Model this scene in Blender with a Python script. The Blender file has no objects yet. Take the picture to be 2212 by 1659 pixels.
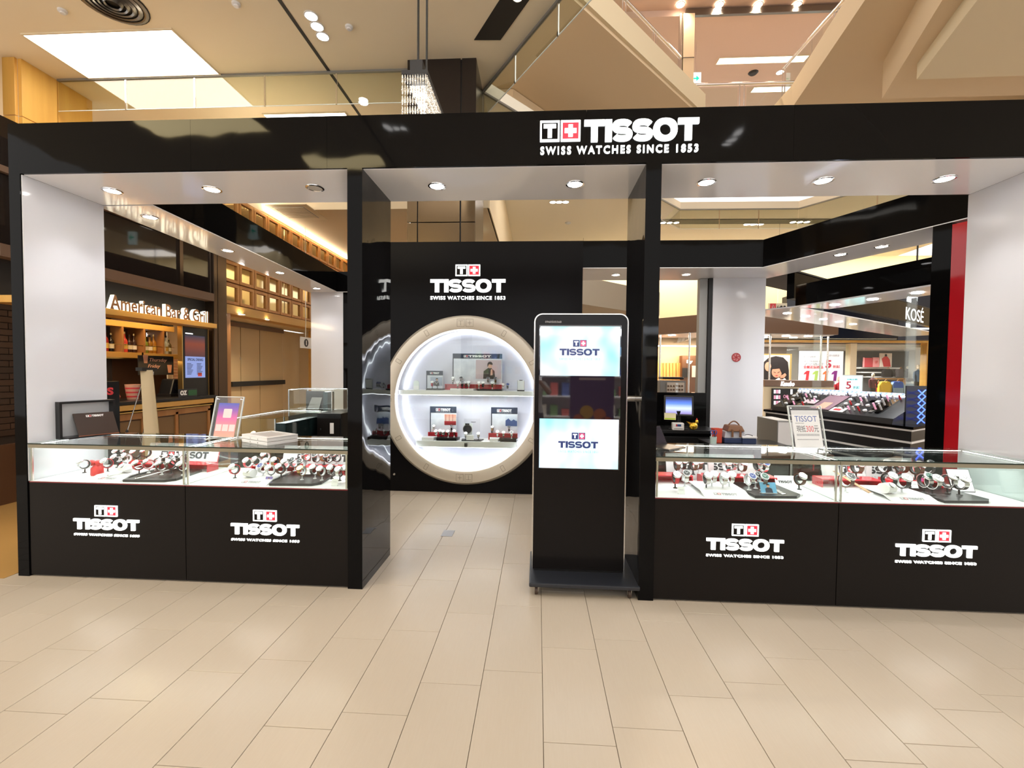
import bpy, bmesh, math, random
from mathutils import Matrix, Vector
R = math.radians
random.seed(7)
scn = bpy.context.scene
col = scn.collection

# ------------------------------------------------------------------ camera
F_PX, YAW, PITCH, ROLL, DIST, EYE = 954.465, -0.057785, -0.030681, 0.009965, 2.976, 1.538
_fw = Vector((math.sin(YAW)*math.cos(PITCH), math.cos(YAW)*math.cos(PITCH), math.sin(PITCH)))
_rt = Vector((math.cos(YAW), -math.sin(YAW), 0)); _up = _rt.cross(_fw)
_r = math.cos(ROLL)*_rt + math.sin(ROLL)*_up; _u = -math.sin(ROLL)*_rt + math.cos(ROLL)*_up
CAM = Vector((0, -DIST, EYE))
cd = bpy.data.cameras.new('camera'); cam = bpy.data.objects.new('camera', cd); col.objects.link(cam)
cd.sensor_width = 36; cd.lens = F_PX/2212*36; cd.clip_start = 0.02; cd.clip_end = 200
cam.matrix_world = Matrix(((_r.x, _u.x, -_fw.x, CAM.x), (_r.y, _u.y, -_fw.y, CAM.y), (_r.z, _u.z, -_fw.z, CAM.z), (0, 0, 0, 1)))
scn.camera = cam
def P(x, y, X=None, Y=None, Z=None):
    """surveying helper: where the sight line through a photo pixel meets a real plane"""
    d = _fw + (x-1106)/F_PX*_r - (y-829.5)/F_PX*_u
    t = (X-CAM.x)/d.x if X is not None else (Y-CAM.y)/d.y if Y is not None else (Z-CAM.z)/d.z
    return CAM + t*d

# ------------------------------------------------------------------ world, exposure
w = bpy.data.worlds.new('mall_ambient'); scn.world = w; w.use_nodes = True
bg = w.node_tree.nodes['Background']; bg.inputs[0].default_value = (1.0, .96, .91, 1); bg.inputs[1].default_value = 1.25
cy = scn.cycles; cy.max_bounces = 7; cy.diffuse_bounces = 3; cy.glossy_bounces = 4; cy.transparent_max_bounces = 14; cy.transmission_bounces = 4; cy.caustics_reflective = False; cy.caustics_refractive = False; cy.sample_clamp_indirect = 6; cy.adaptive_threshold = .02; cy.use_light_tree = False
vs = scn.view_settings
scn.display_settings.display_device = 'sRGB'
vs.view_transform = 'Standard'; vs.look = 'None'; vs.exposure = 0.62; vs.gamma = 1.0; vs.use_curve_mapping = False

def lamp(name, kind, loc, power, color=(1, 1, 1), rot=(0, 0, 0), **k):
    l = bpy.data.lights.new(name, kind); l.energy = power; l.color = color
    for a, v in k.items(): setattr(l, a, v)
    o = bpy.data.objects.new(name, l); o.location = loc; o.rotation_euler = rot; col.objects.link(o)
    return o
WARM = (1.0, .80, .56); NEUT = (1.0, .96, .94); COOL = (.90, .95, 1.0)
# recessed ceiling fields, seen and added (the lit panels themselves are built with the ceiling)
CEIL = 6.1
# (the hall is lit by the seen and added light fields built with the ceiling and by the lamps of booth, cases and shops)

# ------------------------------------------------------------------ materials
def lin(c):
    if isinstance(c, str): c = [int(c[i:i+2], 16) for i in (1, 3, 5)]
    return tuple(((v/255)/12.92 if v/255 <= .04045 else ((v/255+.055)/1.055)**2.4) for v in c)
MT = {}
def M(name, c, rough=.5, metal=0, spec=.5, emit=0, ec=None, bump=None, vary=0, coat=0, mottle=None, alpha=None):
    m = bpy.data.materials.new(name); m.use_nodes = True; nt = m.node_tree; p = nt.nodes['Principled BSDF']
    rgb = lin(c) if (isinstance(c, str) or max(c) > 1.001) else tuple(c)
    p.inputs['Base Color'].default_value = (*rgb, 1); p.inputs['Roughness'].default_value = rough
    p.inputs['Metallic'].default_value = metal; p.inputs['Specular IOR Level'].default_value = spec
    p.inputs['Coat Weight'].default_value = coat
    if emit:
        e = rgb if ec is None else (lin(ec) if (isinstance(ec, str) or max(ec) > 1.001) else ec)
        p.inputs['Emission Color'].default_value = (*e, 1); p.inputs['Emission Strength'].default_value = emit
    last = None
    if mottle:                         # (scale, colour2, amount, stretch)
        tc = nt.nodes.new('ShaderNodeTexCoord'); mp = nt.nodes.new('ShaderNodeMapping'); nz = nt.nodes.new('ShaderNodeTexNoise'); mx = nt.nodes.new('ShaderNodeMix')
        mx.data_type = 'RGBA'; mp.inputs['Scale'].default_value = mottle[3] if len(mottle) > 3 else (1, 1, 1)
        nz.inputs['Scale'].default_value = mottle[0]; nz.inputs['Detail'].default_value = 4
        nt.links.new(tc.outputs['Object'], mp.inputs[0]); nt.links.new(mp.outputs[0], nz.inputs['Vector'])
        ramp = nt.nodes.new('ShaderNodeMapRange'); ramp.inputs[1].default_value = .35; ramp.inputs[2].default_value = .65; ramp.inputs[4].default_value = mottle[2]
        nt.links.new(nz.outputs['Fac'], ramp.inputs[0]); nt.links.new(ramp.outputs[0], mx.inputs[0])
        mx.inputs[6].default_value = (*rgb, 1); mx.inputs[7].default_value = (*lin(mottle[1]), 1)
        nt.links.new(mx.outputs[2], p.inputs['Base Color']); last = mx.outputs[2]
    if vary:
        oi = nt.nodes.new('ShaderNodeObjectInfo'); mr = nt.nodes.new('ShaderNodeMapRange'); hs = nt.nodes.new('ShaderNodeHueSaturation')
        mr.inputs[3].default_value = 1-vary; mr.inputs[4].default_value = 1+vary
        nt.links.new(oi.outputs['Random'], mr.inputs[0]); nt.links.new(mr.outputs[0], hs.inputs['Value'])
        if last: nt.links.new(last, hs.inputs['Color'])
        else: hs.inputs['Color'].default_value = (*rgb, 1)
        nt.links.new(hs.outputs[0], p.inputs['Base Color'])
    if bump:                           # (scale, strength, distance)
        tc = nt.nodes.new('ShaderNodeTexCoord'); nz = nt.nodes.new('ShaderNodeTexNoise'); b = nt.nodes.new('ShaderNodeBump')
        nz.inputs['Scale'].default_value = bump[0]; nz.inputs['Detail'].default_value = bump[3] if len(bump) > 3 else 2
        b.inputs['Strength'].default_value = bump[1]; b.inputs['Distance'].default_value = bump[2]
        nt.links.new(tc.outputs['Object'], nz.inputs['Vector']); nt.links.new(nz.outputs['Fac'], b.inputs['Height']); nt.links.new(b.outputs[0], p.inputs['Normal'])
    if emit and emit < 30 and not name.startswith('panel'): m.cycles.emission_sampling = 'NONE'
    MT[name] = m
    return m
def glass(name, tint=(.96, .99, .975), refl=1.0):
    """thin sheet glass: clear straight through, mirror by the viewing angle (Schlick), the same from both sides"""
    m = bpy.data.materials.new(name); m.use_nodes = True; nt = m.node_tree; nt.nodes.clear()
    out = nt.nodes.new('ShaderNodeOutputMaterial'); tr = nt.nodes.new('ShaderNodeBsdfTransparent'); gl = nt.nodes.new('ShaderNodeBsdfGlossy')
    lw = nt.nodes.new('ShaderNodeLayerWeight'); pw = nt.nodes.new('ShaderNodeMath'); mu = nt.nodes.new('ShaderNodeMath'); mx = nt.nodes.new('ShaderNodeMixShader')
    tr.inputs[0].default_value = (*tint, 1); gl.inputs['Roughness'].default_value = 0.0; lw.inputs['Blend'].default_value = .5
    pw.operation = 'POWER'; pw.inputs[1].default_value = 4.0; mu.operation = 'MULTIPLY_ADD'; mu.inputs[1].default_value = .75*refl; mu.inputs[2].default_value = .035*refl; mu.use_clamp = True
    nt.links.new(lw.outputs['Facing'], pw.inputs[0]); nt.links.new(pw.outputs[0], mu.inputs[0]); nt.links.new(mu.outputs[0], mx.inputs[0]); nt.links.new(tr.outputs[0], mx.inputs[1]); nt.links.new(gl.outputs[0], mx.inputs[2])
    nt.links.new(mx.outputs[0], out.inputs[0]); MT[name] = m
    return m
M('black_gloss', (.0032, .003, .0032), .045, spec=.085, bump=(2.2, .28, .012, 1.5))
M('black_mirror', (.005, .0047, .005), .03, spec=.36, bump=(2.6, .32, .012, 2))
M('black_panel', (.0080, .0064, .0058), .32, spec=.12)
M('black_satin', (.010, .010, .011), .28, spec=.35)
M('black_flat', (.012, .011, .011), .6)
M('navy_black', (.010, .012, .020), .25)
M('white_gloss', (.73, .74, .79), .10, bump=(3, .25, .004, 1))
M('white_soft', (.80, .79, .79), .35)
M('white_deck', (.86, .86, .86), .4)
M('steel', (.72, .71, .69), .22, metal=1)
M('steel_dark', (.22, .21, .20), .3, metal=1)
M('chrome', (.85, .85, .85), .08, metal=1)
M('champagne', (.62, .56, .46), .34, metal=.5, bump=(90, .05, .0006))
M('brass_trim', (.62, .44, .16), .28, metal=1)
M('letter_white', (1, 1, 1), .5, emit=1.0, ec=(.95, 1, .99))
M('letter_red', (.70, .015, .03), .5, emit=.75, ec=(.80, .010, .03))
M('led', (1, 1, 1), .5, emit=14, ec=(1, .97, .92))
M('led_cool', (1, 1, 1), .5, emit=9, ec=(.93, .96, 1))
M('lens', (1, 1, 1), .5, emit=22, ec=(1, .97, .95))
M('panel_warm', (1, 1, 1), .5, emit=4.8, ec=(1, .95, .89))
M('panel_gold', (1, 1, 1), .5, emit=18.0, ec=(1, .80, .42))
M('panel_white', (1, 1, 1), .5, emit=5.0, ec=(1, .95, .86))
M('red_gloss', (.46, .010, .018), .08, bump=(3, .5, .01, 1))
M('red_acrylic', (.62, .02, .035), .18)
M('grey_metal', (.30, .30, .29), .38, metal=.6)
M('tile', (.455, .392, .318), .23, spec=.32, vary=.022, mottle=(9, '#a69883', .10, (14, 1, 1)), bump=(60, .05, .001))
M('grout', '#8d7b66', .8)
M('ceiling_paint', (.92, .80, .59), .8)
M('beige_paint', (.78, .61, .41), .7)
M('cream_paint', (.78, .66, .46), .7)
M('card_white', (.85, .85, .85), .55)
M('card_grey', (.70, .71, .73), .5)
M('print_black', (.015, .015, .02), .5)
M('print_navy', (.02, .03, .06), .5)
M('print_grey', (.42, .42, .44), .6)
M('print_red', (.70, .05, .06), .5)
M('print_blue', (.05, .11, .38), .5)
M('acrylic_edge', (.80, .86, .84), .1)
glass('glass_clear'); glass('glass_pane', (.93, .965, .945)); glass('acrylic', (.97, .97, .97), .8); glass('smoke_glass', (.93, .95, .90), 1.6)

# ------------------------------------------------------------------ mesh helpers
class MB:
    def __init__(s): s.v = []; s.f = []
    def add(s, vs, fs):
        n = len(s.v); s.v += [tuple(x) for x in vs]; s.f += [tuple(i+n for i in f) for f in fs]; return s
    def box(s, x0, x1, y0, y1, z0, z1, mat=None):
        v = [(x0, y0, z0), (x1, y0, z0), (x1, y1, z0), (x0, y1, z0), (x0, y0, z1), (x1, y0, z1), (x1, y1, z1), (x0, y1, z1)]
        if mat is not None: v = [mat @ Vector(q) for q in v]
        return s.add(v, [(0, 3, 2, 1), (4, 5, 6, 7), (0, 1, 5, 4), (1, 2, 6, 5), (2, 3, 7, 6), (3, 0, 4, 7)])
    def prism(s, pts, d):
        """pts: coplanar outline (3-D), d: extrusion vector"""
        n = len(pts); d = Vector(d); a = [Vector(p) for p in pts]
        nrm = Vector((0, 0, 0))
        for i in range(n): nrm += a[i].cross(a[(i+1) % n])
        if nrm.dot(d) > 0: a.reverse()
        v = a+[p+d for p in a]
        return s.add(v, [tuple(range(n)), tuple(range(2*n-1, n-1, -1))]+[(i, i+n, (i+1) % n+n, (i+1) % n) for i in range(n)])
    def cyl(s, a, b, r0, r1=None, n=12, cap=True):
        a, b = Vector(a), Vector(b); r1 = r0 if r1 is None else r1
        z = (b-a).normalized(); x = z.orthogonal().normalized(); y = z.cross(x); k = len(s.v); fs = []
        vs = [a+(math.cos(t)*x+math.sin(t)*y)*r0 for t in [2*math.pi*i/n for i in range(n)]]+[b+(math.cos(t)*x+math.sin(t)*y)*r1 for t in [2*math.pi*i/n for i in range(n)]]
        fs = [(i, (i+1) % n, (i+1) % n+n, i+n) for i in range(n)]
        if cap: fs += [tuple(range(n-1, -1, -1)), tuple(range(n, 2*n))]
        return s.add(vs, fs)
    def lathe(s, prof, n=24, axis=None, o=(0, 0, 0), a0=0, a1=2*math.pi):
        """profile (r, h) turned about axis (default z)"""
        ax = Vector(axis or (0, 0, 1)).normalized(); x = ax.orthogonal().normalized(); y = ax.cross(x); o = Vector(o); m = len(prof)
        full = abs(a1-a0-2*math.pi) < 1e-6; k = n if full else n+1
        vs = [o+(math.cos(a0+(a1-a0)*i/n)*x+math.sin(a0+(a1-a0)*i/n)*y)*r+ax*h for i in range(k) for r, h in prof]
        fs = [(i*m+j, ((i+1) % k)*m+j, ((i+1) % k)*m+j+1, i*m+j+1) for i in range(n) for j in range(m-1)]
        return s.add(vs, fs)
    def tube(s, pts, r, n=8, closed=False):
        pts = [Vector(p) for p in pts]; m = len(pts); rs = r if isinstance(r, (list, tuple)) else [r]*m
        ref = None; vs = []
        for i, p in enumerate(pts):
            t = (pts[(i+1) % m]-pts[i-1]) if closed else (pts[min(i+1, m-1)]-pts[max(i-1, 0)])
            t.normalize()
            if ref is None: ref = t.orthogonal().normalized()
            ref = (ref-t*ref.dot(t)).normalized(); b = t.cross(ref)
            vs += [p+(math.cos(2*math.pi*k/n)*ref+math.sin(2*math.pi*k/n)*b)*rs[i] for k in range(n)]
        fs = [(i*n+k, i*n+(k+1) % n, ((i+1) % m)*n+(k+1) % n, ((i+1) % m)*n+k) for i in range(m if closed else m-1) for k in range(n)]
        if not closed: fs += [tuple(range(n-1, -1, -1)), tuple(range((m-1)*n, m*n))]
        return s.add(vs, fs)
    def ell(s, c, r, n=12, m=8):
        c = Vector(c); vs = []; fs = []
        for j in range(m+1):
            t = math.pi*j/m
            for i in range(n): vs.append(c+Vector((r[0]*math.sin(t)*math.cos(2*math.pi*i/n), r[1]*math.sin(t)*math.sin(2*math.pi*i/n), -r[2]*math.cos(t))))
        for j in range(m):
            for i in range(n): fs.append((j*n+i, j*n+(i+1) % n, (j+1)*n+(i+1) % n, (j+1)*n+i))
        return s.add(vs, fs)
    def mesh(s, name, mat, smooth=False, bevel=0):
        me = bpy.data.meshes.new(name); me.from_pydata(s.v, [], s.f); me.update()
        if bevel or smooth:
            bm = bmesh.new(); bm.from_mesh(me)
            bmesh.ops.remove_doubles(bm, verts=bm.verts, dist=1e-6)
            if bevel:
                ed = [e for e in bm.edges if len(e.link_faces) == 2 and e.calc_face_angle(0) > .6]
                bmesh.ops.bevel(bm, geom=ed, offset=bevel, segments=2, profile=.6, affect='EDGES', clamp_overlap=True)
            if smooth:
                for f in bm.faces: f.smooth = True
                for e in bm.edges:
                    if len(e.link_faces) == 2 and e.calc_face_angle(0) > .7: e.smooth = False
            bm.to_mesh(me); bm.free()
        me.materials.append(MT[mat] if isinstance(mat, str) else mat)
        return me
    def build(s, name, mat, parent=None, smooth=False, bevel=0, **t):
        if parent is None and s.v:      # a thing of its own: origin at the middle of its base
            xs, ys, zs = zip(*s.v); o = Vector(((min(xs)+max(xs))/2, (min(ys)+max(ys))/2, min(zs)))
            s.v = [tuple(Vector(q)-o) for q in s.v]
        ob = bpy.data.objects.new(name, s.mesh(name, mat, smooth, bevel)); col.objects.link(ob)
        if parent is not None: ob.parent = parent
        elif s.v: ob.location = o
        if t: tag(ob, **t)
        return ob
def tag(o, label=None, cat=None, group=None, kind=None):
    if label: o['label'] = label
    if cat: o['category'] = cat
    if group: o['group'] = group
    if kind: o['kind'] = kind
    return o
def thing(name, label, cat, loc=(0, 0, 0), rz=0, group=None, kind=None):
    o = bpy.data.objects.new(name, None); col.objects.link(o); o.location = loc; o.rotation_euler = (0, 0, rz); o.empty_display_size = .1
    return tag(o, label, cat, group, kind)
def bx(name, mat, parent, x0, x1, y0, y1, z0, z1, bevel=0, **t):
    return MB().box(min(x0, x1), max(x0, x1), min(y0, y1), max(y0, y1), min(z0, z1), max(z0, z1)).build(name, mat, parent, bevel=bevel, **t)
def struct(name, mb, mat, bevel=0, smooth=False, parent=None):
    ob = bpy.data.objects.new(name, mb.mesh(name, mat, smooth, bevel)); col.objects.link(ob)
    if parent is not None: ob.parent = parent
    else: ob['kind'] = 'structure'
    return ob
def copy_tree(o, parent=None):
    c = o.copy(); col.objects.link(c)
    if parent is not None: c.parent = parent
    for ch in list(o.children): copy_tree(ch, c)
    return c
def setmat(o, mat):
    o.material_slots[0].link = 'OBJECT'; o.material_slots[0].material = MT[mat] if isinstance(mat, str) else mat

# lettering -------------------------------------------------------------
_tc = {}
def text_mesh(body, bold=0.0, depth=.0, space=1.0, shear=0.0):
    """flat or extruded lettering one unit wide/high before fitting: returns (verts, faces, bbox)"""
    k = (body, bold, depth, space, shear)
    if k not in _tc:
        c = bpy.data.curves.new('lettering', 'FONT'); c.body = body; c.size = 1; c.offset = bold; c.extrude = depth; c.space_character = space; c.shear = shear
        c.resolution_u = 3
        o = bpy.data.objects.new('lettering', c); col.objects.link(o); bpy.context.view_layer.update()
        me = bpy.data.meshes.new_from_object(o.evaluated_get(bpy.context.evaluated_depsgraph_get()))
        vs = [v.co.copy() for v in me.vertices]; fs = [tuple(p.vertices) for p in me.polygons]
        bpy.data.objects.remove(o); bpy.data.curves.remove(c); bpy.data.meshes.remove(me)
        xs = [v.x for v in vs]; ys = [v.y for v in vs]
        _tc[k] = (vs, fs, (min(xs), max(xs), min(ys), max(ys)))
    return _tc[k]
FRONT = Matrix(((1, 0, 0, 0), (0, 0, -1, 0), (0, 1, 0, 0), (0, 0, 0, 1)))   # local u,v,w -> x,z,-y : reads from -Y
def text(name, body, mat, parent, mtx, u0, u1, v0, v1, bold=0.0, depth=.002, space=1.0, shear=0.0, keep=False, **t):
    """lettering fitted into the rectangle u0..u1, v0..v1 of the plane mtx"""
    vs, fs, b = text_mesh(body, bold, .05 if depth else 0, space, shear)
    sx = (u1-u0)/(b[1]-b[0]); sy = (v1-v0)/(b[3]-b[2])
    if keep: sx = sy = min(sx, sy)
    m = MB(); m.add([mtx @ Vector((u0+(q.x-b[0])*sx, v0+(q.y-b[2])*sy, (q.z+.05)*10*depth if depth else 0)) for q in vs], fs)
    ob = m.build(name, mat, parent, **t)
    if parent is not None: ob['kind'] = 'stuff'
    return ob
def poly_mb(mb, mtx, pts, w0, w1):
    mb.prism([mtx @ Vector((a, b, w0)) for a, b in pts], (mtx.to_3x3() @ Vector((0, 0, w1-w0))))
def stroke_mb(mb, mtx, pts, wid, w0, w1):
    """ribbon of given width along a 2-D path, extruded"""
    n = len(pts); L = []; Rr = []
    for i in range(n):
        a = Vector(pts[max(i-1, 0)]); b = Vector(pts[min(i+1, n-1)]); t = (b-a).normalized(); nn = Vector((-t.y, t.x)); p = Vector(pts[i])
        L.append(p+nn*wid[i]/2); Rr.append(p-nn*wid[i]/2)
    for i in range(n-1):
        q = [L[i], Rr[i], Rr[i+1], L[i+1]]
        v = [mtx @ Vector((p.x, p.y, w0)) for p in q]+[mtx @ Vector((p.x, p.y, w1)) for p in q]
        mb.add(v, [(4, 5, 6, 7), (0, 4, 7, 3), (1, 2, 6, 5)]+([(0, 1, 5, 4)] if i == 0 else [])+([(2, 3, 7, 6)] if i == n-2 else []))
def letter_mb(ch, mtx, u, v, h, d):
    """heavy extended grotesque capitals; returns (mesh builder, advance)"""
    mb = MB()
    def box(a, b, c, e): poly_mb(mb, mtx, [(u+a*h, v+c*h), (u+b*h, v+c*h), (u+b*h, v+e*h), (u+a*h, v+e*h)], 0, d)
    if ch == 'T': box(0, .98, .74, 1); box(.33, .65, 0, .74); return mb, .98
    if ch == 'I': box(0, .32, 0, 1); return mb, .32
    def E(cx, cy, rx, ry, a0, a1, n):
        out = []
        for i in range(n+1):
            t = R(a0+(a1-a0)*i/n); c, s = math.cos(t), math.sin(t); e = .82
            out.append((u+h*(cx+rx*math.copysign(abs(c)**e, c)), v+h*(cy+ry*math.copysign(abs(s)**e, s))))
        return out
    if ch == 'S':
        t = .255; W = .94; ry = (1-t)/4; rx = (W-t)/2+.02
        pts = E(W/2, 1-t/2-ry, rx, ry, 18, 262, 12)+E(W/2, t/2+ry, rx, ry, 82, -162, 12)
        stroke_mb(mb, mtx, pts, [t*h]*len(pts), 0, d); return mb, W
    if ch == 'O':
        W = 1.14; t = .28; n = 28
        o = [(u+h*W/2+h*W/2*math.copysign(abs(math.cos(a))**.86, math.cos(a)), v+h*.5+h*.515*math.copysign(abs(math.sin(a))**.86, math.sin(a))) for a in [2*math.pi*i/n for i in range(n)]]
        i_ = [(u+h*W/2+h*(W/2-t-.02)*math.cos(a), v+h*.5+h*(.515-t+.04)*math.sin(a)) for a in [2*math.pi*i/n for i in range(n)]]
        vs = [mtx @ Vector((*p, z)) for z in (0, d) for p in o+i_]
        fs = []
        for k in range(n):
            k2 = (k+1) % n
            fs += [(2*n+k, 2*n+k2, 3*n+k2, 3*n+k), (k, k2, 2*n+k2, 2*n+k), (n+k2, n+k, 3*n+k, 3*n+k2)]
        mb.add(vs, fs); return mb, W
WORD_W = .98+.32+.94*2+1.14+.98+.03*5
def wordmark(parent, mtx, u0, u1, v0, v1, d, mat, split=True):
    """TISSOT fitted in a box; each letter its own part when split"""
    h = v1-v0; k = (u1-u0)/(WORD_W*h); m2 = mtx @ Matrix.Translation((u0, v0, 0)) @ Matrix.Diagonal((k, 1, 1, 1)); x = 0; whole = MB()
    for ch in 'TISSOT':
        mb, adv = letter_mb(ch, m2, x*h, 0, h, d); x += adv+.03
        if split: mb.build('letter', mat, parent)
        else: whole.add(mb.v, mb.f)
    if not split: return whole.build('wordmark', mat, parent)
def emblem(parent, mtx, u0, u1, v0, v1, d, frame, field, sign, red, cross, split=True):
    """the two square marks: T and cross"""
    s = (u1-u0)/2.06; h = v1-v0; t = .09*s
    fr = MB(); tm = MB(); rd = MB(); cr = MB(); fd = MB()
    def b(mb, a, c, e, g, w0=0, w1=d): poly_mb(mb, mtx, [(a, e), (c, e), (c, g), (a, g)], w0, w1)
    for k in (0, 1):
        a = u0+k*1.06*s; c = a+s
        b(fr, a, c, v1-t, v1); b(fr, a, c, v0, v0+t); b(fr, a, a+t, v0+t, v1-t); b(fr, c-t, c, v0+t, v1-t)
        b(rd if k else fd, a+t, c-t, v0+t, v1-t, 0, d*.55)
        cx = (a+c)/2; cy = (v0+v1)/2
        if k: b(cr, cx-.30*s, cx+.30*s, cy-.11*h, cy+.11*h, d*.5, d*1.02); b(cr, cx-.11*s, cx+.11*s, cy-.30*h, cy+.30*h, d*.5, d*1.0)
        else: b(tm, cx-.32*s, cx+.32*s, cy+.14*h, cy+.33*h, d*.5, d); b(tm, cx-.11*s, cx+.11*s, cy-.33*h, cy+.14*h, d*.5, d)
    fr.build('emblem_frame', frame, parent); fd.build('emblem_field', field, parent); tm.build('emblem_t', sign, parent)
    rd.build('emblem_red', red, parent); cr.build('emblem_cross', cross, parent)
# ================================================================== the hall: floor
fl = struct('floor', MB().box(-16, 16, -10, 32, -.12, -.012), 'grout')
TW, TL, T0 = .30, .63, .0414
OFFS = (-.555, -.457, -.247, -.135)
def tile_mesh():
    g = .0012; b = .0013; h = .012
    a = [(g, g), (TW-g, g), (TW-g, TL-g), (g, TL-g)]; i = [(g+b, g+b), (TW-g-b, g+b), (TW-g-b, TL-g-b), (g+b, TL-g-b)]
    mb = MB(); mb.add([(x, y, -h) for x, y in a]+[(x, y, -b) for x, y in a]+[(x, y, 0) for x, y in i],
                      [(8, 9, 10, 11)]+[(k, (k+1) % 4, (k+1) % 4+4, k+4) for k in range(4)]+[(k+4, (k+1) % 4+4, (k+1) % 4+8, k+8) for k in range(4)])
    return mb
tm = tile_mesh(); tme = tm.mesh('floor_tile', 'tile')
spots = []
for i in range(-30, 30):
    x = T0+TW*i; y = OFFS[i % 4]-TL*4
    while y < 11:
        if y+TL > -2.6: spots.append((x, y))
        y += TL
spots.sort(key=lambda s: (s[0]+.15)**2+(s[1]+.3+2.2)**2)
def seen(s):   # inside the frame, in front of the booth or in its doorway
    cx, cy = s[0]+.15, s[1]+.31; d = cy+DIST
    return cy+TL/2 > -1.6 and abs(cx+.05*d) < 1.25*d+.4 and not (cy > .35 and (cx < -1.35 or cx > .95))
near = [s for s in spots if seen(s)][:300]; ns = set(near)
for s in near:
    o = bpy.data.objects.new('floor_tile', tme); col.objects.link(o); o.parent = fl; o.location = (s[0], s[1], 0)
rest = MB()
for s in spots:
    if s not in ns: rest.add([(v[0]+s[0], v[1]+s[1], v[2]) for v in tm.v], tm.f)
o = rest.build('floor_tile_field', 'tile', fl); o['kind'] = 'stuff'
bx('floor_socket_lid', M('socket_grey', (.36, .37, .40), .6), None, *[f for f in (P(956, 1152, Z=0).x, P(980, 1152, Z=0).x)], P(968, 1159, Z=0).y, P(968, 1146, Z=0).y, .0, .004, bevel=.001,
   label='small square steel socket cover set in the floor', cat='floor socket')
fl2 = MB().box(-9, -3.9, -4, 1.4, 0.0005, .0035)
bx('floor_strip', M('brown_floor', '#b08a52', .12), fl, -16, -3.83, -.05, 12, .0005, .003)

# ================================================================== the hall: ceilings
c0 = Vector((-.95, 4.355)); dg = (Vector((.199, 2.625))-c0).normalized(); c1 = c0+dg*9.6
farL = Vector((3.223, 9.05)); farA = Vector((3.94, 9.8)); farB = Vector((7.15, 9.83)); farC = Vector((9.2, 6.9))
hole = [c0, farL, farA, farB, farC, Vector((9.2, c1.y)), c1]
def slab(mb, pts, z0, z1): mb.prism([(p[0], p[1], z0) for p in pts], (0, 0, z1-z0))
cm = MB()
slab(cm, [(-10.5, -7.4), (c1.x, -7.4), tuple(c1), tuple(c0), (-.95, 5.3), (-10.5, 5.3)], CEIL, CEIL+.2)
slab(cm, [(c1.x, -7.4), (11, -7.4), (11, c1.y), tuple(c1)], CEIL, CEIL+.2)
slab(cm, [tuple(farC), (9.2, c1.y), (12.5, c1.y), (14, 18), (10, 18)], CEIL, CEIL+.2)
cf = MB(); slab(cf, [(-.95, 5.3), tuple(c0), tuple(farL), (3.3, 18), (-.95, 18)], CEIL, CEIL+.2)
slab(cf, [tuple(farL), tuple(farA), tuple(farB), tuple(farC), (10, 18), (3.3, 18)], CEIL, CEIL+.2)
ceil_o = struct('ceiling', cm, 'ceiling_paint'); struct('ceiling', cf, M('ceiling_far_lightened', (.95, .88, .74), .8))  # far part painted lighter to stand in for the light falling there
low = MB(); slab(low, [(-10.5, 5.3), (-.95, 5.3), (-.95, 18), (-10.5, 18)], 4.55, 4.75); low.box(-.97, -.93, 5.3, 18, 4.55, CEIL); low.box(-10.5, -.95, 5.28, 5.3, 4.55, CEIL)
struct('ceiling', low, M('ceiling_low', (.74, .60, .40), .8))
# lit ceiling fields: a frame and a diffuser each
def ceil_panel(x0, x1, y0, y1, z, label, mat='panel_warm', group=None):
    t = thing('ceiling_light_panel', label, 'ceiling light', ((x0+x1)/2, (y0+y1)/2, z), group=group); a, b = (x1-x0)/2, (y1-y0)/2
    f = MB(); e = .02
    for q in ((-a-e, a+e, -b-e, -b), (-a-e, a+e, b, b+e), (-a-e, -a, -b, b), (a, a+e, -b, b)): f.box(*q, -.02, 0)
    f.build('frame', 'cream_paint', t); bx('diffuser', mat, t, -a, a, -b, b, -.012, -.002)
    return t
ceil_panel(-7.13, -4.99, 2.85, 3.74, CEIL, 'largest lit square light field in the ceiling, upper left', 'panel_warm')
ceil_panel(-4.97, -3.48, 4.83, 5.05, CEIL, 'thin lit ceiling strip just above the fascia behind the hanging glass', 'panel_warm')
ceil_panel(-7.5, -5.25, -5.5, -4.75, CEIL, 'golden lit ceiling field reflected at the left of the fascia', 'panel_gold'); ceil_panel(-5.1, -3.5, -6.95, -6.4, CEIL, 'golden lit ceiling field reflected above the left pier', 'panel_gold')
for k, (x, y, a, b) in enumerate(((-2.4, -1.6, .9, .6), (-.2, -2.9, .9, .6), (2.2, -3.0, .7, .5), (-4.8, -2.0, .9, .6), (-7.4, -1.0, .9, .6), (-3.2, 1.6, .6, .5), (-.6, .6, .6, .5), (3.6, -3.4, .6, .4), (10.6, 2.5, .9, .6), (10.8, 6.5, .9, .6), (1.0, 8.2, .8, .5), (.2, 6.9, .5, .4))):
    ceil_panel(x-a, x+a, y-b, y+b, CEIL, 'added lit ceiling field out of view, brightening the hall', 'panel_warm', 'added lit ceiling fields brightening the hall')  # unseen light fields added to brighten the hall's floor and ceiling
for x, y in ((-9, 7.5), (-9, 11), (-3, 11.5), (-6, 14), (-2, 16)):
    ceil_panel(x-.8, x+.8, y-.4, y+.4, 4.55, 'added lit ceiling field brightening the corridor behind the booth', 'panel_warm', 'added corridor ceiling fields')  # light fields added to lift the corridor floor and low ceiling
for x, y in ((5, 14.0), (9.5, 13), (2.5, 14.5)):
    ceil_panel(x-.8, x+.8, y-.5, y+.5, CEIL, 'added lit ceiling field brightening the shops at the back', 'panel_warm', 'added shop hall ceiling fields')  # added light fields, brightening the far floor and its ceiling
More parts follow.
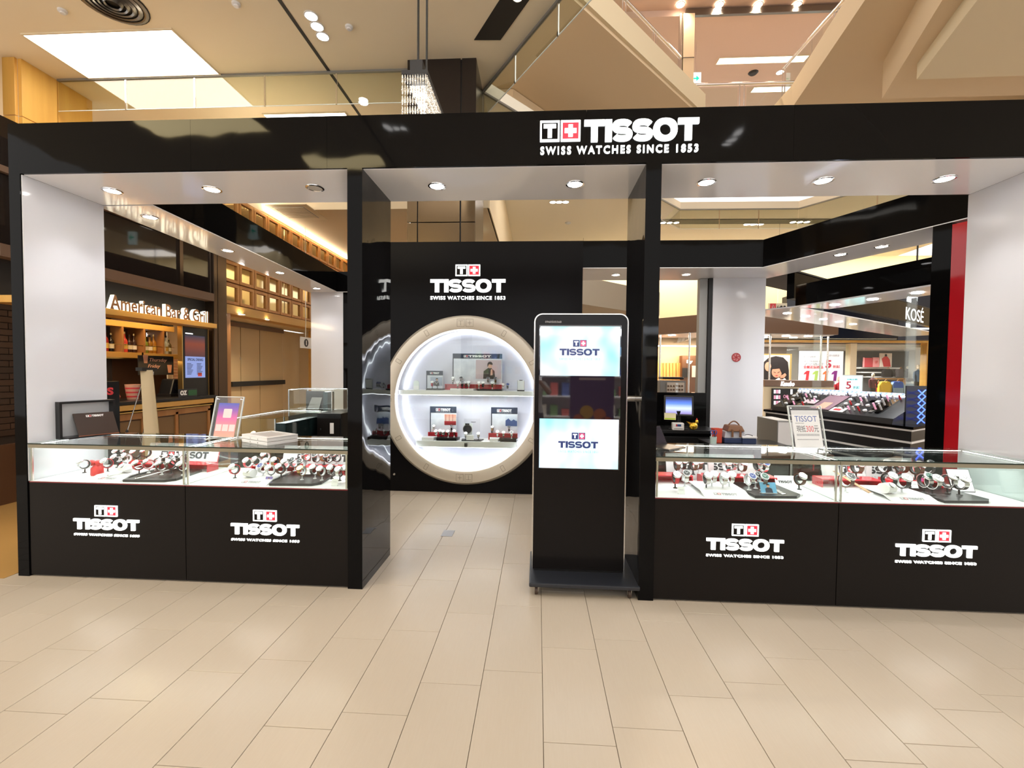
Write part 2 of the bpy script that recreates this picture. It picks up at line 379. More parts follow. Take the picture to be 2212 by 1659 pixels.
ceil_panel(-2.65, -1.95, 6.0, 6.3, 4.55, 'small lit ceiling strip seen between the doorway top and bronze column', 'panel_warm')
ceil_panel(-4.3, -3.3, 8.6, 8.9, 4.55, 'lit ceiling strip beyond the lattice wall near left pier', 'panel_warm')
# three-spot recessed fixtures
def spot_row(pts, z, label, r=.075, warm=False, name='recessed_spot_row', group=None):
    c = sum((Vector(p) for p in pts), Vector((0, 0)))/len(pts); t = thing(name, label, 'spotlight', (c.x, c.y, z), group=group)
    for p in pts:
        q = Vector(p)-c; MB().lathe([(r, 0), (r, -.012), (r*1.18, -.012), (r*1.18, 0)], 20, o=(q.x, q.y, 0)).build('ring', 'white_soft', t, smooth=True)
        MB().cyl((q.x, q.y, -.010), (q.x, q.y, -.004), r*.98, n=20).build('lens', 'lens_warm' if warm else 'lens', t)
    return t
M('lens_warm', (1, 1, 1), .5, emit=18, ec=(1, .82, .6))
spot_row([(-2.98, 2.72), (-2.99, 2.895), (-3.0, 3.07)], CEIL, 'row of three round ceiling spots left of the hanging wires')
pq = P(785, 221, Z=CEIL); spot_row([(pq.x, pq.y)], CEIL, 'single round spot seen below the hanging glass, left of crystal lamp')
spot_row([(-2.85, -5.3), (-2.7, -5.3), (-2.55, -5.3)], CEIL, 'row of three spots mirrored in the fascia above the left pier')
spot_row([(3.74, -5.75), (3.74, -5.95), (3.74, -6.15)], CEIL, 'row of three spots mirrored in the fascia right of the sign')
sl = MB().box(-3.275, -3.225, -9, 5.28, CEIL-.004, CEIL); sl.build('ceiling_slot', 'black_flat', ceil_o)
M('slot_dark', (.012, .010, .009), .5)
sp = MB(); sp.prism([(-.932, 3.23, CEIL-.006), (-.567, 3.246, CEIL-.006), (.60, 1.42, CEIL-.006), (.235, 1.40, CEIL-.006)], (0, 0, .006)); sp.build('recessed_slot', 'slot_dark', ceil_o)
spot_row([(-.30, 2.55)], CEIL-.008, 'warm spot shining inside the black ceiling slot', .055, True)
# round air diffuser, smoke detectors, sprinkler heads
t = thing('round_air_vent', 'dark round ringed air diffuser in the ceiling, cut by the top edge', 'air vent', (-5.37, 2.40, CEIL))
for k in range(5):
    MB().lathe([(.07+.06*k, -.03+.004*k), (.085+.06*k, -.045+.006*k), (.115+.06*k, -.012)], 28).build('ring', 'steel_dark', t, smooth=True)
MB().cyl((0, 0, -.006), (0, 0, 0), .37, n=28).build('back_plate', 'black_flat', t)
def detector(px, py, label, z=CEIL, r=.05):
    p = P(px, py, Z=z); MB().lathe([(0, -.045), (r*.55, -.045), (r*.6, -.03), (r, -.022), (r, 0)], 16, o=(p.x, p.y, z)).build('smoke_detector', 'white_soft', None, smooth=True, label=label, cat='smoke detector')
detector(135, 22, 'round ceiling detector left of the round air vent'); detector(510, 7, 'round ceiling detector right of the round air vent'); detector(754, 57, 'round ceiling detector between the three spots and hanging wires')
# square air grille in the lower ceiling, left opening
p = P(640, 458, Z=4.55)
t = thing('square_air_grille', 'square ceiling air grille above the lattice wall', 'air vent', (p.x, p.y, 4.55))
bx('frame', 'cream_paint', t, -.42, .42, -.42, .42, -.012, 0); bx('recess', 'grey_metal', t, -.30, .30, -.30, .30, -.016, -.012)
for k in range(10): bx('slat', 'cream_paint', t, -.29, .29, -.285+.06*k, -.255+.06*k, -.024, -.016)

# hanging glass smoke screens
def screen(a, b, z0, z1, n, label, mat='smoke_glass'):
    a, b = Vector(a), Vector(b); L = (b-a).length; ang = math.atan2(b.y-a.y, b.x-a.x)
    t = thing('glass_smoke_screen', label, 'glass screen', (a.x, a.y, z0), ang)
    bx('top_rail', 'grey_metal', t, 0, L, -.02, .02, z1-z0-.03, z1-z0); bx('bottom_edge', 'acrylic_edge', t, 0, L, -.006, .006, 0, .008)
    for k in range(n):
        bx('pane', mat, t, L*k/n+.008, L*(k+1)/n-.008, -.004, .004, .008, z1-z0-.03)
        if k: bx('clip', 'chrome', t, L*k/n-.012, L*k/n+.012, -.008, .008, .0, z1-z0-.03)
    return t
screen((-7.69, 3.78), (-2.0, 3.78), 5.60, CEIL, 5, 'long glass smoke screen hanging under the left ceiling')
screen(tuple(c0), tuple(c0+dg*5.2), 5.66, CEIL, 5, 'glass smoke screen hanging along the near edge of the atrium')
screen(tuple(c0), (farL.x, farL.y), 5.66, CEIL, 5, 'glass smoke screen running away from the corner post of the atrium')
screen(tuple(farL), tuple(farA), 5.55, CEIL, 1, 'short angled glass smoke screen, left end of the far atrium side')
screen(tuple(farA), tuple(farB), 5.55, CEIL, 3, 'far glass smoke screen facing the booth across the atrium')
screen(tuple(farB), tuple(farC), 5.55, CEIL, 2, 'angled glass smoke screen, right end of the far atrium side')
for nm, pz in (('black_cove', 6.0),):
    tr = MB(); slab(tr, [(3.2, 10.6), (8.6, 10.7), (8.6, 11.1), (3.2, 11.0)], CEIL-.02, CEIL-.005); tr.build('recessed_slot', 'slot_dark', ceil_o)
spot_row([(3.75, 10.85), (3.95, 10.85), (4.15, 10.85)], CEIL-.02, 'left trio of warm spots in the far black ceiling slot', .08, True)
spot_row([(7.6, 10.9), (7.8, 10.9), (8.0, 10.9)], CEIL-.02, 'right trio of warm spots in the far black ceiling slot', .08, True)
q = P(1628, 484, Z=CEIL); spot_row([(q.x-.2, q.y), (q.x, q.y), (q.x+.2, q.y)], CEIL, 'row of three white spots beyond the far glass screen', .09)
q = P(1208, 436, Z=CEIL); spot_row([(q.x-.17, q.y), (q.x, q.y), (q.x+.17, q.y)], CEIL, 'row of three white spots above the doorway', .08)
detector(1227, 481, 'small detector on far ceiling above the doorway', CEIL, .09)

# ================================================================== atrium above
bm_ = 'beige_paint'
Zs = 7.2
s1 = MB(); A0 = Vector((.40, 3.9)); A1 = Vector((3.6, 7.28))
slab(s1, [tuple(A0), tuple(A1), (3.6, 12), (-6, 12), (-6, 3.9)], Zs, Zs+.45)
slab(s1, [(-.56, 6.06), (.6, 7.45), (.6, 12), (-3, 12), (-3, 6.06)], Zs-.30, Zs-.01)
struct('ceiling', s1, bm_)
nrm = Vector((A1.y-A0.y, -(A1.x-A0.x))).normalized()
tl = MB(); tl.prism([(A0.x, A0.y, Zs+.06), (A1.x, A1.y, Zs+.06), (A1.x, A1.y, Zs+.5), (A0.x, A0.y, Zs+.5)], (nrm.x*.06, nrm.y*.06, 0)); struct('trim_1', tl, 'cream_paint')
s2 = MB(); B0 = Vector((4.75, 3.4)); B1 = Vector((5.36, 7.0))
slab(s2, [tuple(B0), tuple(B1), (5.36, 9), (14, 9), (14, 3.4)], Zs, Zs+.5)
struct('ceiling', s2, bm_)
s3 = MB(); e0 = P(1890, 5, Z=6.9); s3.prism([(e0.x, 2.0, 6.55), (12, 2.0, 6.55), (12, 5.6, 6.55), (6.2, 5.6, 6.55)], (0, 0, 1.3)); struct('trim_2', s3, bm_)
s4 = MB(); a = P(1980, 172, Z=6.3); b = P(2212, 160, Z=6.3)
s4.prism([(a.x, a.y, 6.3), (11, a.y-.1, 6.3), (11, 1.6, 6.3), (5.0, 1.6, 6.3)], (0, 0, .28)); struct('trim_3', s4, 'cream_paint')
# upper floor: ceiling, band, lamps, railing, exit signs
up = MB(); slab(up, [(-4, 1), (20, 1), (20, 9.35), (-4, 9.35)], 11.16, 11.36); slab(up, [(-4, 9.35), (20, 9.35), (20, 18), (-4, 18)], 11.0, 11.2); up.box(-4, 20, 9.3, 9.35, 11.0, 11.16)
struct('ceiling', up, M('upper_paint', (.60, .44, .36), .8))
bx('trim_4', 'steel_dark', None, 3.8, 12, 9.22, 9.30, 10.95, 11.12, kind='structure')
for k in range(5):
    q = P(1470+84*k if k < 4 else 1860, 10 if k < 4 else 3, Z=11.14)
    spot_row([(q.x, q.y)], 11.14, ['first', 'second', 'third', 'fourth', 'last'][k]+' warm downlight from the left in the upper floor row', .10, True)
    lamp('downlight_glow', 'SPOT', (q.x, q.y, 11.08), 200, WARM, spot_size=R(130), spot_blend=.8, shadow_soft_size=.1)
def strip_light(x0, x1, y0, y1, z, label): ceil_panel(x0, x1, y0, y1, z, label, 'panel_warm')
a, b = P(1555, 125, Z=11), P(1750, 116, Z=11); strip_light(a.x, b.x, a.y, a.y+.26, 11.0, 'upper floor ceiling strip light, nearer of the two')
a, b = P(1630, 188, Z=11), P(1735, 183, Z=11); strip_light(a.x, b.x, a.y, a.y+.26, 11.0, 'upper floor ceiling strip light, farther of the two')
q = P(1685, 156, Z=11); spot_row([(q.x, q.y)], 11.0, 'cool white round spot between the two upper strip lights', .10)
q = P(1627, 157, Z=11); MB().lathe([(0, -.05), (.1, -.05), (.13, -.02), (.15, 0)], 20, o=(q.x, q.y, 11)).build('ceiling_speaker', 'black_flat', None, smooth=True, label='dark round speaker in the upper floor ceiling', cat='speaker')
def exit_sign(px, py, Y, label, w=.42, h=.42, zc=None):
    p = P(px, py, Y=Y); t = thing('exit_sign', label, 'exit sign', (p.x, p.y, p.z-h/2))
    bx('housing', M('exit_white', (.8, .9, .9), .4, emit=.7, ec=(.75, 1, .95)), t, -w/2, w/2, -.03, .03, 0, h)
    g = MB(); m = FRONT @ Matrix.Translation((0, 0, .031))
    poly_mb(g, m, [(-w*.34, h*.44), (w*.05, h*.44), (w*.05, h*.26), (w*.36, h*.5), (w*.05, h*.74), (w*.05, h*.56), (-w*.34, h*.56)], 0, .004)
    g.build('arrow', M('exit_green', (.0, .45, .30), .5, emit=1.0), t); bx('hanger', 'upper_paint' if zc and zc > 7 else 'steel', t, -.006, .006, -.01, .01, h, max(h+.05, (zc or p.z+h)-(p.z-h/2)))
exit_sign(1502, 171, 10.3, 'green arrow exit sign beside the upper floor railing', .30, .34, 11.0); exit_sign(1752, 163, 10.3, 'half hidden exit sign at the right railing of the upper floor', .30, .30, 11.0)
def railing(a, b, z, h, label, n):
    a, b = Vector(a), Vector(b); L = (b-a).length; t = thing('glass_railing', label, 'railing', (a.x, a.y, z), math.atan2(b.y-a.y, b.x-a.x))
    MB().cyl((0, 0, h), (L, 0, h), .035, n=10).build('handrail', 'steel', t, smooth=True)
    for k in range(n+1):
        x = L*k/n; q = MB()
        for d in (-.05, .05): q.cyl((x+d, 0, 0), (x+d, 0, h), .014, n=8)
        q.build('post', 'steel', t, smooth=True)
        if k < n: bx('pane', 'glass_pane', t, x+.1, L*(k+1)/n-.1, -.006, .006, .08, h-.08)
off = -nrm*.55
railing(A0+off, A1+off, Zs+.45, 1.15, 'glass railing with steel handrail, left side of the upper void', 4)
railing((5.30+.75, 3.0), (5.36+.45, 8.2), Zs+.5, 1.15, 'glass railing with steel handrail, right side of the upper void', 3)
railing((P(1478, 180, Y=7.7).x, 7.7), (P(1730, 180, Y=7.7).x, 7.7), 7.32, P(1600, 181, Y=7.7).z-7.32, 'glass railing across the far side of the upper void', 2)
t = thing('steel_post', 'tall steel clad post at the far corner of the upper void', 'post', (P(1470, 100, Y=9.2).x, 9.2, 6.9))
MB().cyl((0, 0, 0), (0, 0, 4.05), .055, n=12).build('tube', 'steel', t, smooth=True); bx('cladding', 'beige_paint', t, .06, .34, -.05, .2, 0, 4.05); bx('joint', 'steel_dark', t, .055, .345, -.055, .2, 2.9, 2.92)
far = MB().box(3.65, 5.9, 7.5, 9.0, 6.5, 7.31); struct('trim_5', far, bm_)

# ================================================================== outer walls of the hall
struct('wall_back', MB().box(-16, 16, 27, 27.2, 0, CEIL), 'cream_paint')
struct('wall_right', MB().box(17.4, 17.6, 1.0, 19, 0, CEIL), 'cream_paint')
# timber panelled wall, far upper left
t = thing('timber_panel_wall', 'honey coloured timber panel wall high on the far left', 'wall panel', (-7.72, 3.3, 3.2))
M('honey_wood', (.80, .46, .10), .45, mottle=(6, '#cf9444', .5, (1, 1, .12)))
for (y0, y1) in ((.0, .49), (.50, 1.05)):
    for (z0, z1) in ((0, 2.05), (2.06, CEIL-3.2)):
        bx('panel', 'honey_wood', t, -.06, .0, y0, y1, z0, z1, bevel=.004)
for (z0, z1) in ((0, 2.05), (2.06, CEIL-3.2)): bx('end_panel', 'honey_wood', t, -.26, -.065, -.04, .0, z0, z1, bevel=.004)
bx('dark_portal', 'black_satin', None, -9.0, -8.0, 3.0, 3.1, 0, CEIL, label='dark glossy portal at the far left edge of picture', cat='wall panel')
t = thing('bronze_column', 'bronze metal clad square column rising behind the booth', 'column', (-1.46, 4.05, 0))
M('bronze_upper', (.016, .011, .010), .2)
M('bronze', (.085, .06, .036), .22, metal=1, bump=(1.2, .12, .03, 1))
bx('core', 'black_flat', t, -.47, .47, -.44, .5, 0, CEIL)
for (x0, x1) in ((-.51, -.36), (-.345, .28), (.30, .51)):
    for (z0, z1) in ((0, 3.72), (3.73, 4.35), (4.36, CEIL)):
        bx('cladding_panel', 'bronze' if z1 < 4.4 else 'bronze_upper', t, x0, x1, -.47, -.45, z0, z1, bevel=.003)
bx('side_panel', 'bronze', t, .49, .51, -.44, .5, 0, 4.35); bx('side_panel', 'bronze_upper', t, .49, .51, -.44, .5, 4.36, CEIL)
q = P(1032, 505, Y=6.5); exit_sign(1032, 508, 6.5, 'pale green exit sign beside the bronze column above the clock wall', .16, .30, CEIL)
# crystal lamp on two black rods
t = thing('crystal_chandelier', 'long crystal curtain ceiling lamp hung on two black rods', 'chandelier', (-1.22, 1.6, 4.02))
M('crystal', (.75, .70, .62), .03, metal=.85, bump=(60, .9, .02, 1)); M('black_rod', (.008, .008, .008), .4)
bx('canopy_frame', 'black_flat', t, -.20, .07, -.06, 1.5, .52, .56); bx('motor_box', 'black_flat', t, -.13, .0, .0, .4, .56, .70)
for d in (-.06, .03): bx('rod', 'black_rod', t, d-.009, d+.009, .05, .07, .56, CEIL-4.02)
def crystals(face):
    m = MB()
    for r in range(5):
        for c in range(10 if face else 44):
            a = (-.19+.0265*c) if face else (-.04+.0345*c); z = .52-.105*r
            x, y = (a, -.055) if face else (.06, a)
            m.cyl((x, y, z-.10), (x, y, z-.05), .004, .011, n=5); m.cyl((x, y, z-.05), (x, y, z-.005), .011, .005, n=5)
    return m
f = crystals(True).build('crystal_curtain', 'crystal', t); f['kind'] = 'stuff'
f = crystals(False).build('crystal_curtain', 'crystal', t); f['kind'] = 'stuff'
MB().box(-.15, .0, .1, 1.3, .46, .50).build('lamp_bar', 'panel_white', t)
# ================================================================== the booth frame
booth = thing('watch_booth', 'large glossy black open booth frame with lit sign and white soffits', 'booth', (0, 0, 0))
XL0, XL1, XP0, XP1, XQ0, XQ1, XR1, XR0 = -3.777, -3.684, -1.308, -1.2045, .692, .7925, 3.235, 3.33
ZB, ZT, DP = 2.902, 3.252, .60
seams = [XL0, -2.42, -1.45, .30, 1.62, XR0]
bx('beam_core', 'black_flat', booth, XL0+.01, XR0-.01, .02, DP-.01, ZB+.006, ZT-.012)
for a, b in zip(seams[:-1], seams[1:]):
    bx('fascia_panel', 'black_gloss', booth, a+.0006, b-.0006, 0, .018, ZB, ZT)
    bx('beam_top', 'black_flat', booth, a+.0006, b-.0006, .018, DP, ZT-.012, ZT)
bx('beam_back', 'black_gloss', booth, XL0, XR0, DP-.01, DP, ZB, ZT)
M('soffit', (.93, .95, 1.0), .09, bump=(2.5, .25, .006, 1))
for a, b in ((XL1, XP0), (XP1, XQ0), (XQ1, XR1)): bx('soffit', 'soffit', booth, a, b, .019, DP-.011, ZB-.004, ZB+.005)
def pier(x0, x1, name='pier'):
    p = bx(name, 'black_mirror', booth, x0, x1, 0, DP-.018, 0, ZB)
    bx(name+'_front', 'black_gloss', booth, x0, x1, -.002, -.0002, 0, ZB)  # duller sheet added to darken the front, where the pier mirrors too much light
    return p
pier(XP0, XP1); pier(XQ0, XQ1)
bx('end_wall', 'black_gloss', booth, XL0, XL1-.008, 0, DP, 0, ZB); bx('end_wall_lining', 'white_gloss', booth, XL1-.008, XL1, .008, DP, .70, ZB-.005)
bx('end_wall', 'black_gloss', booth, XR1+.008, XR0, 0, DP, 0, ZB); bx('end_wall_lining', 'white_gloss', booth, XR1, XR1+.008, .008, DP, .70, ZB-.005)
# left side beam, a little askew
def beam(pts, soffit_in=.0, zt=ZT):
    m = MB(); m.prism([(x, y, ZB) for x, y in pts], (0, 0, zt-ZB)); m.build('side_beam', 'black_gloss', booth)
    m = MB(); m.prism([(x, y, ZB-.008) for x, y in pts], (0, 0, .008)); m.build('soffit', 'soffit', booth)
beam([(-3.25, DP+.002), (-3.56, 4.70), (-4.08, 4.70), (-3.74, DP+.002)])
beam([(-3.56, 4.702), (-1.4, 4.702), (-1.4, 5.3), (-4.12, 5.3), (-4.08, 4.702)])
bx('corner_wall', 'white_gloss', booth, -4.05, -3.463, 4.72, 4.80, 0, ZB-.008); bx('corner_wall', 'black_gloss', booth, -3.462, -3.30, 4.72, 4.82, 0, ZB-.008)
# back right beam, angled right beam with its post and red return
IR = lambda y: 2.88+(2.94-y)*.4506
beam([(.536, 2.94), (2.88, 2.94), (IR(DP), DP+.002), (IR(DP)+.62, DP+.002), (3.22, 3.72), (.536, 3.72)])
def wall_prism(name, mat, a, b, thick, z0, z1):
    a, b = Vector(a), Vector(b); n = Vector((b.y-a.y, -(b.x-a.x))).normalized()*thick; m = MB()
    m.prism([(a.x, a.y, z0), (b.x, b.y, z0), (b.x+n.x, b.y+n.y, z0), (a.x+n.x, a.y+n.y, z0)], (0, 0, z1-z0)); return m.build(name, mat, booth)
wall_prism('corner_post', 'black_gloss', (IR(1.335), 1.335), (IR(1.21), 1.21), -.30, 0, ZB-.008)
wall_prism('red_return', 'red_gloss', (IR(1.208), 1.208), (IR(.62), .62), -.12, 0, ZB-.03)
a, b = P(1541, 602, Y=3.56), P(1655, 602, Y=3.56)
bx('white_column', 'white_gloss', booth, a.x, b.x, 3.56, 3.71, 0, ZB-.009); bx('column_edge', 'black_satin', booth, a.x-.055, a.x-.001, 3.57, 3.71, 0, ZB-.009)
a2 = P(1509, 606, Y=3.66); bx('steel_jamb', 'grey_metal', booth, a2.x, a.x-.06, 3.60, 3.70, 0, ZB-.012)
# red round paper cut on the white column
s = P(1590.5, 772, Y=3.553); t = thing('red_paper_medallion', 'small round red lattice medallion stuck on the white column', 'sticker', (s.x, 3.556, s.z))
M('medallion_red', (.35, .01, .015), .5)
m = MB(); m.lathe([(.052, 0), (.052, .003), (.064, .003), (.064, 0)], 28, axis=(0, -1, 0)); m.build('rim', 'medallion_red', t)
MB().cyl((0, -.001, 0), (0, 0, 0), .052, n=24).build('backing', M('medallion_pale', (.55, .20, .20), .5), t)
m = MB()
for k in range(6):
    an = k*math.pi/6*2; stroke_mb(m, FRONT, [(.012*math.cos(an), .012*math.sin(an)), (.034*math.cos(an+.5), .034*math.sin(an+.5)), (.052*math.cos(an+.2), .052*math.sin(an+.2))], [.010]*3, 0, .003)
m.cyl((0, -.003, 0), (0, 0, 0), .014, n=12); m.build('cut_pattern', 'medallion_red', t)

# downlights
def downlight(x, y, z, on=True, r=.052, power=11):
    d = MB(); d.lathe([(r, .004), (r, -.004), (r*1.05, -.007), (r*1.28, -.004), (r*1.30, .002)], 28, o=(x, y, z)); d = d.build('downlight', 'chrome', booth, smooth=True)
    MB().cyl((x, y, z-.003), (x, y, z+.002), r*.99, n=24).build('lens', 'lens' if on else M('lens_off', (.55, .52, .46), .2) if 'lens_off' not in MT else 'lens_off', d)
    if on:
        l = lamp('downlight_beam', 'SPOT', (x, y, z-.012), power, NEUT, spot_size=R(105), spot_blend=.7, shadow_soft_size=.05)
zf = ZB-.004
for x, on in ((-3.303, 1), (-2.498, 1), (-1.691, 0), (-.76, 1), (.255, 1), (1.189, 1), (1.993, 1), (2.803, 1)): downlight(x, .302, zf, on, power=15)
zf = ZB-.008
for x, y in ((-3.52, .87), (-3.60, 1.99), (-3.67, 3.14), (-3.75, 4.34)): downlight(x, y, zf, power=16)
for x, y in ((1.078, 3.34), (2.041, 3.33), (3.42, 2.3), (3.633, 1.98)): downlight(x, y, zf, power=14)

# fascia sign, each letter on its own
d = .016; mF = FRONT
emblem(booth, mF, -.003, .261, 3.048, 3.180, d, 'letter_white', 'black_gloss', 'letter_white', 'letter_red', 'letter_white')
wordmark(booth, mF, .286, 1.021, 3.040, 3.180, d, 'letter_white')
text('tagline', 'SWISS WATCHES SINCE 1853', 'letter_white', booth, mF, 0, 1.021, 2.964, 3.016, bold=.025, depth=.010, space=1.35)
def stacked(parent, mtx, cx, w, e0, e1, l0, l1, t0, t1, ew, d=.010, mats=('letter_white', 'black_panel', 'letter_white', 'letter_red', 'letter_white'), tag_mat='letter_white', split=True):
    emblem(parent, mtx, cx-ew/2, cx+ew/2, e0, e1, d, *mats)
    wordmark(parent, mtx, cx-w/2, cx+w/2, l0, l1, d, tag_mat, split)
    text('tagline', 'SWISS WATCHES SINCE 1853', tag_mat, parent, mtx, cx-w/2, cx+w/2, t0, t1, bold=.03, depth=d*.7, space=1.15)

# ================================================================== the clock wall
CX, CZ, CY = -.897, 1.158, 2.48
cw = thing('clock_display_wall', 'black display wall with a giant champagne watch bezel around a lit window', 'display wall', (CX, CY, 0))
RI, RO, N = .884, 1.056, 96
def plate(mb, x0, x1, z0, z1, r, y, cz):
    c = [(r*math.cos(2*math.pi*i/N), cz+r*math.sin(2*math.pi*i/N)) for i in range(N)]; o = []
    for i in range(N):
        a = 2*math.pi*i/N; dx, dz = math.cos(a), math.sin(a)
        k = min([(x1 if dx > 0 else x0)/dx if abs(dx) > 1e-9 else 1e9, ((z1-cz) if dz > 0 else (z0-cz))/dz if abs(dz) > 1e-9 else 1e9]); o.append((k*dx, cz+k*dz))
    for cx_, cz_ in ((x1, z1), (x0, z1), (x0, z0), (x1, z0)):
        j = min(range(N), key=lambda i: (o[i][0]-cx_)**2+(o[i][1]-cz_)**2); o[j] = (cx_, cz_)
    mb.add([(p[0], y, p[1]) for p in c+o], [(i, (i+1) % N, (i+1) % N+N, i+N) for i in range(N)])
pl = MB(); x0, x1, z1 = -1.43, 1.431, 3.12
plate(pl, x0, x1, 0, z1, .90, 0, CZ)
pl.add([(x0, 0, 0), (x0, .46, 0), (x0, .46, z1), (x0, 0, z1)], [(0, 1, 2, 3)]); pl.add([(x1, 0, 0), (x1, .46, 0), (x1, .46, z1), (x1, 0, z1)], [(3, 2, 1, 0)])
pl.add([(x0, 0, z1), (x0, .46, z1), (x1, .46, z1), (x1, 0, z1)], [(0, 1, 2, 3)]); pl.add([(x0, .46, 0), (x1, .46, 0), (x1, .46, z1), (x0, .46, z1)], [(0, 1, 2, 3)])
pl.build('wall_panel', M('black_wall', (.005, .0045, .005), .25, spec=.08), cw)
rg = MB(); rg.lathe([(RI, .0), (RI, .045), (RI+.012, .05), (RO-.035, .05), (RO-.006, .022), (RO, 0)], 128, axis=(0, -1, 0), o=(0, 0, CZ)); rg = rg.build('bezel_ring', 'champagne', cw, smooth=True)
def ring_uv(r, a): return Matrix.Translation((r*math.sin(a), -.0502, CZ+r*math.cos(a))) @ Matrix.Rotation(a, 4, 'Y') @ FRONT
M('engraving', (.20, .165, .11), .5)
rm = (RI+.012+RO-.035)/2
for h in range(12):
    a = h*math.pi/6; m = MB(); mm = ring_uv(rm, a)
    def ln(q, w=.006): stroke_mb(m, mm, q, [w]*len(q), 0, .0015)
    if h in (0, 6):
        for c in (-.055, .055):
            ln([(c-.045, -.045), (c+.045, -.045), (c+.045, .045), (c-.045, .045), (c-.045, -.045)], .004)
        ln([(-.085, .025), (-.025, .025)], .004); ln([(-.055, .025), (-.055, -.03)], .004); ln([(.03, 0), (.08, 0)], .004); ln([(.055, .028), (.055, -.028)], .004)
    else: ln([(-.02, -.035), (-.02, .035)], .004); ln([(.02, -.035), (.02, .035)], .004); ln([(-.02, .035), (.02, .035)], .004); ln([(-.02, -.035), (.02, -.035)], .004)
    m.build('hour_marker', 'engraving', rg)
M('drum_white', (.72, .71, .80), .35)
dr = MB(); dr.lathe([(RI+.004, .0), (RI+.004, -.40)], 96, axis=(0, -1, 0), o=(0, 0, CZ)); dr.build('window_drum', 'drum_white', cw, smooth=True)
MB().cyl((0, .395, CZ), (0, .405, CZ), RI+.01, n=96).build('window_back', 'drum_white', cw)
def halo(r, y, wd, name='light_ring'):
    m = MB(); m.lathe([(r-wd, 0), (r, 0), (r, .008), (r-wd, .008), (r-wd, 0)], 96, axis=(0, -1, 0), o=(0, y, CZ)); m.build(name, M('led_ring', (1, 1, 1), .5, emit=3.6, ec=(.92, .95, 1)) if 'led_ring' not in MT else 'led_ring', cw)
halo(RI-.002, .035, .010); halo(RI-.002, .36, .014)
sh = []
for z0, z1, y1 in ((1.219, 1.276, .39), (.556, .632, .39)):
    hw = min(math.sqrt(RI**2-(z-CZ)**2) for z in (z0, z1))-.004; sh.append(hw)
    s_ = bx('shelf', 'white_soft', cw, -hw, hw, .075, y1, z0, z1, bevel=.003)
    bx('shelf_light', 'led_cool', s_, -hw+.02, hw-.02, .10, .112, z0-.006, z0-.001)
bx('lock', 'steel_dark', cw, -.018, .018, .058, .074, .565, .615, bevel=.003)
MB().cyl((0, .052, CZ), (0, .058, CZ), RI-.02, n=64).build('window_glass', 'glass_clear', cw)
MB().lathe([(.0, .006), (.012, .006), (.016, 0)], 16, axis=(0, -1, 0), o=(-.90, 0, .21)).build('key_lock', 'steel', cw, smooth=True)
stacked(cw, FRONT, -.875-CX, .935, 2.697, 2.837, 2.497, 2.658, 2.406, 2.452, .306, .012)
for z, pw in ((1.95, .9), (1.17, 2.6), (.50, .6)):
    lamp('display_window_light', 'AREA', (CX, CY+.16, z), pw, (.93, .95, 1), shape='RECTANGLE', size=1.2, size_y=.08)
# ================================================================== glass counters of the front
ZD, ZG = .700, .977          # deck, glass top
def counter(x0, x1, label, side0, side1, logo_cx):
    t = thing('display_counter', label, 'display counter', (x0, 0, 0)); W = x1-x0
    bx('base', 'black_panel', t, .0015, W-.0015, .006, .58, .012, ZD-.009, bevel=.001)
    bx('plinth', 'black_flat', t, .01, W-.01, .03, .56, 0, .012)
    bx('red_edge', M('red_line', (.16, .008, .012), .4) if 'red_line' not in MT else 'red_line', t, .002, W-.002, .004, .012, ZD-.009, ZD-.003)
    bx('deck', 'white_deck', t, .003, W-.003, .010, .575, ZD-.012, ZD)
    bx('front_pane', 'glass_pane', t, .004, W-.004, .004, .010, ZD, ZG-.024)
    bx('top_pane', 'glass_pane', t, .001, W-.001, .004, .578, ZG-.008, ZG)
    bx('front_rail', M('rail_olive', (.26, .235, .17), .35, metal=.6) if 'rail_olive' not in MT else 'rail_olive', t, .001, W-.001, .003, .016, ZG-.034, ZG-.009)
    bx('top_edge', M('glass_edge', (.010, .022, .018), .1) if 'glass_edge' not in MT else 'glass_edge', t, .0, W, .001, .0038, ZG-.0085, ZG-.0005)
    bx('back_pane', 'glass_clear', t, .01, W*.52, .560, .566, ZD, ZG-.024); bx('back_pane', 'glass_clear', t, W*.48, W-.01, .569, .575, ZD, ZG-.024)
    bx('back_rail', 'steel', t, .004, W-.004, .555, .578, ZG-.024, ZG-.009)
    if side0: bx('side_pane', 'glass_pane', t, .004, .010, .012, .575, ZD, ZG-.009)
    if side1: bx('side_pane', 'glass_pane', t, W-.010, W-.004, .012, .575, ZD, ZG-.009)
    for xs in ((.016,) if side0 else (.014,)) + ((W-.016,) if side1 else (W-.014,)):
        bx('corner_profile', 'steel', t, xs-.006, xs+.006, .012, .022, ZD, ZG-.03)
        s = bx('led_strip', 'steel', t, xs-.005, xs+.005, .03, .55, ZG-.013, ZG-.0085)
        d = MB()
        for k in range(42): d.box(xs-.0035, xs+.0035, .035+.0122*k, .042+.0122*k, ZG-.0165, ZG-.013)
        d = d.build('led_dots', 'led', s); d['kind'] = 'stuff'
    s = bx('led_strip', 'steel', t, .03, W-.03, .545, .553, ZG-.013, ZG-.0085); d = MB()
    for k in range(int((W-.08)/.0135)): d.box(.04+.0135*k, .046+.0135*k, .542, .553, ZG-.0165, ZG-.013)
    d = d.build('led_dots', 'led', s); d['kind'] = 'stuff'
    stacked(t, FRONT @ Matrix.Translation((0, 0, -.006)), logo_cx-x0, .498, .458, .537, .360, .438, .313, .330, .170, .009)
    lamp('case_light', 'AREA', ((x0+x1)/2, .30, ZG-.03), 2.7, (.97, .98, 1), shape='RECTANGLE', size=W*.9, size_y=.42)
    return t
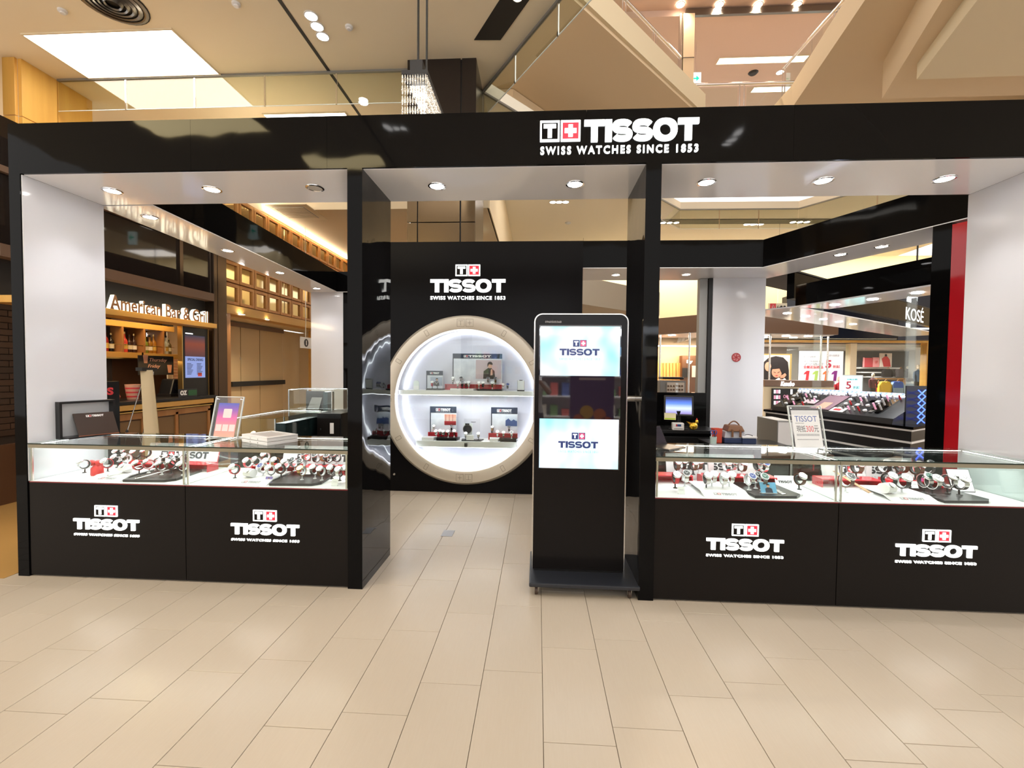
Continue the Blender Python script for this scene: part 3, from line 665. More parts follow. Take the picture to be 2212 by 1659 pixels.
counter(XL1, -2.497, 'black watch counter at far left, left end, glass case on top', 0, 1, -3.091)
counter(-2.495, XP0, 'black watch counter beside the left pier, with sunset poster on top', 0, 1, -1.907)
counter(XQ1, 1.974, 'black watch counter beside the right pier with blue dialled watches inside', 0, 1, 1.383)
counter(1.976, XR1, 'black watch counter at far right against the white end wall', 0, 1, 2.585)

# ------------------------------------------------------------------ watches
STR = {'black leather': M('strap_black', (.015, .013, .013), .45), 'brown leather': M('strap_brown', (.10, .040, .018), .45), 'steel': MT['steel'],
       'red': M('strap_red', (.62, .03, .045), .4), 'white': M('strap_white', (.82, .82, .82), .4), 'dark metal': MT['steel_dark'], 'tan leather': M('strap_tan', (.42, .24, .10), .5), 'two tone': M('strap_gold', (.75, .48, .22), .25, metal=1)}
DIA = {'white': M('dial_white', (.85, .85, .84), .3), 'black': M('dial_black', (.01, .01, .012), .2), 'blue': M('dial_blue', (.015, .04, .22), .2), 'silver': M('dial_silver', (.62, .63, .65), .3), 'green': M('dial_green', (.02, .10, .07), .3)}
M('stand_clear', (.75, .76, .78), .2); M('stand_black', (.02, .02, .022), .35)
TILT = R(48)
def watch_proto():
    t = bpy.data.objects.new('wrist_watch', None); t.empty_display_size = .03; col.objects.link(t)
    c = Vector((0, 0, .052)); rr = .0275; nv = Vector((0, -math.cos(TILT), math.sin(TILT))); cen = c+nv*rr
    def ring(a0, a1, n, r0, r1, w0, w1):
        m = MB()
        for i in range(n+1):
            a = a0+(a1-a0)*i/n; d = Vector((0, -math.cos(a), math.sin(a))); f = abs(2*i/n-1); w = w1+(w0-w1)*f
            m.v += [tuple(c+d*r0+Vector((-w/2, 0, 0))), tuple(c+d*r0+Vector((w/2, 0, 0))), tuple(c+d*r1+Vector((w/2, 0, 0))), tuple(c+d*r1+Vector((-w/2, 0, 0)))]
        for i in range(n):
            for k in range(4): m.f.append((4*i+k, 4*i+(k+1) % 4, 4*i+4+(k+1) % 4, 4*i+4+k))
        m.f += [(3, 2, 1, 0), (4*n, 4*n+1, 4*n+2, 4*n+3)]
        return m
    ring(TILT+R(33), TILT+R(327), 20, .0265, .0292, .020, .0165).build('strap', STR['black leather'], t, smooth=True)
    m = MB(); m.lathe([(0, -.004), (.0188, -.004), (.0205, -.001), (.0205, .0035), (.0185, .006), (.0172, .006), (.0172, .0045)], 24, axis=nv, o=cen)
    cs = m.build('case', 'steel', t, smooth=True)
    MB().cyl(cen+Vector((.0205, 0, 0))+nv*.001, cen+Vector((.0245, 0, 0))+nv*.001, .0028, n=8).build('crown', 'steel', cs)
    MB().cyl(cen+nv*.003, cen+nv*.0048, .0172, n=24).build('dial', DIA['white'], t)
    up = Vector((0, math.sin(TILT), math.cos(TILT))); fm = Matrix((( 1, up.x, nv.x, 0), (0, up.y, nv.y, 0), (0, up.z, nv.z, 0), (0, 0, 0, 1))); fm.translation = cen+nv*.0049
    h = MB(); stroke_mb(h, fm, [(0, -.002), (-.006, .0075)], [.0013]*2, 0, .0004); stroke_mb(h, fm, [(0, -.002), (.0095, .007)], [.001]*2, 0, .0004)
    for k in range(12):
        a = k*math.pi/6; stroke_mb(h, fm, [(.0128*math.sin(a), .0128*math.cos(a)), (.0155*math.sin(a), .0155*math.cos(a))], [.0011]*2, 0, .0004)
    h = h.build('hands', 'print_black', t); h['kind'] = 'stuff'
    s = ring(TILT+R(50), TILT+R(285), 14, .0225, .0262, .013, .013)
    s.cyl((0, 0, 0), (0, 0, .004), .011, .009, n=12); s.cyl((0, .002, .004), (0, .004, .030), .0035, n=8)
    s.build('cuff_stand', 'stand_clear', t)
    return t
WP = watch_proto(); FIRST = [True]
ORD = ['first', 'second', 'third', 'fourth', 'fifth', 'sixth', 'seventh', 'eighth', 'ninth', 'tenth', 'eleventh', 'twelfth', 'thirteenth', 'fourteenth', 'fifteenth']
def watch(x, y, z, s, rz, strap, dial, label, group, dark=False, wname='wrist_watch'):
    o = WP if FIRST[0] else copy_tree(WP); FIRST[0] = False
    o.location = (x, y, z); o.rotation_euler = (0, 0, rz); o.scale = (s, s, s); tag(o, label, 'watch', group)
    for ch in o.children:
        b = ch.name.split('.')[0]
        if b == 'strap': setmat(ch, STR[strap])
        elif b == 'dial': setmat(ch, DIA[dial])
        elif b == 'cuff_stand': setmat(ch, 'stand_black' if dark else 'stand_clear')
        elif b == 'case' and strap == 'two tone': setmat(ch, STR['two tone'])
        elif b == 'hands' and dial in ('black', 'blue', 'green'): setmat(ch, 'card_white')
    return o
S_ = {'k': 'black leather', 'b': 'brown leather', 's': 'steel', 'r': 'red', 'w': 'white', 'd': 'dark metal', 't': 'tan leather', 'g': 'two tone'}
D_ = {'w': 'white', 'k': 'black', 'b': 'blue', 's': 'silver', 'g': 'green'}
def watch_rows(place, group, rows, s, turn):
    """rows: {row name: (depth, tier height, [(photo x, strap, dial, photo y)])}"""
    for rn, (y, z, L) in rows.items():
        L = sorted(L, key=lambda q: q[0])
        for k, (px, st, dl, py) in enumerate(L):
            yy = y+(.045 if k % 2 else 0.0); p = P(px, py, Y=yy-.02)
            o = watch(p.x, yy, z, s, R(turn+random.uniform(-8, 8)), S_[st], D_[dl], '%s dial, %s strap watch, %s from left, %s row, %s' % (D_[dl], S_[st], ORD[k], rn, place), group, dark=random.random() < .4)
# display furniture inside a case ------------------------------------------
def mini_logo(parent, mtx, u0, u1, v0, v1, dark='print_black', red='print_red', paper='card_white', tagl=None, tagmat='print_grey'):
    """horizontal mark: the two squares then the word"""
    h = v1-v0; ew = min(h*2.06, (u1-u0)*.30); gap = h*.22
    emblem(parent, mtx, u0, u0+ew, v0, v1, .0012, dark, dark, paper, red, paper)
    wordmark(parent, mtx, u0+ew+gap, u1, v0, v1, .0012, dark, False)
    if tagl: text('tagline', 'SWISS WATCHES SINCE 1853', tagmat, parent, mtx, u0, u1, v0+tagl[0], v0+tagl[1], depth=.0006, space=1.2)
def tilted(x, y, z, lean, rz=0): return Matrix.Translation((x, y, z)) @ Matrix.Rotation(rz, 4, 'Z') @ Matrix.Rotation(lean, 4, 'X') @ FRONT
def back_card(x0, x1, y, z, h, label, lean=R(-16), u=None):
    t = thing('display_card', label, 'display card', ((x0+x1)/2, y, z)); w = (x1-x0)/2
    m = MB(); mt = tilted(0, 0, 0, lean); poly_mb(m, mt, [(-w, 0), (w, 0), (w, h), (-w, h)], -.006, 0); m.build('board', 'card_grey', t)
    m = MB(); poly_mb(m, mt @ Matrix.Translation((0, 0, -.006)), [(w, 0), (w+.004, 0), (w+.004, h), (w, h)], 0, .008); m.build('red_edge', 'print_red', t)
    mini_logo(t, mt, -w*.62 if u is None else u[0], w*.72 if u is None else u[1], h*.37, h*.655, paper='card_white', tagl=(-h*.19, -h*.08))
    bx('strut', 'card_grey', t, -.02, .02, .01, .035, 0, h*.8)
    return t
def riser(x0, x1, y0, y1, z0, z1, label, mat='red_acrylic'):
    t = thing('display_riser', label, 'display riser', ((x0+x1)/2, (y0+y1)/2, z0)); w, d, h = (x1-x0)/2, (y1-y0)/2, z1-z0
    bx('top', mat, t, -w, w, -d, d, h-.007, h, bevel=.001); bx('side', mat, t, -w, -w+.007, -d, d, 0, h-.007); bx('side', mat, t, w-.007, w, -d, d, 0, h-.007); bx('back', mat, t, -w+.007, w-.007, d-.006, d, 0, h-.007)
def plinth(x0, x1, y0, y1, z, label, h=.030):
    """white sloping tongue with the printed mark on its front lip"""
    t = thing('display_plinth', label, 'display plinth', ((x0+x1)/2, y0, z)); w = (x1-x0)/2; L = y1-y0; m = MB()
    m.prism([(-w*1.08, 0, 0), (-w*1.08, .006, .004), (-w*1.08, .085, h), (-w*1.08, L, h), (-w*1.08, L, h-.006), (-w*1.08, .09, h-.007), (-w*1.08, .02, 0)], (w*2.16, 0, 0)); m.build('tongue', 'white_soft', t)
    an = math.atan2(h-.004, .079); mt = Matrix.Translation((0, .006, .0045)) @ Matrix.Rotation(an-math.pi/2, 4, 'X') @ FRONT
    mini_logo(t, mt, -w*.55, w*.55, .022, .046, dark='print_grey', red='print_red')
    bx('foot', 'white_soft', t, -w, w, L-.03, L-.02, 0, h-.006)
def slab_tray(x0, x1, y0, y1, z, label, mat='black_satin', h=.018, skew=.05):
    m = MB(); m.prism([(x0, y0, z), (x1, y0+.02, z), (x1+skew, y0+.07, z), (x1+skew*.4, y1, z), (x0-skew*.3, y1, z)], (0, 0, h)); m.build('display_tray', mat, None, bevel=.002, label=label, cat='display tray')
def price_card(x, y, z, label, w=.035, h=.045, lean=R(-20), mat='card_white'):
    t = thing('price_card', label, 'price card', (x, y, z)); mt = tilted(0, 0, 0, lean)
    m = MB(); poly_mb(m, mt, [(-w/2, 0), (w/2, 0), (w/2, h), (-w/2, h)], -.002, 0); m.build('card', mat, t)
    m = MB(); poly_mb(m, mt, [(-w*.3, h*.55), (w*.3, h*.55), (w*.3, h*.60), (-w*.3, h*.60)], 0, .0005); m.build('printed_line', 'print_grey', t)
    bx('foot', 'stand_clear', t, -w/2, w/2, -.004, .012, 0, .003)
def cushion(x, y, z, label, s=1.0, rz=0):
    t = thing('watch_cushion', label, 'cushion', (x, y, z), rz); m = MB(); n = 10
    m.prism([(-.03*s, .032*s*math.cos(a), .030*s+.028*s*math.sin(a)) for a in [2*math.pi*k/14 for k in range(14)]], (.06*s, 0, 0)); m.build('roll', 'white_soft', t, smooth=True)
    MB().lathe([(0, .0), (.017*s, .0), (.019*s, .004), (.017*s, .008), (0, .008)], 18, axis=(0, -.7, .7), o=(0, -.018*s, .047*s)).build('watch_case', 'steel', t, smooth=True)
    MB().cyl((0, -.024*s, .053*s), (0, -.0245*s, .0535*s), .015*s, n=16).build('dial', DIA['white'], t)
T1, T2 = ZD+.03, ZD+.062
U = ('far left case', 'case beside left pier', 'case beside right pier', 'far right case')
def furnish(k, x0, x1, px0, px1, sx0, sx1, cx0, cx1, rx):
    bx_ = U[k]
    plinth(px0, px1, .035, .36, ZD, 'white tongue plinth with printed logo in the '+bx_)
    slab_tray(sx0, sx1, .04, .40, ZD, 'black tray in the '+bx_)
    for j, (a, b) in enumerate(rx): riser(a, b, .38, .50, ZD, T2, 'red acrylic riser, %s, in the %s' % (('left one', 'right one')[j] if len(rx) > 1 else 'along the back', bx_))
    back_card(cx0, cx1, .525, ZD+.002, .20, 'white card with the brand name standing in the '+bx_)
furnish(0, XL1, -2.497, -3.27, -3.03, -3.0, -2.70, -3.28, -2.66, [(-3.38, -2.62)])
furnish(1, -2.495, XP0, -2.18, -1.93, -1.90, -1.60, -2.10, -1.46, [(-2.26, -1.90), (-1.86, -1.34)])
furnish(2, XQ1, 1.974, 1.14, 1.42, 1.46, 1.74, 1.02, 1.70, [(.83, 1.17), (1.24, 1.78)])
furnish(3, 1.976, XR1, 2.35, 2.62, 2.66, 2.95, 2.20, 2.88, [(2.10, 2.52), (2.58, 2.95)])
g = ('watches in the far left case', 'watches in the case beside the left pier', 'watches in the case beside the right pier', 'watches in the far right case')
watch_rows('far left case', g[0], {
    'front': (.16, T1, [(176, 's', 'w', 1009), (226, 'r', 'w', 1004), (294, 'r', 'w', 1008), (316, 'r', 'w', 1006), (344, 'b', 'w', 1008), (364, 'b', 'w', 1010), (390, 'k', 's', 1013)]),
    'middle': (.30, T1+.012, [(248, 'k', 'w', 998), (268, 's', 'w', 990), (339, 'b', 's', 989), (356, 'k', 'w', 986), (372, 'k', 'k', 989), (388, 'b', 'k', 989)]),
    'back': (.43, T2, [(251, 'k', 'w', 980), (269, 'b', 'w', 974), (289, 'k', 's', 981), (311, 'b', 's', 980)])}, 1.25, -20)
watch_rows('case beside left pier', g[1], {
    'front': (.16, T1-.012, [(503, 'r', 'w', 1016), (564, 's', 'b', 1007), (581, 's', 'w', 1004), (603, 'b', 'w', 1009), (649, 'g', 'w', 1024), (677, 'd', 'w', 1018), (692, 'b', 'w', 1014), (714, 's', 'w', 1021), (731, 's', 'w', 1018), (746, 'r', 'w', 1024)]),
    'middle': (.29, T1+.01, [(533, 'r', 'w', 992), (551, 's', 'w', 990), (574, 't', 'w', 992), (592, 't', 'w', 992), (615, 'd', 's', 1010), (633, 'd', 'k', 1006), (649, 'd', 'k', 1004)]),
    'back': (.43, T2, [(571, 'b', 'w', 980), (659, 'b', 'k', 992), (681, 'k', 'k', 990), (697, 't', 'w', 992), (708, 'k', 'k', 992), (724, 'k', 'k', 990)])}, 1.25, -16)
watch_rows('case beside right pier', g[2], {
    'front': (.17, T1-.008, [(1461, 'r', 'w', 1037), (1482, 's', 'k', 1032), (1529, 's', 'w', 1030), (1541, 's', 'w', 1028), (1565, 's', 'w', 1032), (1579, 's', 'w', 1028), (1622, 's', 'b', 1037), (1636, 's', 'k', 1035), (1650, 'd', 'g', 1034), (1731, 'b', 'w', 1041)]),
    'back': (.43, T2, [(1464, 'b', 'w', 1005), (1477, 'k', 'w', 1000), (1500, 'b', 'w', 1009), (1512, 'b', 'w', 1007), (1571, 's', 'w', 1013), (1584, 's', 'g', 1009), (1606, 'b', 'w', 1015), (1639, 's', 'b', 1013), (1652, 's', 'b', 1013)])}, 1.4, 8)
watch_rows('far right case', g[3], {
    'front': (.17, T1-.008, [(1832, 'b', 'k', 1043), (1925, 'k', 'w', 1036), (1955, 'k', 'w', 1043), (2003, 's', 'g', 1049), (2021, 's', 's', 1045), (2054, 's', 'w', 1053), (2080, 's', 'w', 1053)]),
    'back': (.43, T2, [(1855, 'b', 'k', 1013), (1914, 'k', 'w', 1022), (1938, 'd', 'w', 1020), (1952, 'b', 'w', 1018), (1984, 'b', 'w', 1024), (2007, 'k', 'k', 1024)])}, 1.62, 14)
cushion(P(272, 1010, Y=.2).x, .20, T1, 'white watch cushion on the tongue plinth in the far left case', 1.15, R(-15))
cushion(P(540, 1018, Y=.15).x, .15, ZD+.03, 'white watch cushion in the case beside the left pier', 1.1, R(-12))
cushion(P(1914, 1055, Y=.15).x, .14, ZD+.03, 'white watch cushion in the far right case', 1.25, R(20))
# loose pieces in the cases
for i, (px, py, y, z, lab) in enumerate(((228, 1015, .13, ZD, 'small white price card by the red strap watch, far left case'), (268, 990, .33, T1+.01, 'small white price card in the middle row, far left case'),
        (556, 1000, .30, T1, 'small white price card in the middle row beside left pier'), (664, 1005, .28, T1, 'small white price card between dark watches beside left pier'),
        (722, 1033, .08, ZD, 'small white price card front right beside left pier'), (1473, 1052, .10, ZD, 'small white price card front left beside right pier'), (1480, 1020, .36, T1, 'small white price card back left beside right pier'),
        (1615, 1030, .33, T1, 'small white price card behind blue watch beside right pier'), (1978, 1040, .30, T1, 'small white price card behind silver watches, far right case'))):
    p = P(px, py, Y=y); price_card(p.x, y, z, lab, .045, .05)
p = P(1702, 1040, Y=.34); t = thing('brand_card', 'white leaning card printed with logo right of blue watches', 'card', (p.x, .36, ZD)); mt = tilted(0, 0, 0, R(-24))
m = MB(); poly_mb(m, mt, [(-.07, 0), (.07, 0), (.07, .085), (-.07, .085)], -.003, 0); m.build('card', 'card_white', t); wordmark(t, mt, -.05, .05, .03, .048, .001, 'print_black', False); bx('foot', 'card_white', t, -.05, .05, 0, .03, 0, .004)
def photo_card(px, py, y, z, w, h, label, sky='#6fb3dd'):
    p = P(px, py, Y=y); t = thing('photo_card', label, 'photo card', (p.x, y, z)); mt = tilted(0, 0, 0, R(-25)); m = MB(); poly_mb(m, mt, [(-w/2, 0), (w/2, 0), (w/2, h), (-w/2, h)], -.004, 0); m.build('card', M('photo_sky_%d' % px, sky, .3), t)
    m = MB(); poly_mb(m, mt, [(-w*.22, 0), (w*.25, 0), (w*.22, h*.42), (w*.07, h*.52), (-w*.07, h*.52), (-w*.2, h*.42)], 0, .0006); m.build('printed_coat', 'print_navy', t)
    m = MB(); poly_mb(m, mt, [(.1*w*math.cos(a), h*.66+.14*h*math.sin(a)) for a in [2*math.pi*k/14 for k in range(14)]], 0, .0006); m.build('printed_face', M('skin_print_%d' % px, '#d9a688', .5), t)
    m = MB(); poly_mb(m, mt, [(.11*w*math.cos(a), h*.72+.12*h*math.sin(a)) for a in [math.pi*k/10 for k in range(11)]], 0, .0008); m.build('printed_hair', 'print_black', t)
    bx('foot', 'stand_clear', t, -w/2, w/2, -.004, .02, 0, .003)
photo_card(1662, 1062, .11, ZD+.018, .105, .075, 'small blue photo card of a person in dark coat, black tray'); photo_card(578, 1028, .10, ZD, .05, .05, 'tiny violet photo card on the plinth beside left pier', '#8a78c0')
t = thing('info_card', 'tall white info card on black easel in the far right case', 'card', (P(2080, 1050, Y=.33).x+.02, .34, ZD)); mt = tilted(0, 0, 0, R(-22), R(0)); m = MB(); poly_mb(m, mt, [(-.078, -.0), (.078, 0), (.078, .165), (-.078, .165)], -.006, -.001); m.build('backing', 'black_satin', t)
m = MB(); poly_mb(m, mt, [(-.074, .006), (.074, .006), (.074, .162), (-.074, .162)], -.001, .001); m.build('sheet', 'card_white', t)
m = MB(); [poly_mb(m, mt, [(-.05, .135-.016*k), (-.05+.02*(1+k % 3), .135-.016*k), (-.05+.02*(1+k % 3), .139-.016*k), (-.05, .139-.016*k)], .001, .0015) for k in range(6)]; m.build('printed_lines', 'print_grey', t)['kind'] = 'stuff'
# loose straps laid out
def strap_piece(x, y, z, L, w, rz, lean, mat, label):
    t = thing('watch_strap', label, 'watch strap', (x, y, z), rz); t.rotation_euler = (lean, 0, rz)
    m = MB(); n = 12
    for i in range(n+1):
        f = i/n; ww = w*(1-.35*f); yy = L*f; m.v += [(-ww/2, yy, 0), (ww/2, yy, 0), (ww/2, yy, .003), (-ww/2, yy, .003)]
    for i in range(n):
        for q in range(4): m.f.append((4*i+q, 4*i+(q+1) % 4, 4*i+4+(q+1) % 4, 4*i+4+q))
    m.f += [(3, 2, 1, 0), (4*n, 4*n+1, 4*n+2, 4*n+3)]; m.build('band', mat, t)
    bx('buckle', 'steel', t, -w*.5, w*.5, -.012, -.002, 0, .005, bevel=.001)
p = P(1880, 1058, Y=.12); strap_piece(p.x, .12, ZD+.034, .26, .036, R(24), R(22), STR['tan leather'], 'long tan strap leaning up in the far right case')
p = P(1690, 1070, Y=.10); strap_piece(p.x, .10, ZD+.020, .20, .034, R(24), R(14), STR['dark metal'], 'grey metal bracelet lying on black tray near photo card')
p = P(1712, 1064, Y=.14); strap_piece(p.x+.05, .13, ZD+.004, .18, .014, R(58), R(5), STR['steel'], 'thin steel tweezers shaped bracelet on the deck beside brand card')
p = P(296, 1030, Y=.07); strap_piece(p.x, .07, ZD+.02, .24, .026, R(-40), R(10), STR['white'], 'white strap laid across the black tray, far left case')
p = P(236, 1022, Y=.10); strap_piece(p.x, .10, T1+.002, .20, .022, R(-42), R(14), STR['white'], 'white strap laid on the tongue plinth, far left case')
# red gift pouch
p = P(204, 1010, Y=.2); t = thing('red_pouch', 'red pouch shaped stand in the far left case', 'pouch', (p.x, .22, ZD)); M('pouch_red', (.72, .05, .05), .35)
MB().lathe([(0, 0), (.036, 0), (.040, .01), (.038, .055), (.024, .072), (.028, .085)], 16).build('bag', 'pouch_red', t, smooth=True); MB().ell((-.03, -.01, .095), (.03, .016, .024)).build('bow', 'pouch_red', t, smooth=True); MB().ell((.02, -.01, .098), (.028, .016, .02)).build('bow', 'pouch_red', t, smooth=True)
# ================================================================== on the counters
def rrect(w, z0, z1, r, n=6, only_top=True):
    p = [(-w, z0), (w, z0)] if only_top else [(-w+r+r*math.cos(a), z0+r+r*math.sin(a)) for a in [math.pi+math.pi/2*k/n for k in range(n+1)]]+[(w-r+r*math.cos(a), z0+r+r*math.sin(a)) for a in [1.5*math.pi+math.pi/2*k/n for k in range(n+1)]]
    return p+[(w-r+r*math.cos(a), z1-r+r*math.sin(a)) for a in [math.pi/2*k/n for k in range(n+1)]]+[(-w+r+r*math.cos(a), z1-r+r*math.sin(a)) for a in [math.pi/2+math.pi/2*k/n for k in range(n+1)]]
# ---- the screen totem
M('screen_body', (.007, .006, .006), .22, spec=.14)
ctx = .305; tot = thing('screen_totem', 'tall black wheeled screen totem standing in the booth doorway', 'digital signage', (ctx, .20, 0))
hw = .334
m = MB(); poly_mb(m, FRONT, rrect(hw-.009, .102, 1.939, .052), -.060, .004); m.build('body', 'screen_body', tot)
m = MB(); o_ = rrect(hw, .10, 1.948, .06); i_ = rrect(hw-.009, .10, 1.939, .052); n = len(o_)
for k in range(1, n):
    k2 = (k+1) % n
    for (w0, w1) in ((-.062, -.004),):
        q = [FRONT @ Vector((*a, z)) for z in (w0, w1) for a in (o_[k], o_[k2], i_[k2], i_[k])]
        m.add(q, [(4, 5, 6, 7), (3, 2, 1, 0), (0, 1, 5, 4), (2, 3, 7, 6)])
m.build('silver_edge', 'steel', tot)
def scr(px, py): p = P(px, py, Y=.196); return p.x-ctx, p.z
x0, zt = scr(1167, 704); x1, _ = scr(1341, 706); _, zb = scr(1166, 1010); _, za = scr(1166, 811); _, zc = scr(1166, 903)
def plate_(name, mat, par, a, b, c, d_, w0, w1): mm = MB(); poly_mb(mm, FRONT, [(a, c), (b, c), (b, d_), (a, d_)], w0, w1); return mm.build(name, mat, par)
sc = plate_('screen_glass', M('screen_dark', (.012, .010, .014), .03, spec=1.0, coat=.6), tot, x0-.006, x1+.006, zb-.006, zt+.006, .004, .006)
def screen_mat():
    m = bpy.data.materials.new('screen_sky'); m.use_nodes = True; nt = m.node_tree; p = nt.nodes['Principled BSDF']
    tc = nt.nodes.new('ShaderNodeTexCoord'); nz = nt.nodes.new('ShaderNodeTexNoise'); cr = nt.nodes.new('ShaderNodeValToRGB'); mp = nt.nodes.new('ShaderNodeMapping'); gr = nt.nodes.new('ShaderNodeSeparateXYZ'); ad = nt.nodes.new('ShaderNodeMath')
    nz.inputs['Scale'].default_value = 2.2; mp.inputs['Scale'].default_value = (1.6, 1, 1); nt.links.new(tc.outputs['Object'], mp.inputs[0]); nt.links.new(mp.outputs[0], nz.inputs['Vector'])
    cr.color_ramp.elements[0].position = .38; cr.color_ramp.elements[0].color = (*lin('#8fe6f6'), 1); cr.color_ramp.elements[1].position = .62; cr.color_ramp.elements[1].color = (*lin('#f1f4ff'), 1)
    nt.links.new(nz.outputs['Fac'], cr.inputs[0]); nt.links.new(cr.outputs[0], p.inputs['Emission Color']); p.inputs['Emission Strength'].default_value = 1.0; p.inputs['Base Color'].default_value = (.02, .02, .02, 1); p.inputs['Roughness'].default_value = .08
    MT['screen_sky'] = m
screen_mat()
M('ink_navy', (.02, .02, .02), .3, emit=1, ec='#15285f'); M('ink_pink', (.02, .02, .02), .3, emit=1, ec='#e2466f'); M('ink_white', (.02, .02, .02), .3, emit=1, ec='#f4f6ff'); M('ink_teal', (.02, .02, .02), .3, emit=1, ec='#49c3d8')
mid = (x0+x1)/2
for (z0, z1, cy) in ((za, zt, 0), (zb, zc, 0)):
    s_ = plate_('lit_picture', 'screen_sky', sc, x0+.003, x1-.003, z0, z1-.003, .006, .0068)
    h = z1-z0; m2 = FRONT @ Matrix.Translation((mid+.02*0, 0, .0069)); e0 = z0+h*.585; c = .0006
    emblem(s_, m2, -.050, .046, e0, e0+.048, c, 'ink_navy', 'ink_navy', 'ink_white', 'ink_pink', 'ink_white'); wordmark(s_, m2, -.145, .138, z0+h*.41, z0+h*.545, c, 'ink_navy', False)
    text('tagline', 'SWISS WATCHES SINCE 1853', 'ink_teal', s_, m2, -.145, .140, z0+h*.315, z0+h*.36, depth=.0004, space=1.3)
text('service_number', '0960505568', 'print_grey', tot, FRONT @ Matrix.Translation((0, 0, .0045)), x0+.035, x0+.15, zt+.022, zt+.036, depth=.0004)
bpl = MB(); b0 = (-.042-ctx, .70-ctx); bpl.box(b0[0], b0[1], -.225, .315, .072, .100); bpl.build('base_plate', M('plate_navy', (.014, .016, .022), .42), tot, bevel=.008)
bx('foot_flange', 'black_satin', tot, -hw+.02, hw-.02, -.03, .10, .100, .104)
for (cx_, cy_) in ((b0[0]+.05, -.17), (b0[1]-.06, -.17), (b0[0]+.05, .26), (b0[1]-.06, .26)):
    cst = MB(); cst.cyl((cx_-.010, cy_, .028), (cx_+.010, cy_, .028), .028, n=18); cst = cst.build('caster', M('rubber', (.05, .03, .02), .6) if 'rubber' not in MT else 'rubber', tot, smooth=True)
    f = MB(); f.box(cx_-.018, cx_+.018, cy_-.02, cy_+.03, .066, .072)
    for sx in (-.015, .012): f.prism([(cx_+sx, cy_-.012, .066), (cx_+sx, cy_+.026, .066), (cx_+sx, cy_+.008, .022), (cx_+sx, cy_-.006, .022)], (.003, 0, 0))
    f.build('caster_fork', 'steel', cst)
MB().cyl((hw, .03, 1.345), (hw+.055, .03, 1.345), .021, n=18).build('side_knob', 'steel', tot, smooth=True)

# ---- left counter top: framed display, sunset acrylic stand, white tray
ZC = ZG
def shadow_frame():
    t = thing('display_box_frame', 'black shallow frame box with grey inside against the left white wall', 'display frame', (-3.60, .36, ZC), R(76)); w, h, dd = .185, .285, .055
    bx('back', M('frame_inner', (.55, .57, .60), .35), t, -w, w, .045, .05, 0, h)
    for q in ((-w, -w+.016, 0, h), (w-.016, w, 0, h)): bx('stile', 'black_satin', t, q[0], q[1], -.01, .045, q[2], q[3])
    bx('rail', 'black_satin', t, -w+.016, w-.016, -.01, .045, h-.016, h); bx('rail', 'black_satin', t, -w+.016, w-.016, -.08, .045, 0, .012)
    c = thing('brand_plaque', 'dark brown brand plaque leaning against the black frame box', 'plaque', (-3.515, .37, ZC+.013), R(66)); mt = tilted(0, 0, 0, R(-24)); m = MB()
    poly_mb(m, mt, [(-.125, 0), (.125, 0), (.115, .19), (-.135, .19)], -.010, 0); m.build('board', M('plaque_brown', (.035, .020, .015), .35), c)
    m = MB(); poly_mb(m, mt, [(-.127, -.002), (.127, -.002), (.127, .002), (-.127, .002)], -.010, .001); m.build('copper_edge', M('copper', (.45, .16, .08), .3, metal=.8), c)
    mini_logo(c, mt, -.06, .05, .155, .172, dark='card_white', red='print_red', paper='plaque_brown')
shadow_frame()
def ramp_mat(name, axis, stops, scale=1.0, off=0.0, rough=.3, emit=0):
    m = bpy.data.materials.new(name); m.use_nodes = True; nt = m.node_tree; p = nt.nodes['Principled BSDF']; tc = nt.nodes.new('ShaderNodeTexCoord'); sx = nt.nodes.new('ShaderNodeSeparateXYZ'); cr = nt.nodes.new('ShaderNodeValToRGB')
    nt.links.new(tc.outputs['Generated'], sx.inputs[0]); nt.links.new(sx.outputs[axis], cr.inputs[0]); e = cr.color_ramp.elements
    while len(e) < len(stops): e.new(.5)
    for k, (q, c) in enumerate(stops): e[k].position = q; e[k].color = (*lin(c), 1)
    nt.links.new(cr.outputs[0], p.inputs['Base Color']); p.inputs['Roughness'].default_value = rough
    if emit: nt.links.new(cr.outputs[0], p.inputs['Emission Color']); p.inputs['Emission Strength'].default_value = emit
    MT[name] = m; return m
def acrylic_stand(name, label, x, y, rz, w, h, lean, sheet_fn):
    t = thing(name, label, 'acrylic stand', (x, y, ZC), rz); mt = tilted(0, 0, .004, lean)
    m = MB(); poly_mb(m, mt, [(-w, 0), (w, 0), (w, h), (-w, h)], .003, .006); m.build('front_sheet', 'acrylic', t)
    m = MB(); poly_mb(m, mt, [(-w, 0), (w, 0), (w, h), (-w, h)], -.006, -.003); m.build('back_sheet', 'acrylic', t)
    m = MB()
    for q in (((-w, 0), (-w+.004, 0), (-w+.004, h), (-w, h)), ((w-.004, 0), (w, 0), (w, h), (w-.004, h)), ((-w+.004, h-.004), (w-.004, h-.004), (w-.004, h), (-w+.004, h))): poly_mb(m, mt, q, -.0065, -.0062+.013)
    m.build('polished_edge', 'acrylic_edge', t)
    f = MB(); [f.tube([(s*w*.9, 0, .004), (s*w*.9, -.05, .003), (s*w*.9, -.06, .010)], .003, 6) for s in (-1, 1)]; f.tube([(-w*.9, .09, .004), (w*.9, .09, .004)], .003, 6); [f.tube([(s*w*.9, 0, .004), (s*w*.9, .09, .004)], .003, 6) for s in (-1, 1)]
    f.build('foot', 'acrylic_edge', t)
    for s in (-1, 1): MB().cyl(mt @ Vector((s*(w-.02), h-.02, -.007)), mt @ Vector((s*(w-.02), h-.02, .009)), .005, n=10).build('screw', 'chrome', t)
    sheet_fn(t, mt)
    return t
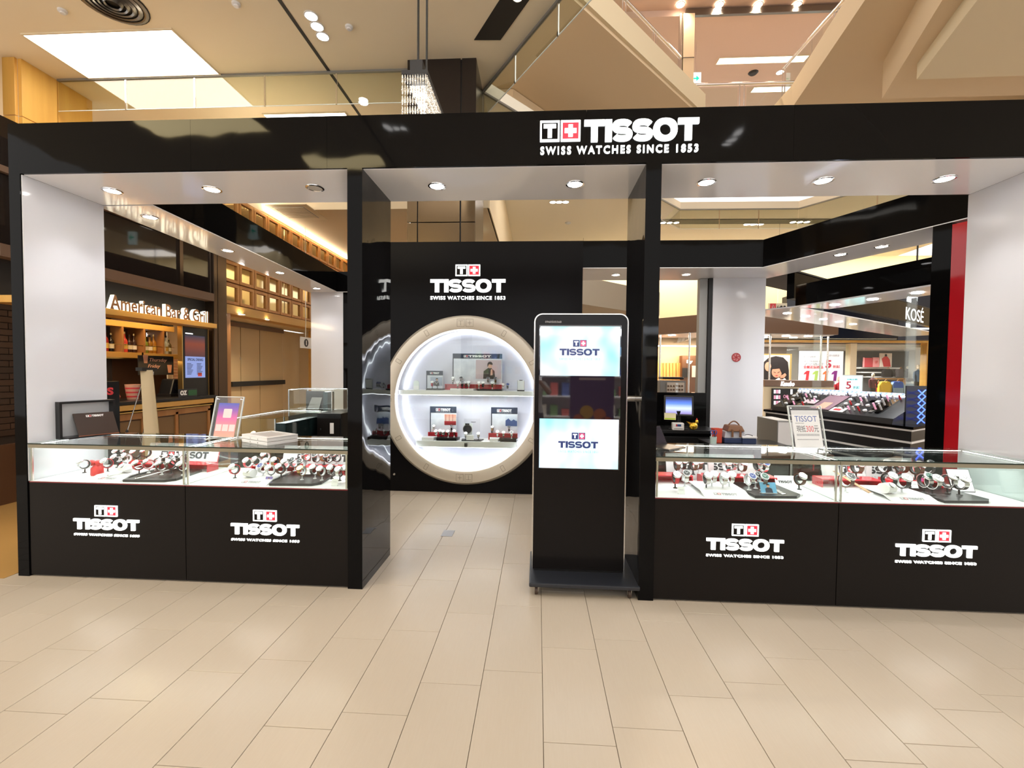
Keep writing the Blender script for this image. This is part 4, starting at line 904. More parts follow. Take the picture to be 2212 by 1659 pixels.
ramp_mat('sunset_print', 1, [(0, '#f2a58b'), (.3, '#f08a8c'), (.55, '#dd5fa0'), (.78, '#8a48b0'), (1, '#2f45b4')], emit=.12)
def sunset(t, mt):
    p = bpy.data.objects.new('poster_sheet', None)
    w, h = .088, .268; m = MB(); m.add([(-w, 0, 0), (w, 0, 0), (w, h, 0), (-w, h, 0), (-w, 0, .0016), (w, 0, .0016), (w, h, .0016), (-w, h, .0016)], [(3, 2, 1, 0), (4, 5, 6, 7), (0, 1, 5, 4), (1, 2, 6, 5), (2, 3, 7, 6), (3, 0, 4, 7)])
    s_ = m.build('poster_sheet', 'sunset_print', t); s_.matrix_local = mt @ Matrix.Translation((0, .015, -.001))
    q = MB(); q.prism([(x, y, .0017) for x, y in rrect(.036, .150, .222, .008, 4, False)], (0, 0, .0006)); q.build('printed_label', M('label_pink', '#f3dfe0', .5), s_)
    for a in (-.058, 0, .058): q = MB(); q.box(a-.024, a+.024, .045, .098, .0017, .0022); q.build('printed_square', 'label_pink', s_)
acrylic_stand('poster_stand', 'clear acrylic stand holding a blue to pink sunset poster', P(482, 948, Y=.33).x, .33, R(-4), .122, .335, R(-14), sunset)
def pt(body, mat, t, mt, u0, u1, v0, v1, **k): return text('printed_text', body, mat, t, mt @ Matrix.Translation((0, 0, .0012)), u0, u1, v0, v1, depth=.0004, **k)
def promo(t, mt):
    m = MB(); poly_mb(m, mt, [(-.105, .012), (.105, .012), (.105, .290), (-.105, .290)], -.001, .001); s_ = m.build('poster_sheet', 'card_white', t)
    m = MB(); poly_mb(m, mt, [(-.105, .258), (.105, .258), (.105, .290), (-.105, .290)], .001, .0014); m.build('header_strip', 'card_grey', s_)
    pt('TISSOT', 'print_blue', s_, mt, -.085, .085, .205, .248); pt('現抵', 'print_black', s_, mt, -.08, -.012, .128, .176); pt('300', 'print_red', s_, mt, -.008, .05, .130, .174); pt('元', 'print_black', s_, mt, .053, .088, .128, .176)
    m = MB(); rnd = random.Random(3)
    for k, (v, w) in enumerate(((.190, -.02), (.108, .085), (.100, .085), (.070, .075))):
        u = -.085
        while u < w: a = rnd.uniform(.004, .008); poly_mb(m, mt, [(u, v), (u+a, v), (u+a, v+.007), (u, v+.007)], .0012, .0015); u += a+.002
    m.build('small_print', 'print_grey', s_)['kind'] = 'stuff'
acrylic_stand('price_stand', 'clear acrylic stand with white sheet reading TISSOT and 300', P(1750, 962, Y=.36).x, .36, R(6), .128, .325, R(-14), promo)
t = thing('white_flat_case', 'pair of white flat cases stacked on the counter beside sunset poster', 'case', (P(590, 952, Z=ZC).x, .27, ZC), R(-28))
for k in range(2):
    bx('case_shell', 'white_soft', t, -.17, .17, -.12, .12, .026*k, .026*k+.024, bevel=.004)
    for q in (-.05, .05): bx('latch', 'steel', t, q-.004, q+.004, -.1215, -.1195, .026*k+.006, .026*k+.016)
m = MB(); [m.box(*q, .050, .058) for q in ((-.17, .17, -.12, -.085), (-.17, .17, .085, .12), (-.17, -.13, -.085, .085), (.13, .17, -.085, .085))]; m.build('raised_rim', 'white_soft', t, bevel=.002)
bx('inset', M('inset_grey', (.45, .43, .42), .4), t, -.129, .129, -.084, .084, .050, .053)

# ---- laptop-like dark stand at the right pier
t = thing('dark_tablet', 'dark tablet tilted on its stand right beside the right pier', 'tablet', (P(1424, 955, Y=.40).x, .40, ZC), R(38)); mt = tilted(0, 0, .01, R(-28)); m = MB()
poly_mb(m, mt, [(-.10, 0), (.10, 0), (.10, .15), (-.10, .15)], -.010, 0); m.build('screen_case', 'black_satin', t); m = MB(); poly_mb(m, mt, [(-.09, .012), (.09, .012), (.09, .14), (-.09, .14)], 0, .001); m.build('screen', 'navy_black', t); bx('keyboard_base', 'steel_dark', t, -.10, .10, -.16, .0, 0, .010, bevel=.003)

# ---- inside the booth, right: service desk with till screen
t = thing('service_desk', 'black service desk at the back right inside the booth', 'desk', (1.40, 2.30, 0)); bx('carcass', 'black_gloss', t, -.45, .72, 0, .5, 0, .82); bx('worktop', 'black_satin', t, -.47, .73, -.03, .55, .82, .86, bevel=.004); bx('back_shelf', 'black_gloss', t, -.45, .72, .40, .52, .86, 1.28)
for k in range(2): bx('shelf_lip', 'steel', t, -.45, .10, .385, .40, .95+.14*k, .965+.14*k)
bx('drawer', 'black_satin', t, -.1, .65, -.012, 0, .55, .78, bevel=.003); bx('drawer', 'black_satin', t, -.1, .65, -.012, 0, .28, .52, bevel=.003)
pz = P(1472, 905, Y=2.25); t = thing('till_monitor', 'till touchscreen with bluish picture on the service desk', 'monitor', (pz.x, 2.36, .86), R(-14)); mt = tilted(0, -.02, .16, R(-14)); w, h = .165, .245
m = MB(); poly_mb(m, mt, [(-w, 0), (w, 0), (w, h), (-w, h)], -.03, 0); m.build('housing', 'black_satin', t, bevel=.006); ramp_mat('till_picture', 2, [(0, '#6c5d9a'), (.35, '#a9b9e8'), (.6, '#4d74d8'), (.9, '#16224f')], emit=.9)
m = MB(); poly_mb(m, mt, [(-w+.02, .022), (w-.02, .022), (w-.02, h-.02), (-w+.02, h-.02)], 0, .002); m.build('picture', 'till_picture', t); MB().cyl((0, .03, .02), (0, .0, .22), .03, .025, n=14).build('neck', 'black_satin', t, smooth=True); bx('foot', 'black_satin', t, -.11, .11, -.07, .11, 0, .02, bevel=.005)
m = MB(); poly_mb(m, mt, [(-.16, -.05), (-.03, -.05), (-.03, .03), (-.16, .03)], .003, .006); m.build('paper_note', M('note_cream', '#e6e1b9', .6), t)
m = MB(); poly_mb(m, mt, [(-.155, -.048), (-.035, -.048), (-.035, -.03), (-.155, -.03)], .006, .0065); m.build('note_band', M('note_green', '#b6cf3c', .6), t)
q = P(1474, 922, Y=2.12); t = thing('card_terminal', 'small white card terminal in front of the till screen', 'card reader', (q.x, 2.28, .861), R(-6)); bx('body', 'white_soft', t, -.065, .065, -.03, .05, 0, .085, bevel=.01); bx('badge', M('badge_blue', '#1d4e86', .4), t, -.012, .03, -.0315, -.030, .045, .07); bx('badge_red', M('badge_red', '#b8262d', .4), t, -.028, -.012, -.0315, -.030, .045, .07); bx('slot', 'black_flat', t, -.05, .05, -.0315, -.030, .015, .020)
q = P(1496, 920, Y=2.3); t = thing('lucky_hen', 'golden hen figurine beside the till screen', 'figurine', (q.x+.01, 2.30, .861), R(20)); M('gold_shine', (.85, .55, .06), .25, metal=.8)
MB().ell((0, 0, .045), (.055, .035, .045), 14, 10).build('body', 'gold_shine', t, smooth=True); MB().ell((.045, 0, .095), (.02, .018, .026)).build('head', 'gold_shine', t, smooth=True); m = MB(); m.prism([(-.05, -.008, .06), (-.095, -.008, .105), (-.03, -.008, .085)], (0, .016, 0)); m.build('tail', 'gold_shine', t); m = MB(); m.prism([(.035, -.004, .115), (.045, -.004, .14), (.06, -.004, .112)], (0, .008, 0)); m.build('comb', 'print_red', t)
# low cabinet with bag, box, pens
t = thing('low_cabinet', 'black low cabinet carrying the picnic bag and lidded box', 'cabinet', (2.16, 1.62, 0)); bx('body', 'black_gloss', t, -.36, .40, 0, .42, 0, .78); bx('top', 'black_satin', t, -.37, .41, -.02, .43, .78, .80, bevel=.003); bx('door', 'black_satin', t, -.34, .01, -.014, 0, .04, .76, bevel=.003); bx('door', 'black_satin', t, .02, .38, -.014, 0, .04, .76, bevel=.003)
bz = .801; q = P(1580, 955, Y=1.8)
t = thing('picnic_bag', 'grey and navy bag with brown leather flap and handle', 'bag', (q.x+.02, 1.80, bz)); M('bag_grey', (.45, .45, .50), .7); M('bag_navy', (.02, .035, .10), .7); M('leather', (.20, .085, .035), .45)
bx('lower_body', 'bag_navy', t, -.125, .095, -.08, .08, 0, .055, bevel=.012); m = MB(); m.prism([(-.125, -.078, .055), (.095, -.078, .055), (.085, -.06, .125), (-.105, -.06, .125)], (0, .15, 0)); m.build('upper_body', 'bag_grey', t, bevel=.01)
m = MB(); m.prism([(-.10, -.09, .125), (.08, -.09, .125), (.055, -.07, .185), (-.07, -.07, .185)], (0, .15, 0)); m.build('flap', 'leather', t, bevel=.012); m = MB(); m.tube([(-.09+.18*k/12, 0, .13+.095*math.sin(math.pi*k/12)) for k in range(13)], .007, 8); m.build('handle', 'leather', t, smooth=True)
for s in (-.05, .03): bx('strap', 'leather', t, s-.01, s+.01, -.094, -.088, .07, .15)
q = P(1610, 950, Y=1.75); t = thing('lidded_box', 'small navy box with white lid beside picnic bag', 'storage box', (q.x+.02, 1.76, bz)); bx('body', 'bag_navy', t, -.07, .07, -.06, .06, 0, .06, bevel=.008); bx('lid', 'white_soft', t, -.076, .076, -.066, .066, .06, .08, bevel=.006); MB().tube([(-.05+.1*k/8, -.02, .082+.012*math.sin(math.pi*k/8)) for k in range(9)], .004, 6).build('handle', 'black_flat', t)
q = P(1550, 935, Y=1.72); t = thing('red_paper_box', 'red upright paper box behind the scissors', 'box', (q.x+.01, 1.78, bz)); bx('body', M('box_red', (.62, .07, .03), .5), t, -.035, .045, -.04, .05, 0, .15, bevel=.004); bx('lid_flap', 'box_red', t, -.035, .045, -.045, -.04, .10, .155)
q = P(1541, 950, Y=1.68); t = thing('pen_cup', 'clear pen cup with blue handled scissors and pens', 'pen cup', (q.x, 1.68, bz)); MB().lathe([(.030, 0), (.034, .075), (.031, .075), (.028, .005), (0, .005)], 18).build('cup', M('cup_pale', (.55, .70, .66), .2), t, smooth=True)
for k, c in enumerate(('badge_blue', 'print_red', 'card_white', 'print_black')): a = k*1.6; MB().cyl((.012*math.cos(a), .012*math.sin(a), .01), (.026*math.cos(a), .026*math.sin(a), .115+.008*k), .004, n=8).build('pen', c, t)
m = MB(); [m.tube([(.0+s*.016+.016*math.cos(x), -.005, .12+.020*math.sin(x)) for x in [2*math.pi*k/12 for k in range(12)]], .004, 6, True) for s in (-1, 1)]; m.build('scissor_handles', M('scissor_blue', (.05, .10, .45), .3), t, smooth=True)
# tall bin / bottle behind the price stand
q = P(1765, 945, Y=1.9); t = thing('black_trolley_bag', 'black bag with red piping standing beyond the price stand', 'bag', (q.x-.07, 2.0, 0)); bx('body', 'black_satin', t, -.10, .14, -.08, .10, 0, 1.03, bevel=.03); MB().tube([(.05, -.085, .5), (.055, -.088, .8), (.03, -.085, 1.0)], .008, 6).build('piping', 'print_red', t); bx('label_patch', 'white_soft', t, -.08, .0, -.082, -.080, .92, .97)
t = thing('steel_cabinet_side', 'grey steel low cabinet left of the black trolley bag', 'cabinet', (q.x-.30, 2.05, 0)); bx('body', 'grey_metal', t, -.06, .11, -.05, .4, 0, 1.02, bevel=.004); bx('door', 'white_soft', t, -.055, .105, -.06, -.05, .05, 1.0)

# ---- inside the booth, left: side cases
def side_case(x0, x1, y0, y1, label, base_h, z0, z1, deck='white_deck', solid=0):
    t = thing('side_display_case', label, 'display counter', ((x0+x1)/2, (y0+y1)/2, 0)); w, d_ = (x1-x0)/2, (y1-y0)/2
    bx('base', 'black_satin', t, -w, w, -d_, d_, 0, base_h, bevel=.004); bx('deck', deck, t, -w+.005, w-.005, -d_+.005, d_-.005, base_h, base_h+.008)
    for q in ((-w, -w+.006, -d_, d_), (w-.006, w, -d_, d_), (-w+.006, w-.006, -d_, -d_+.006), (-w+.006, w-.006, d_-.006, d_)): bx('pane', 'glass_clear', t, *q, base_h+.008, z1-.008)
    bx('top_pane', 'glass_pane', t, -w, w, -d_, d_, z1-.008, z1)
    for sx in (-1, 1):
        for sy in (-1, 1): bx('corner_profile', 'steel', t, sx*w-(.012 if sx > 0 else 0), sx*w+(.012 if sx < 0 else 0), sy*d_-(.012 if sy > 0 else 0), sy*d_+(.012 if sy < 0 else 0), base_h, z1-.008)
    s_ = bx('led_strip', 'led_cool', t, -w+.02, w-.02, d_-.03, d_-.02, z1-.014, z1-.009); bx('led_strip', 'led_cool', t, -w+.02, -w+.03, -d_+.02, d_-.04, z1-.014, z1-.009)
    lamp('case_light', 'AREA', ((x0+x1)/2, (y0+y1)/2, z1-.02), 1.8, (.95, .97, 1), shape='RECTANGLE', size=w*1.6, size_y=d_*1.6)
    return t
side_case(-3.40, -2.88, 1.72, 2.76, 'glass topped side case along the left wall with a few watches', .66, .66, .985, 'black_satin')
side_case(-3.42, -2.80, 2.90, 3.42, 'tall side case with a black triangle display near the white corner', .93, .93, 1.255)
bx('case_divider', M('teal_black', (.012, .026, .030), .25), None, -3.02, -2.90, 1.95, 2.70, .668, .90, label='dark slanted inner panel standing in the glass side case', cat='divider')
for k, (x, y) in enumerate(((-3.22, 1.80), (-3.12, 1.84), (-3.30, 2.0), (-3.10, 2.02))):
    watch(x, y, .668, 1.5, R(-10), S_['kbkd'[k]], D_['wkwk'[k]], '%s strap watch, %s from left in the glass side case' % (S_['kbkd'[k]], ORD[k]), 'watches in the side case', True)
t = thing('triangle_display', 'black box display with a silver triangle in the tall side case', 'display stand', (-3.14, 3.08, .938)); bx('backdrop', 'black_flat', t, -.14, .12, .03, .05, 0, .28); bx('side_box', 'teal_black', t, .125, .19, .0, .2, 0, .27)
m = MB(); m.prism([(-.11, 0, .02), (.06, 0, .02), (.10, .02, .19), (-.05, .02, .19)], (0, .012, 0)); m.build('silver_triangle', 'steel_dark', t); bx('foot', 'black_flat', t, -.12, .12, -.03, .06, 0, .012)
t = thing('black_safe', 'black locker cabinet with a pale tag in front of tall case', 'cabinet', (-2.72, 2.66, 0)); bx('body', 'black_satin', t, -.12, .20, -.1, .5, 0, .96, bevel=.006); bx('door', 'black_panel', t, -.11, .19, -.112, -.10, .05, .90, bevel=.003); bx('lock', 'steel', t, -.07, -.055, -.118, -.112, .74, .77); bx('hanging_tag', 'white_soft', t, .06, .11, -.118, -.112, .70, .84, bevel=.008)

# ---- clock window: cards, trays, watches
def win(px, py, y): return P(px, py, Y=y)
ZS1, ZS2 = 1.277, .633
def poster_card(px0, px1, ptop, zs, label, kind):
    y = CY+.30; a, b = win(px0, ptop, y), win(px1, ptop, y); w = (b.x-a.x)/2; h = (a.z+b.z)/2-zs
    t = thing('brand_poster', label, 'poster', ((a.x+b.x)/2, y, zs)); bx('board', 'card_grey', t, -w, w, 0, .012, 0, h); hd = .135*h if kind == 'wide' else .24*h if kind == 'small' else .20*h
    bx('header', 'print_navy', t, -w, w, -.003, 0, h-hd, h); bx('side_rail', 'print_navy', t, -w, -w+.012, -.003, 0, 0, h-hd)
    mini_logo(t, FRONT @ Matrix.Translation((0, 0, .003)), -w*.55, w*.55, h-hd*.72, h-hd*.30, dark='card_white', red='print_red', paper='print_navy')
    if kind != 'small': text('tagline', 'SWISS WATCHES SINCE 1853', 'card_grey', t, FRONT @ Matrix.Translation((0, 0, .003)), -w*.55, w*.55, h-hd*.92, h-hd*.82, depth=.0006)
    M('mist_%d' % px0, '#cfd4df', .5, mottle=(9, '#e6e9f2', 1.0)); bx('misty_picture', 'mist_%d' % px0, t, -w+.014, w-.005, -.002, 0, .0, h-hd-.005)
    if kind in ('wide', 'small'):
        u0, u1, v0, v1 = (-.06*w, w-.01, h*.31, h*.83) if kind == 'wide' else (-.50*w, w-.006, h*.20, h*.66)
        bx('portrait', M('portrait_%d' % px0, '#c9b6bb' if kind == 'wide' else '#a9b4c8', .4), t, u0, u1, -.004, -.002, v0, v1)
        c = (u0+u1)/2+.06*w; pw = (v1-v0); f = FRONT @ Matrix.Translation((0, 0, .004))
        m = MB(); poly_mb(m, f, [(c-.36*pw, v0), (c+.28*pw, v0), (c+.24*pw, v0+.42*pw), (c+.06*pw, v0+.58*pw), (c-.10*pw, v0+.58*pw), (c-.34*pw, v0+.40*pw)], 0, .001); m.build('printed_jacket', M('jacket_%d' % px0, '#3a302c', .5), t)
        m = MB(); poly_mb(m, f, [(c+.11*pw*math.cos(a), v0+.70*pw+.145*pw*math.sin(a)) for a in [2*math.pi*k/16 for k in range(16)]], .001, .0016); m.build('printed_face', M('face_%d' % px0, '#d6aa94', .5), t)
        m = MB(); poly_mb(m, f, [(c-.13*pw, v0+.62*pw)]+[(c+.14*pw*math.cos(a), v0+.76*pw+.15*pw*math.sin(a)) for a in [math.pi-math.pi*k/10 for k in range(11)]]+[(c+.10*pw, v0+.74*pw), (c-.06*pw, v0+.78*pw)], .0016, .002); m.build('printed_hair', M('hair_%d' % px0, '#2b1d1a', .5), t)
        m = MB(); poly_mb(m, f, [(c+.02*pw, v0+.18*pw), (c+.14*pw, v0+.20*pw), (c+.12*pw, v0+.52*pw), (c+.04*pw, v0+.50*pw)], .002, .0025); m.build('printed_hand', 'face_%d' % px0, t)
    else:
        u0, u1, v0, v1 = w*.10, w-.004, h*.42, h*.76
        ramp_mat('scene_%d' % px0, 2, [(0, '#7e2226'), (.34, '#b23a3f'), (.40, '#e8cabb'), (.9, '#e5a48e')] if kind == 'red' else [(0, '#35466f'), (.45, '#4d6291'), (.52, '#b9c4d8'), (.95, '#d5dbe6')])
        bx('landscape', 'scene_%d' % px0, t, u0, u1, -.004, -.002, v0, v1)
        if kind == 'blue': m = MB(); f = FRONT @ Matrix.Translation((0, 0, .004)); poly_mb(m, f, [(u0, v0), (u1, v0), (u1, v0+.42*(v1-v0)), (u0+.7*(u1-u0), v0+.62*(v1-v0)), (u0+.5*(u1-u0), v0+.45*(v1-v0)), (u0+.25*(u1-u0), v0+.70*(v1-v0)), (u0, v0+.5*(v1-v0))], 0, .001); m.build('printed_ridge', M('ridge_blue', '#3b5388', .5), t)
        else:
            m = MB(); f = FRONT @ Matrix.Translation((0, 0, .004)); [poly_mb(m, f, [(u0+q*(u1-u0)-.003, v0+.38*(v1-v0)), (u0+q*(u1-u0)+.003, v0+.38*(v1-v0)), (u0+q*(u1-u0)+.002, v1), (u0+q*(u1-u0)-.002, v1)], 0, .001) for q in (.12, .42, .72)]; m.build('printed_masts', M('mast_red', '#9a3a38', .5), t)
    bx('strut', 'card_grey', t, -.02, .02, .012, .06, 0, h*.6)
poster_card(978, 1085, 764, ZS1, 'widest brand poster with portrait on the upper shelf of clock window', 'wide')
poster_card(921, 957, 801, ZS1, 'small brand poster with portrait, upper shelf left', 'small')
poster_card(929, 986, 878, ZS2, 'brand poster with red bridge picture, lower shelf left', 'red')
poster_card(1061, 1118, 880, ZS2, 'brand poster with blue mountain picture, lower shelf right', 'blue')
def tray(px0, px1, zs, y0, y1, label, mat, h=.02):
    a, b = win(px0, 840, CY+y0), win(px1, 840, CY+y0); m = MB(); m.prism([(a.x+.02, CY+y0, zs), (b.x-.02, CY+y0, zs), (b.x, CY+y1, zs), (a.x, CY+y1, zs)], (0, 0, h)); m.build('display_tray', mat, None, bevel=.002, label=label, cat='display tray')
tray(917, 957, ZS1, .10, .22, 'black tray under the small poster, upper shelf', 'black_satin'); tray(969, 1026, ZS1, .10, .24, 'white lipped tray, upper shelf middle', 'white_soft', .022); tray(1027, 1086, ZS1, .10, .24, 'black tray, upper shelf right of the white tray', 'black_satin')
tray(940, 990, ZS2, .10, .24, 'black tray, lower shelf left', 'black_satin', .035); tray(994, 1043, ZS2, .10, .24, 'flat black tray, lower shelf middle', 'black_satin', .012); tray(1078, 1120, ZS2, .10, .24, 'black tray, lower shelf right', 'black_satin', .035)
tray(908, 940, ZS2, .10, .24, 'white lipped tray, lower shelf left', 'white_soft', .035); tray(1056, 1080, ZS2, .10, .24, 'white lipped tray, lower shelf right', 'white_soft', .035)
def cr_(px0, px1, zs, h, label): a, b = win(px0, 840, CY+.25), win(px1, 840, CY+.25); riser(a.x, b.x, CY+.245, CY+.29, zs, zs+h, label)
cr_(961, 1026, ZS1, .075, 'red riser, upper shelf left of black tray'); cr_(1027, 1084, ZS1, .075, 'red riser, upper shelf behind black tray'); cr_(925, 988, ZS2, .085, 'red riser, lower shelf left'); cr_(1056, 1119, ZS2, .085, 'red riser, lower shelf right')
def win_watches(row, zs, L):
    for k, (px, st, dl, y, z) in enumerate(sorted(L)):
        p = win(px, 850, CY+y-.02); watch(p.x, CY+y, zs+z, 1.12, R(random.uniform(-6, 10)), S_[st], D_[dl], '%s dial %s strap watch, %s from left, %s' % (D_[dl], S_[st], ORD[k], row), 'watches in the clock window', random.random() < .5)
win_watches('clock window upper shelf', ZS1, [(933, 'r', 'w', .15, .02), (944, 'd', 'k', .18, .02), (978, 's', 'w', .20, .075), (988, 's', 's', .15, .022), (996, 'd', 'k', .268, .076), (998, 'k', 'k', .15, .022), (1006, 'b', 's', .16, .022), (1012, 's', 'w', .15, .022), (1034, 's', 'w', .15, .02), (1043, 'k', 'w', .15, .02), (1054, 'd', 'k', .268, .076), (1063, 'b', 's', .15, .02), (1070, 'b', 'k', .268, .076), (1086, 's', 'w', .17, 0), (1096, 'd', 'b', .17, 0)][:15])
win_watches('clock window lower shelf', ZS2, [(937, 's', 'w', .268, .086), (942, 's', 'w', .16, .035), (951, 's', 's', .20, .035), (958, 's', 'w', .14, .035), (968, 'b', 'w', .15, .035), (975, 'k', 'k', .268, .086), (981, 'b', 's', .20, .035), (1006, 's', 'w', .16, .012), (1034, 's', 'w', .16, .012), (1064, 't', 'w', .268, .086), (1075, 's', 'w', .20, .035), (1088, 's', 'w', .14, .035), (1100, 'd', 'k', .268, .086), (1106, 's', 'k', .16, .035)])
p = win(899, 850, CY+.15); t = thing('acrylic_dome', 'tiny domed acrylic stand, far left of the upper shelf', 'display stand', (p.x, CY+.15, ZS1)); m = MB(); poly_mb(m, FRONT, rrect(.036, 0, .12, .035), -.02, 0); m.build('dome', 'acrylic_edge', t); bx('printed_base', 'card_white', t, -.034, .034, -.004, 0, .005, .05)
p = win(1125, 850, CY+.15); t = thing('acrylic_card', 'small framed white notice, far right of the upper shelf', 'card', (p.x, CY+.15, ZS1)); bx('sheet', 'card_white', t, -.042, .042, -.004, .004, .012, .135); bx('base', 'black_satin', t, -.046, .046, -.02, .03, 0, .012); bx('clip', 'print_black', t, -.02, .02, -.006, .006, .133, .142); bx('edge', 'steel_dark', t, -.046, -.042, -.004, .004, .012, .135); bx('edge', 'steel_dark', t, .042, .046, -.004, .004, .012, .135)
p = win(1020, 925, CY+.22); t = thing('watch_poster', 'clear poster showing a large dark watch, lower shelf middle', 'poster', (p.x-.01, CY+.24, ZS2)); bx('sheet', 'acrylic', t, -.10, .11, 0, .005, 0, .27); M('poster_pale', '#dfe4e6', .4); bx('photo', 'poster_pale', t, -.10, .01, -.002, 0, .06, .21)
m = MB(); m.cyl((-.055, -.004, .135), (-.055, -.002, .135), .052, n=24); m.build('printed_watch', 'print_black', t); m = MB(); m.lathe([(.052, 0), (.052, .003), (.060, .003), (.060, 0)], 24, axis=(0, -1, 0), o=(-.055, -.002, .135)); m.build('printed_bezel', 'steel_dark', t); bx('printed_strap', 'print_black', t, -.085, -.03, -.003, -.002, .187, .21); wordmark(t, FRONT @ Matrix.Translation((0, 0, .001)), -.01, .055, .222, .234, .0008, 'print_black', False)
bx('name_block', 'card_white', None, win(1008, 850, CY+.11).x, win(1024, 850, CY+.11).x, CY+.105, CY+.125, ZS2+.012, ZS2+.075, bevel=.002, label='white name block in front of the watch poster, lower shelf', cat='name block')
# ================================================================== left background: bar front, lattice wall, doors
SIDE = Matrix(((0, 0, 1, 0), (1, 0, 0, 0), (0, 1, 0, 0), (0, 0, 0, 1)))    # u -> +Y, v -> Z, w -> +X : read from +X
BX = -5.2
M('wood_gold', (.64, .37, .09), .35, mottle=(5, '#c48a38', .6, (1, .15, 1))); M('wood_warm', (.40, .19, .06), .45, mottle=(6, '#8a5320', .5, (1, 1, .2))); M('wood_dark', (.10, .045, .02), .5)
M('bronze_dark', (.10, .07, .05), .25, metal=.9); M('brown_beam', (.16, .095, .06), .4); M('dark_glass', (.018, .013, .011), .04); M('mirror_gold', (.70, .55, .30), .05, metal=1)
M('brick_warm', (.36, .16, .07), .7)
bar = thing('drinks_bar', 'bar storefront with dark upper glazing and panelled counter', 'bar', (BX, 2.0, 0))
def bb(name, mat, par, y0, y1, z0, z1, x0=-.05, x1=.0, o=(BX, 2.0), **k): return bx(name, mat, par, x0, x1, y0-o[1], y1-o[1], z0, z1, **k)
for (a, b) in ((1.0, 3.16), (3.22, 3.78)): bb('upper_pane', 'dark_glass', bar, a, b, 2.72, 3.75, -.02, 0)
bb('mullion', 'bronze_dark', bar, 3.16, 3.22, 2.70, 3.75, -.03, .03); bb('head_beam', 'brown_beam', bar, 1.0, 3.80, 2.59, 2.71, -.10, .05); bb('top_beam', 'brown_beam', bar, 1.0, 3.80, 3.40, 3.46, -.04, .05); bb('top_beam', 'bronze_dark', bar, 1.0, 3.8, 3.75, 3.95, -.05, .0)
bb('transom', 'black_flat', bar, 1.0, 3.80, 2.22, 2.59, -.12, -.10); bb('ledge', 'wood_gold', bar, 1.0, 3.66, 2.145, 2.215, -.10, .20, bevel=.004)
for (a, b) in ((3.80, 3.875), (3.885, 4.09)): bb('bronze_pillar_panel', 'bronze_dark', bar, a, b, 0, 4.2, -.2, .05, bevel=.006)
bb('pillar_base', 'wood_warm', bar, 4.095, 4.24, 0, 2.53, -.8, .0)
text('sign_letters', 'American Bar & Grill', M('sign_glow', (1, 1, 1), .5, emit=1.5, ec=(1, .93, .68)), bar, SIDE @ Matrix.Translation((2.02-2.0, 0, .06)), 0, 1.58, 2.216, 2.40, bold=.012, depth=.05)
text('sign_faces', 'American Bar & Grill', 'wood_dark', bar, SIDE @ Matrix.Translation((2.02-2.0, 0, .111)), 0, 1.58, 2.216, 2.40, bold=.016, depth=.004)
# counter
bb('counter_top', 'black_satin', bar, 1.9, 3.78, 1.06, 1.10, -.45, .10, bevel=.004); bb('counter_cornice', 'wood_gold', bar, 1.9, 3.72, .985, 1.055, -.05, .09, bevel=.006); bb('cornice_bead', 'brass_trim', bar, 1.9, 3.70, .95, .965, -.05, .075); bb('counter_body', 'wood_dark', bar, 1.9, 3.72, 0, .95, -.4, .02)
for k, (a, b) in enumerate(((1.92, 2.50), (2.54, 3.04), (3.08, 3.66))): bb('counter_panel', M('panel_olive', (.17, .095, .035), .5) if 'panel_olive' not in MT else 'panel_olive', bar, a+.03, b-.01, .12, .84, .02, .028)
for a in (1.90, 2.49, 3.03, 3.65): bb('stile', 'wood_warm', bar, a, a+.05, .08, .90, .02, .045, bevel=.003)
bb('rail', 'wood_warm', bar, 1.9, 3.7, .86, .94, .02, .045, bevel=.003)
# back bar with shelves
bk = thing('back_bar_shelf', 'wooden back bar shelf unit with compartments for bottles', 'shelf', (-5.75, 2.2, 0)); O2 = (-5.75, 2.2)
def b2(name, mat, y0, y1, z0, z1, x0=-.25, x1=.0, **k): return bx(name, mat, bk, x0, x1, y0-O2[1], y1-O2[1], z0, z1, **k)
b2('back_panel', 'wood_dark', 1.9, 3.85, 0, 2.55, -.28, -.25); b2('bottle_shelf', 'wood_gold', 1.9, 3.78, 1.66, 1.74, bevel=.004); b2('top_shelf', 'wood_gold', 1.9, 3.72, 2.09, 2.17, bevel=.004); b2('shelf_lip', 'brass_trim', 1.9, 3.78, 1.645, 1.66, -.01, .01)
for y in (2.83, 3.17, 3.50): b2('partition', 'wood_warm', y, y+.03, 1.74, 2.09)
b2('retaining_rail', 'brass_trim', 1.9, 3.72, 1.84, 1.848, -.012, -.004); b2('cove_soffit', M('soffit_peach', (.75, .45, .26), .6), 2.4, 3.8, 2.36, 2.40, -.25, .2); b2('sign_box', 'wood_gold', 2.62, 2.98, 2.20, 2.34, -.1, .02); b2('dark_box', 'black_flat', 3.60, 3.70, 2.18, 2.34, -.1, .0)
bcol = [('#5a1f14', '#7d3a22', '#8a2016', '#17130d'), ('#c8453a', '#cf4a3c', '#3a241b', '#40271c'), ('#8a8a2c', '#7f8a30', '#9a6a20', '#a06c22'), ('#c8c9b4', '#bfc4b4', '#c5c8b8', '#6a5a34')]
k = 0; BOT = None
nm = ['leftmost', 'second', 'third', 'rightmost']; cp = ['first', 'second', 'third', 'fourth']
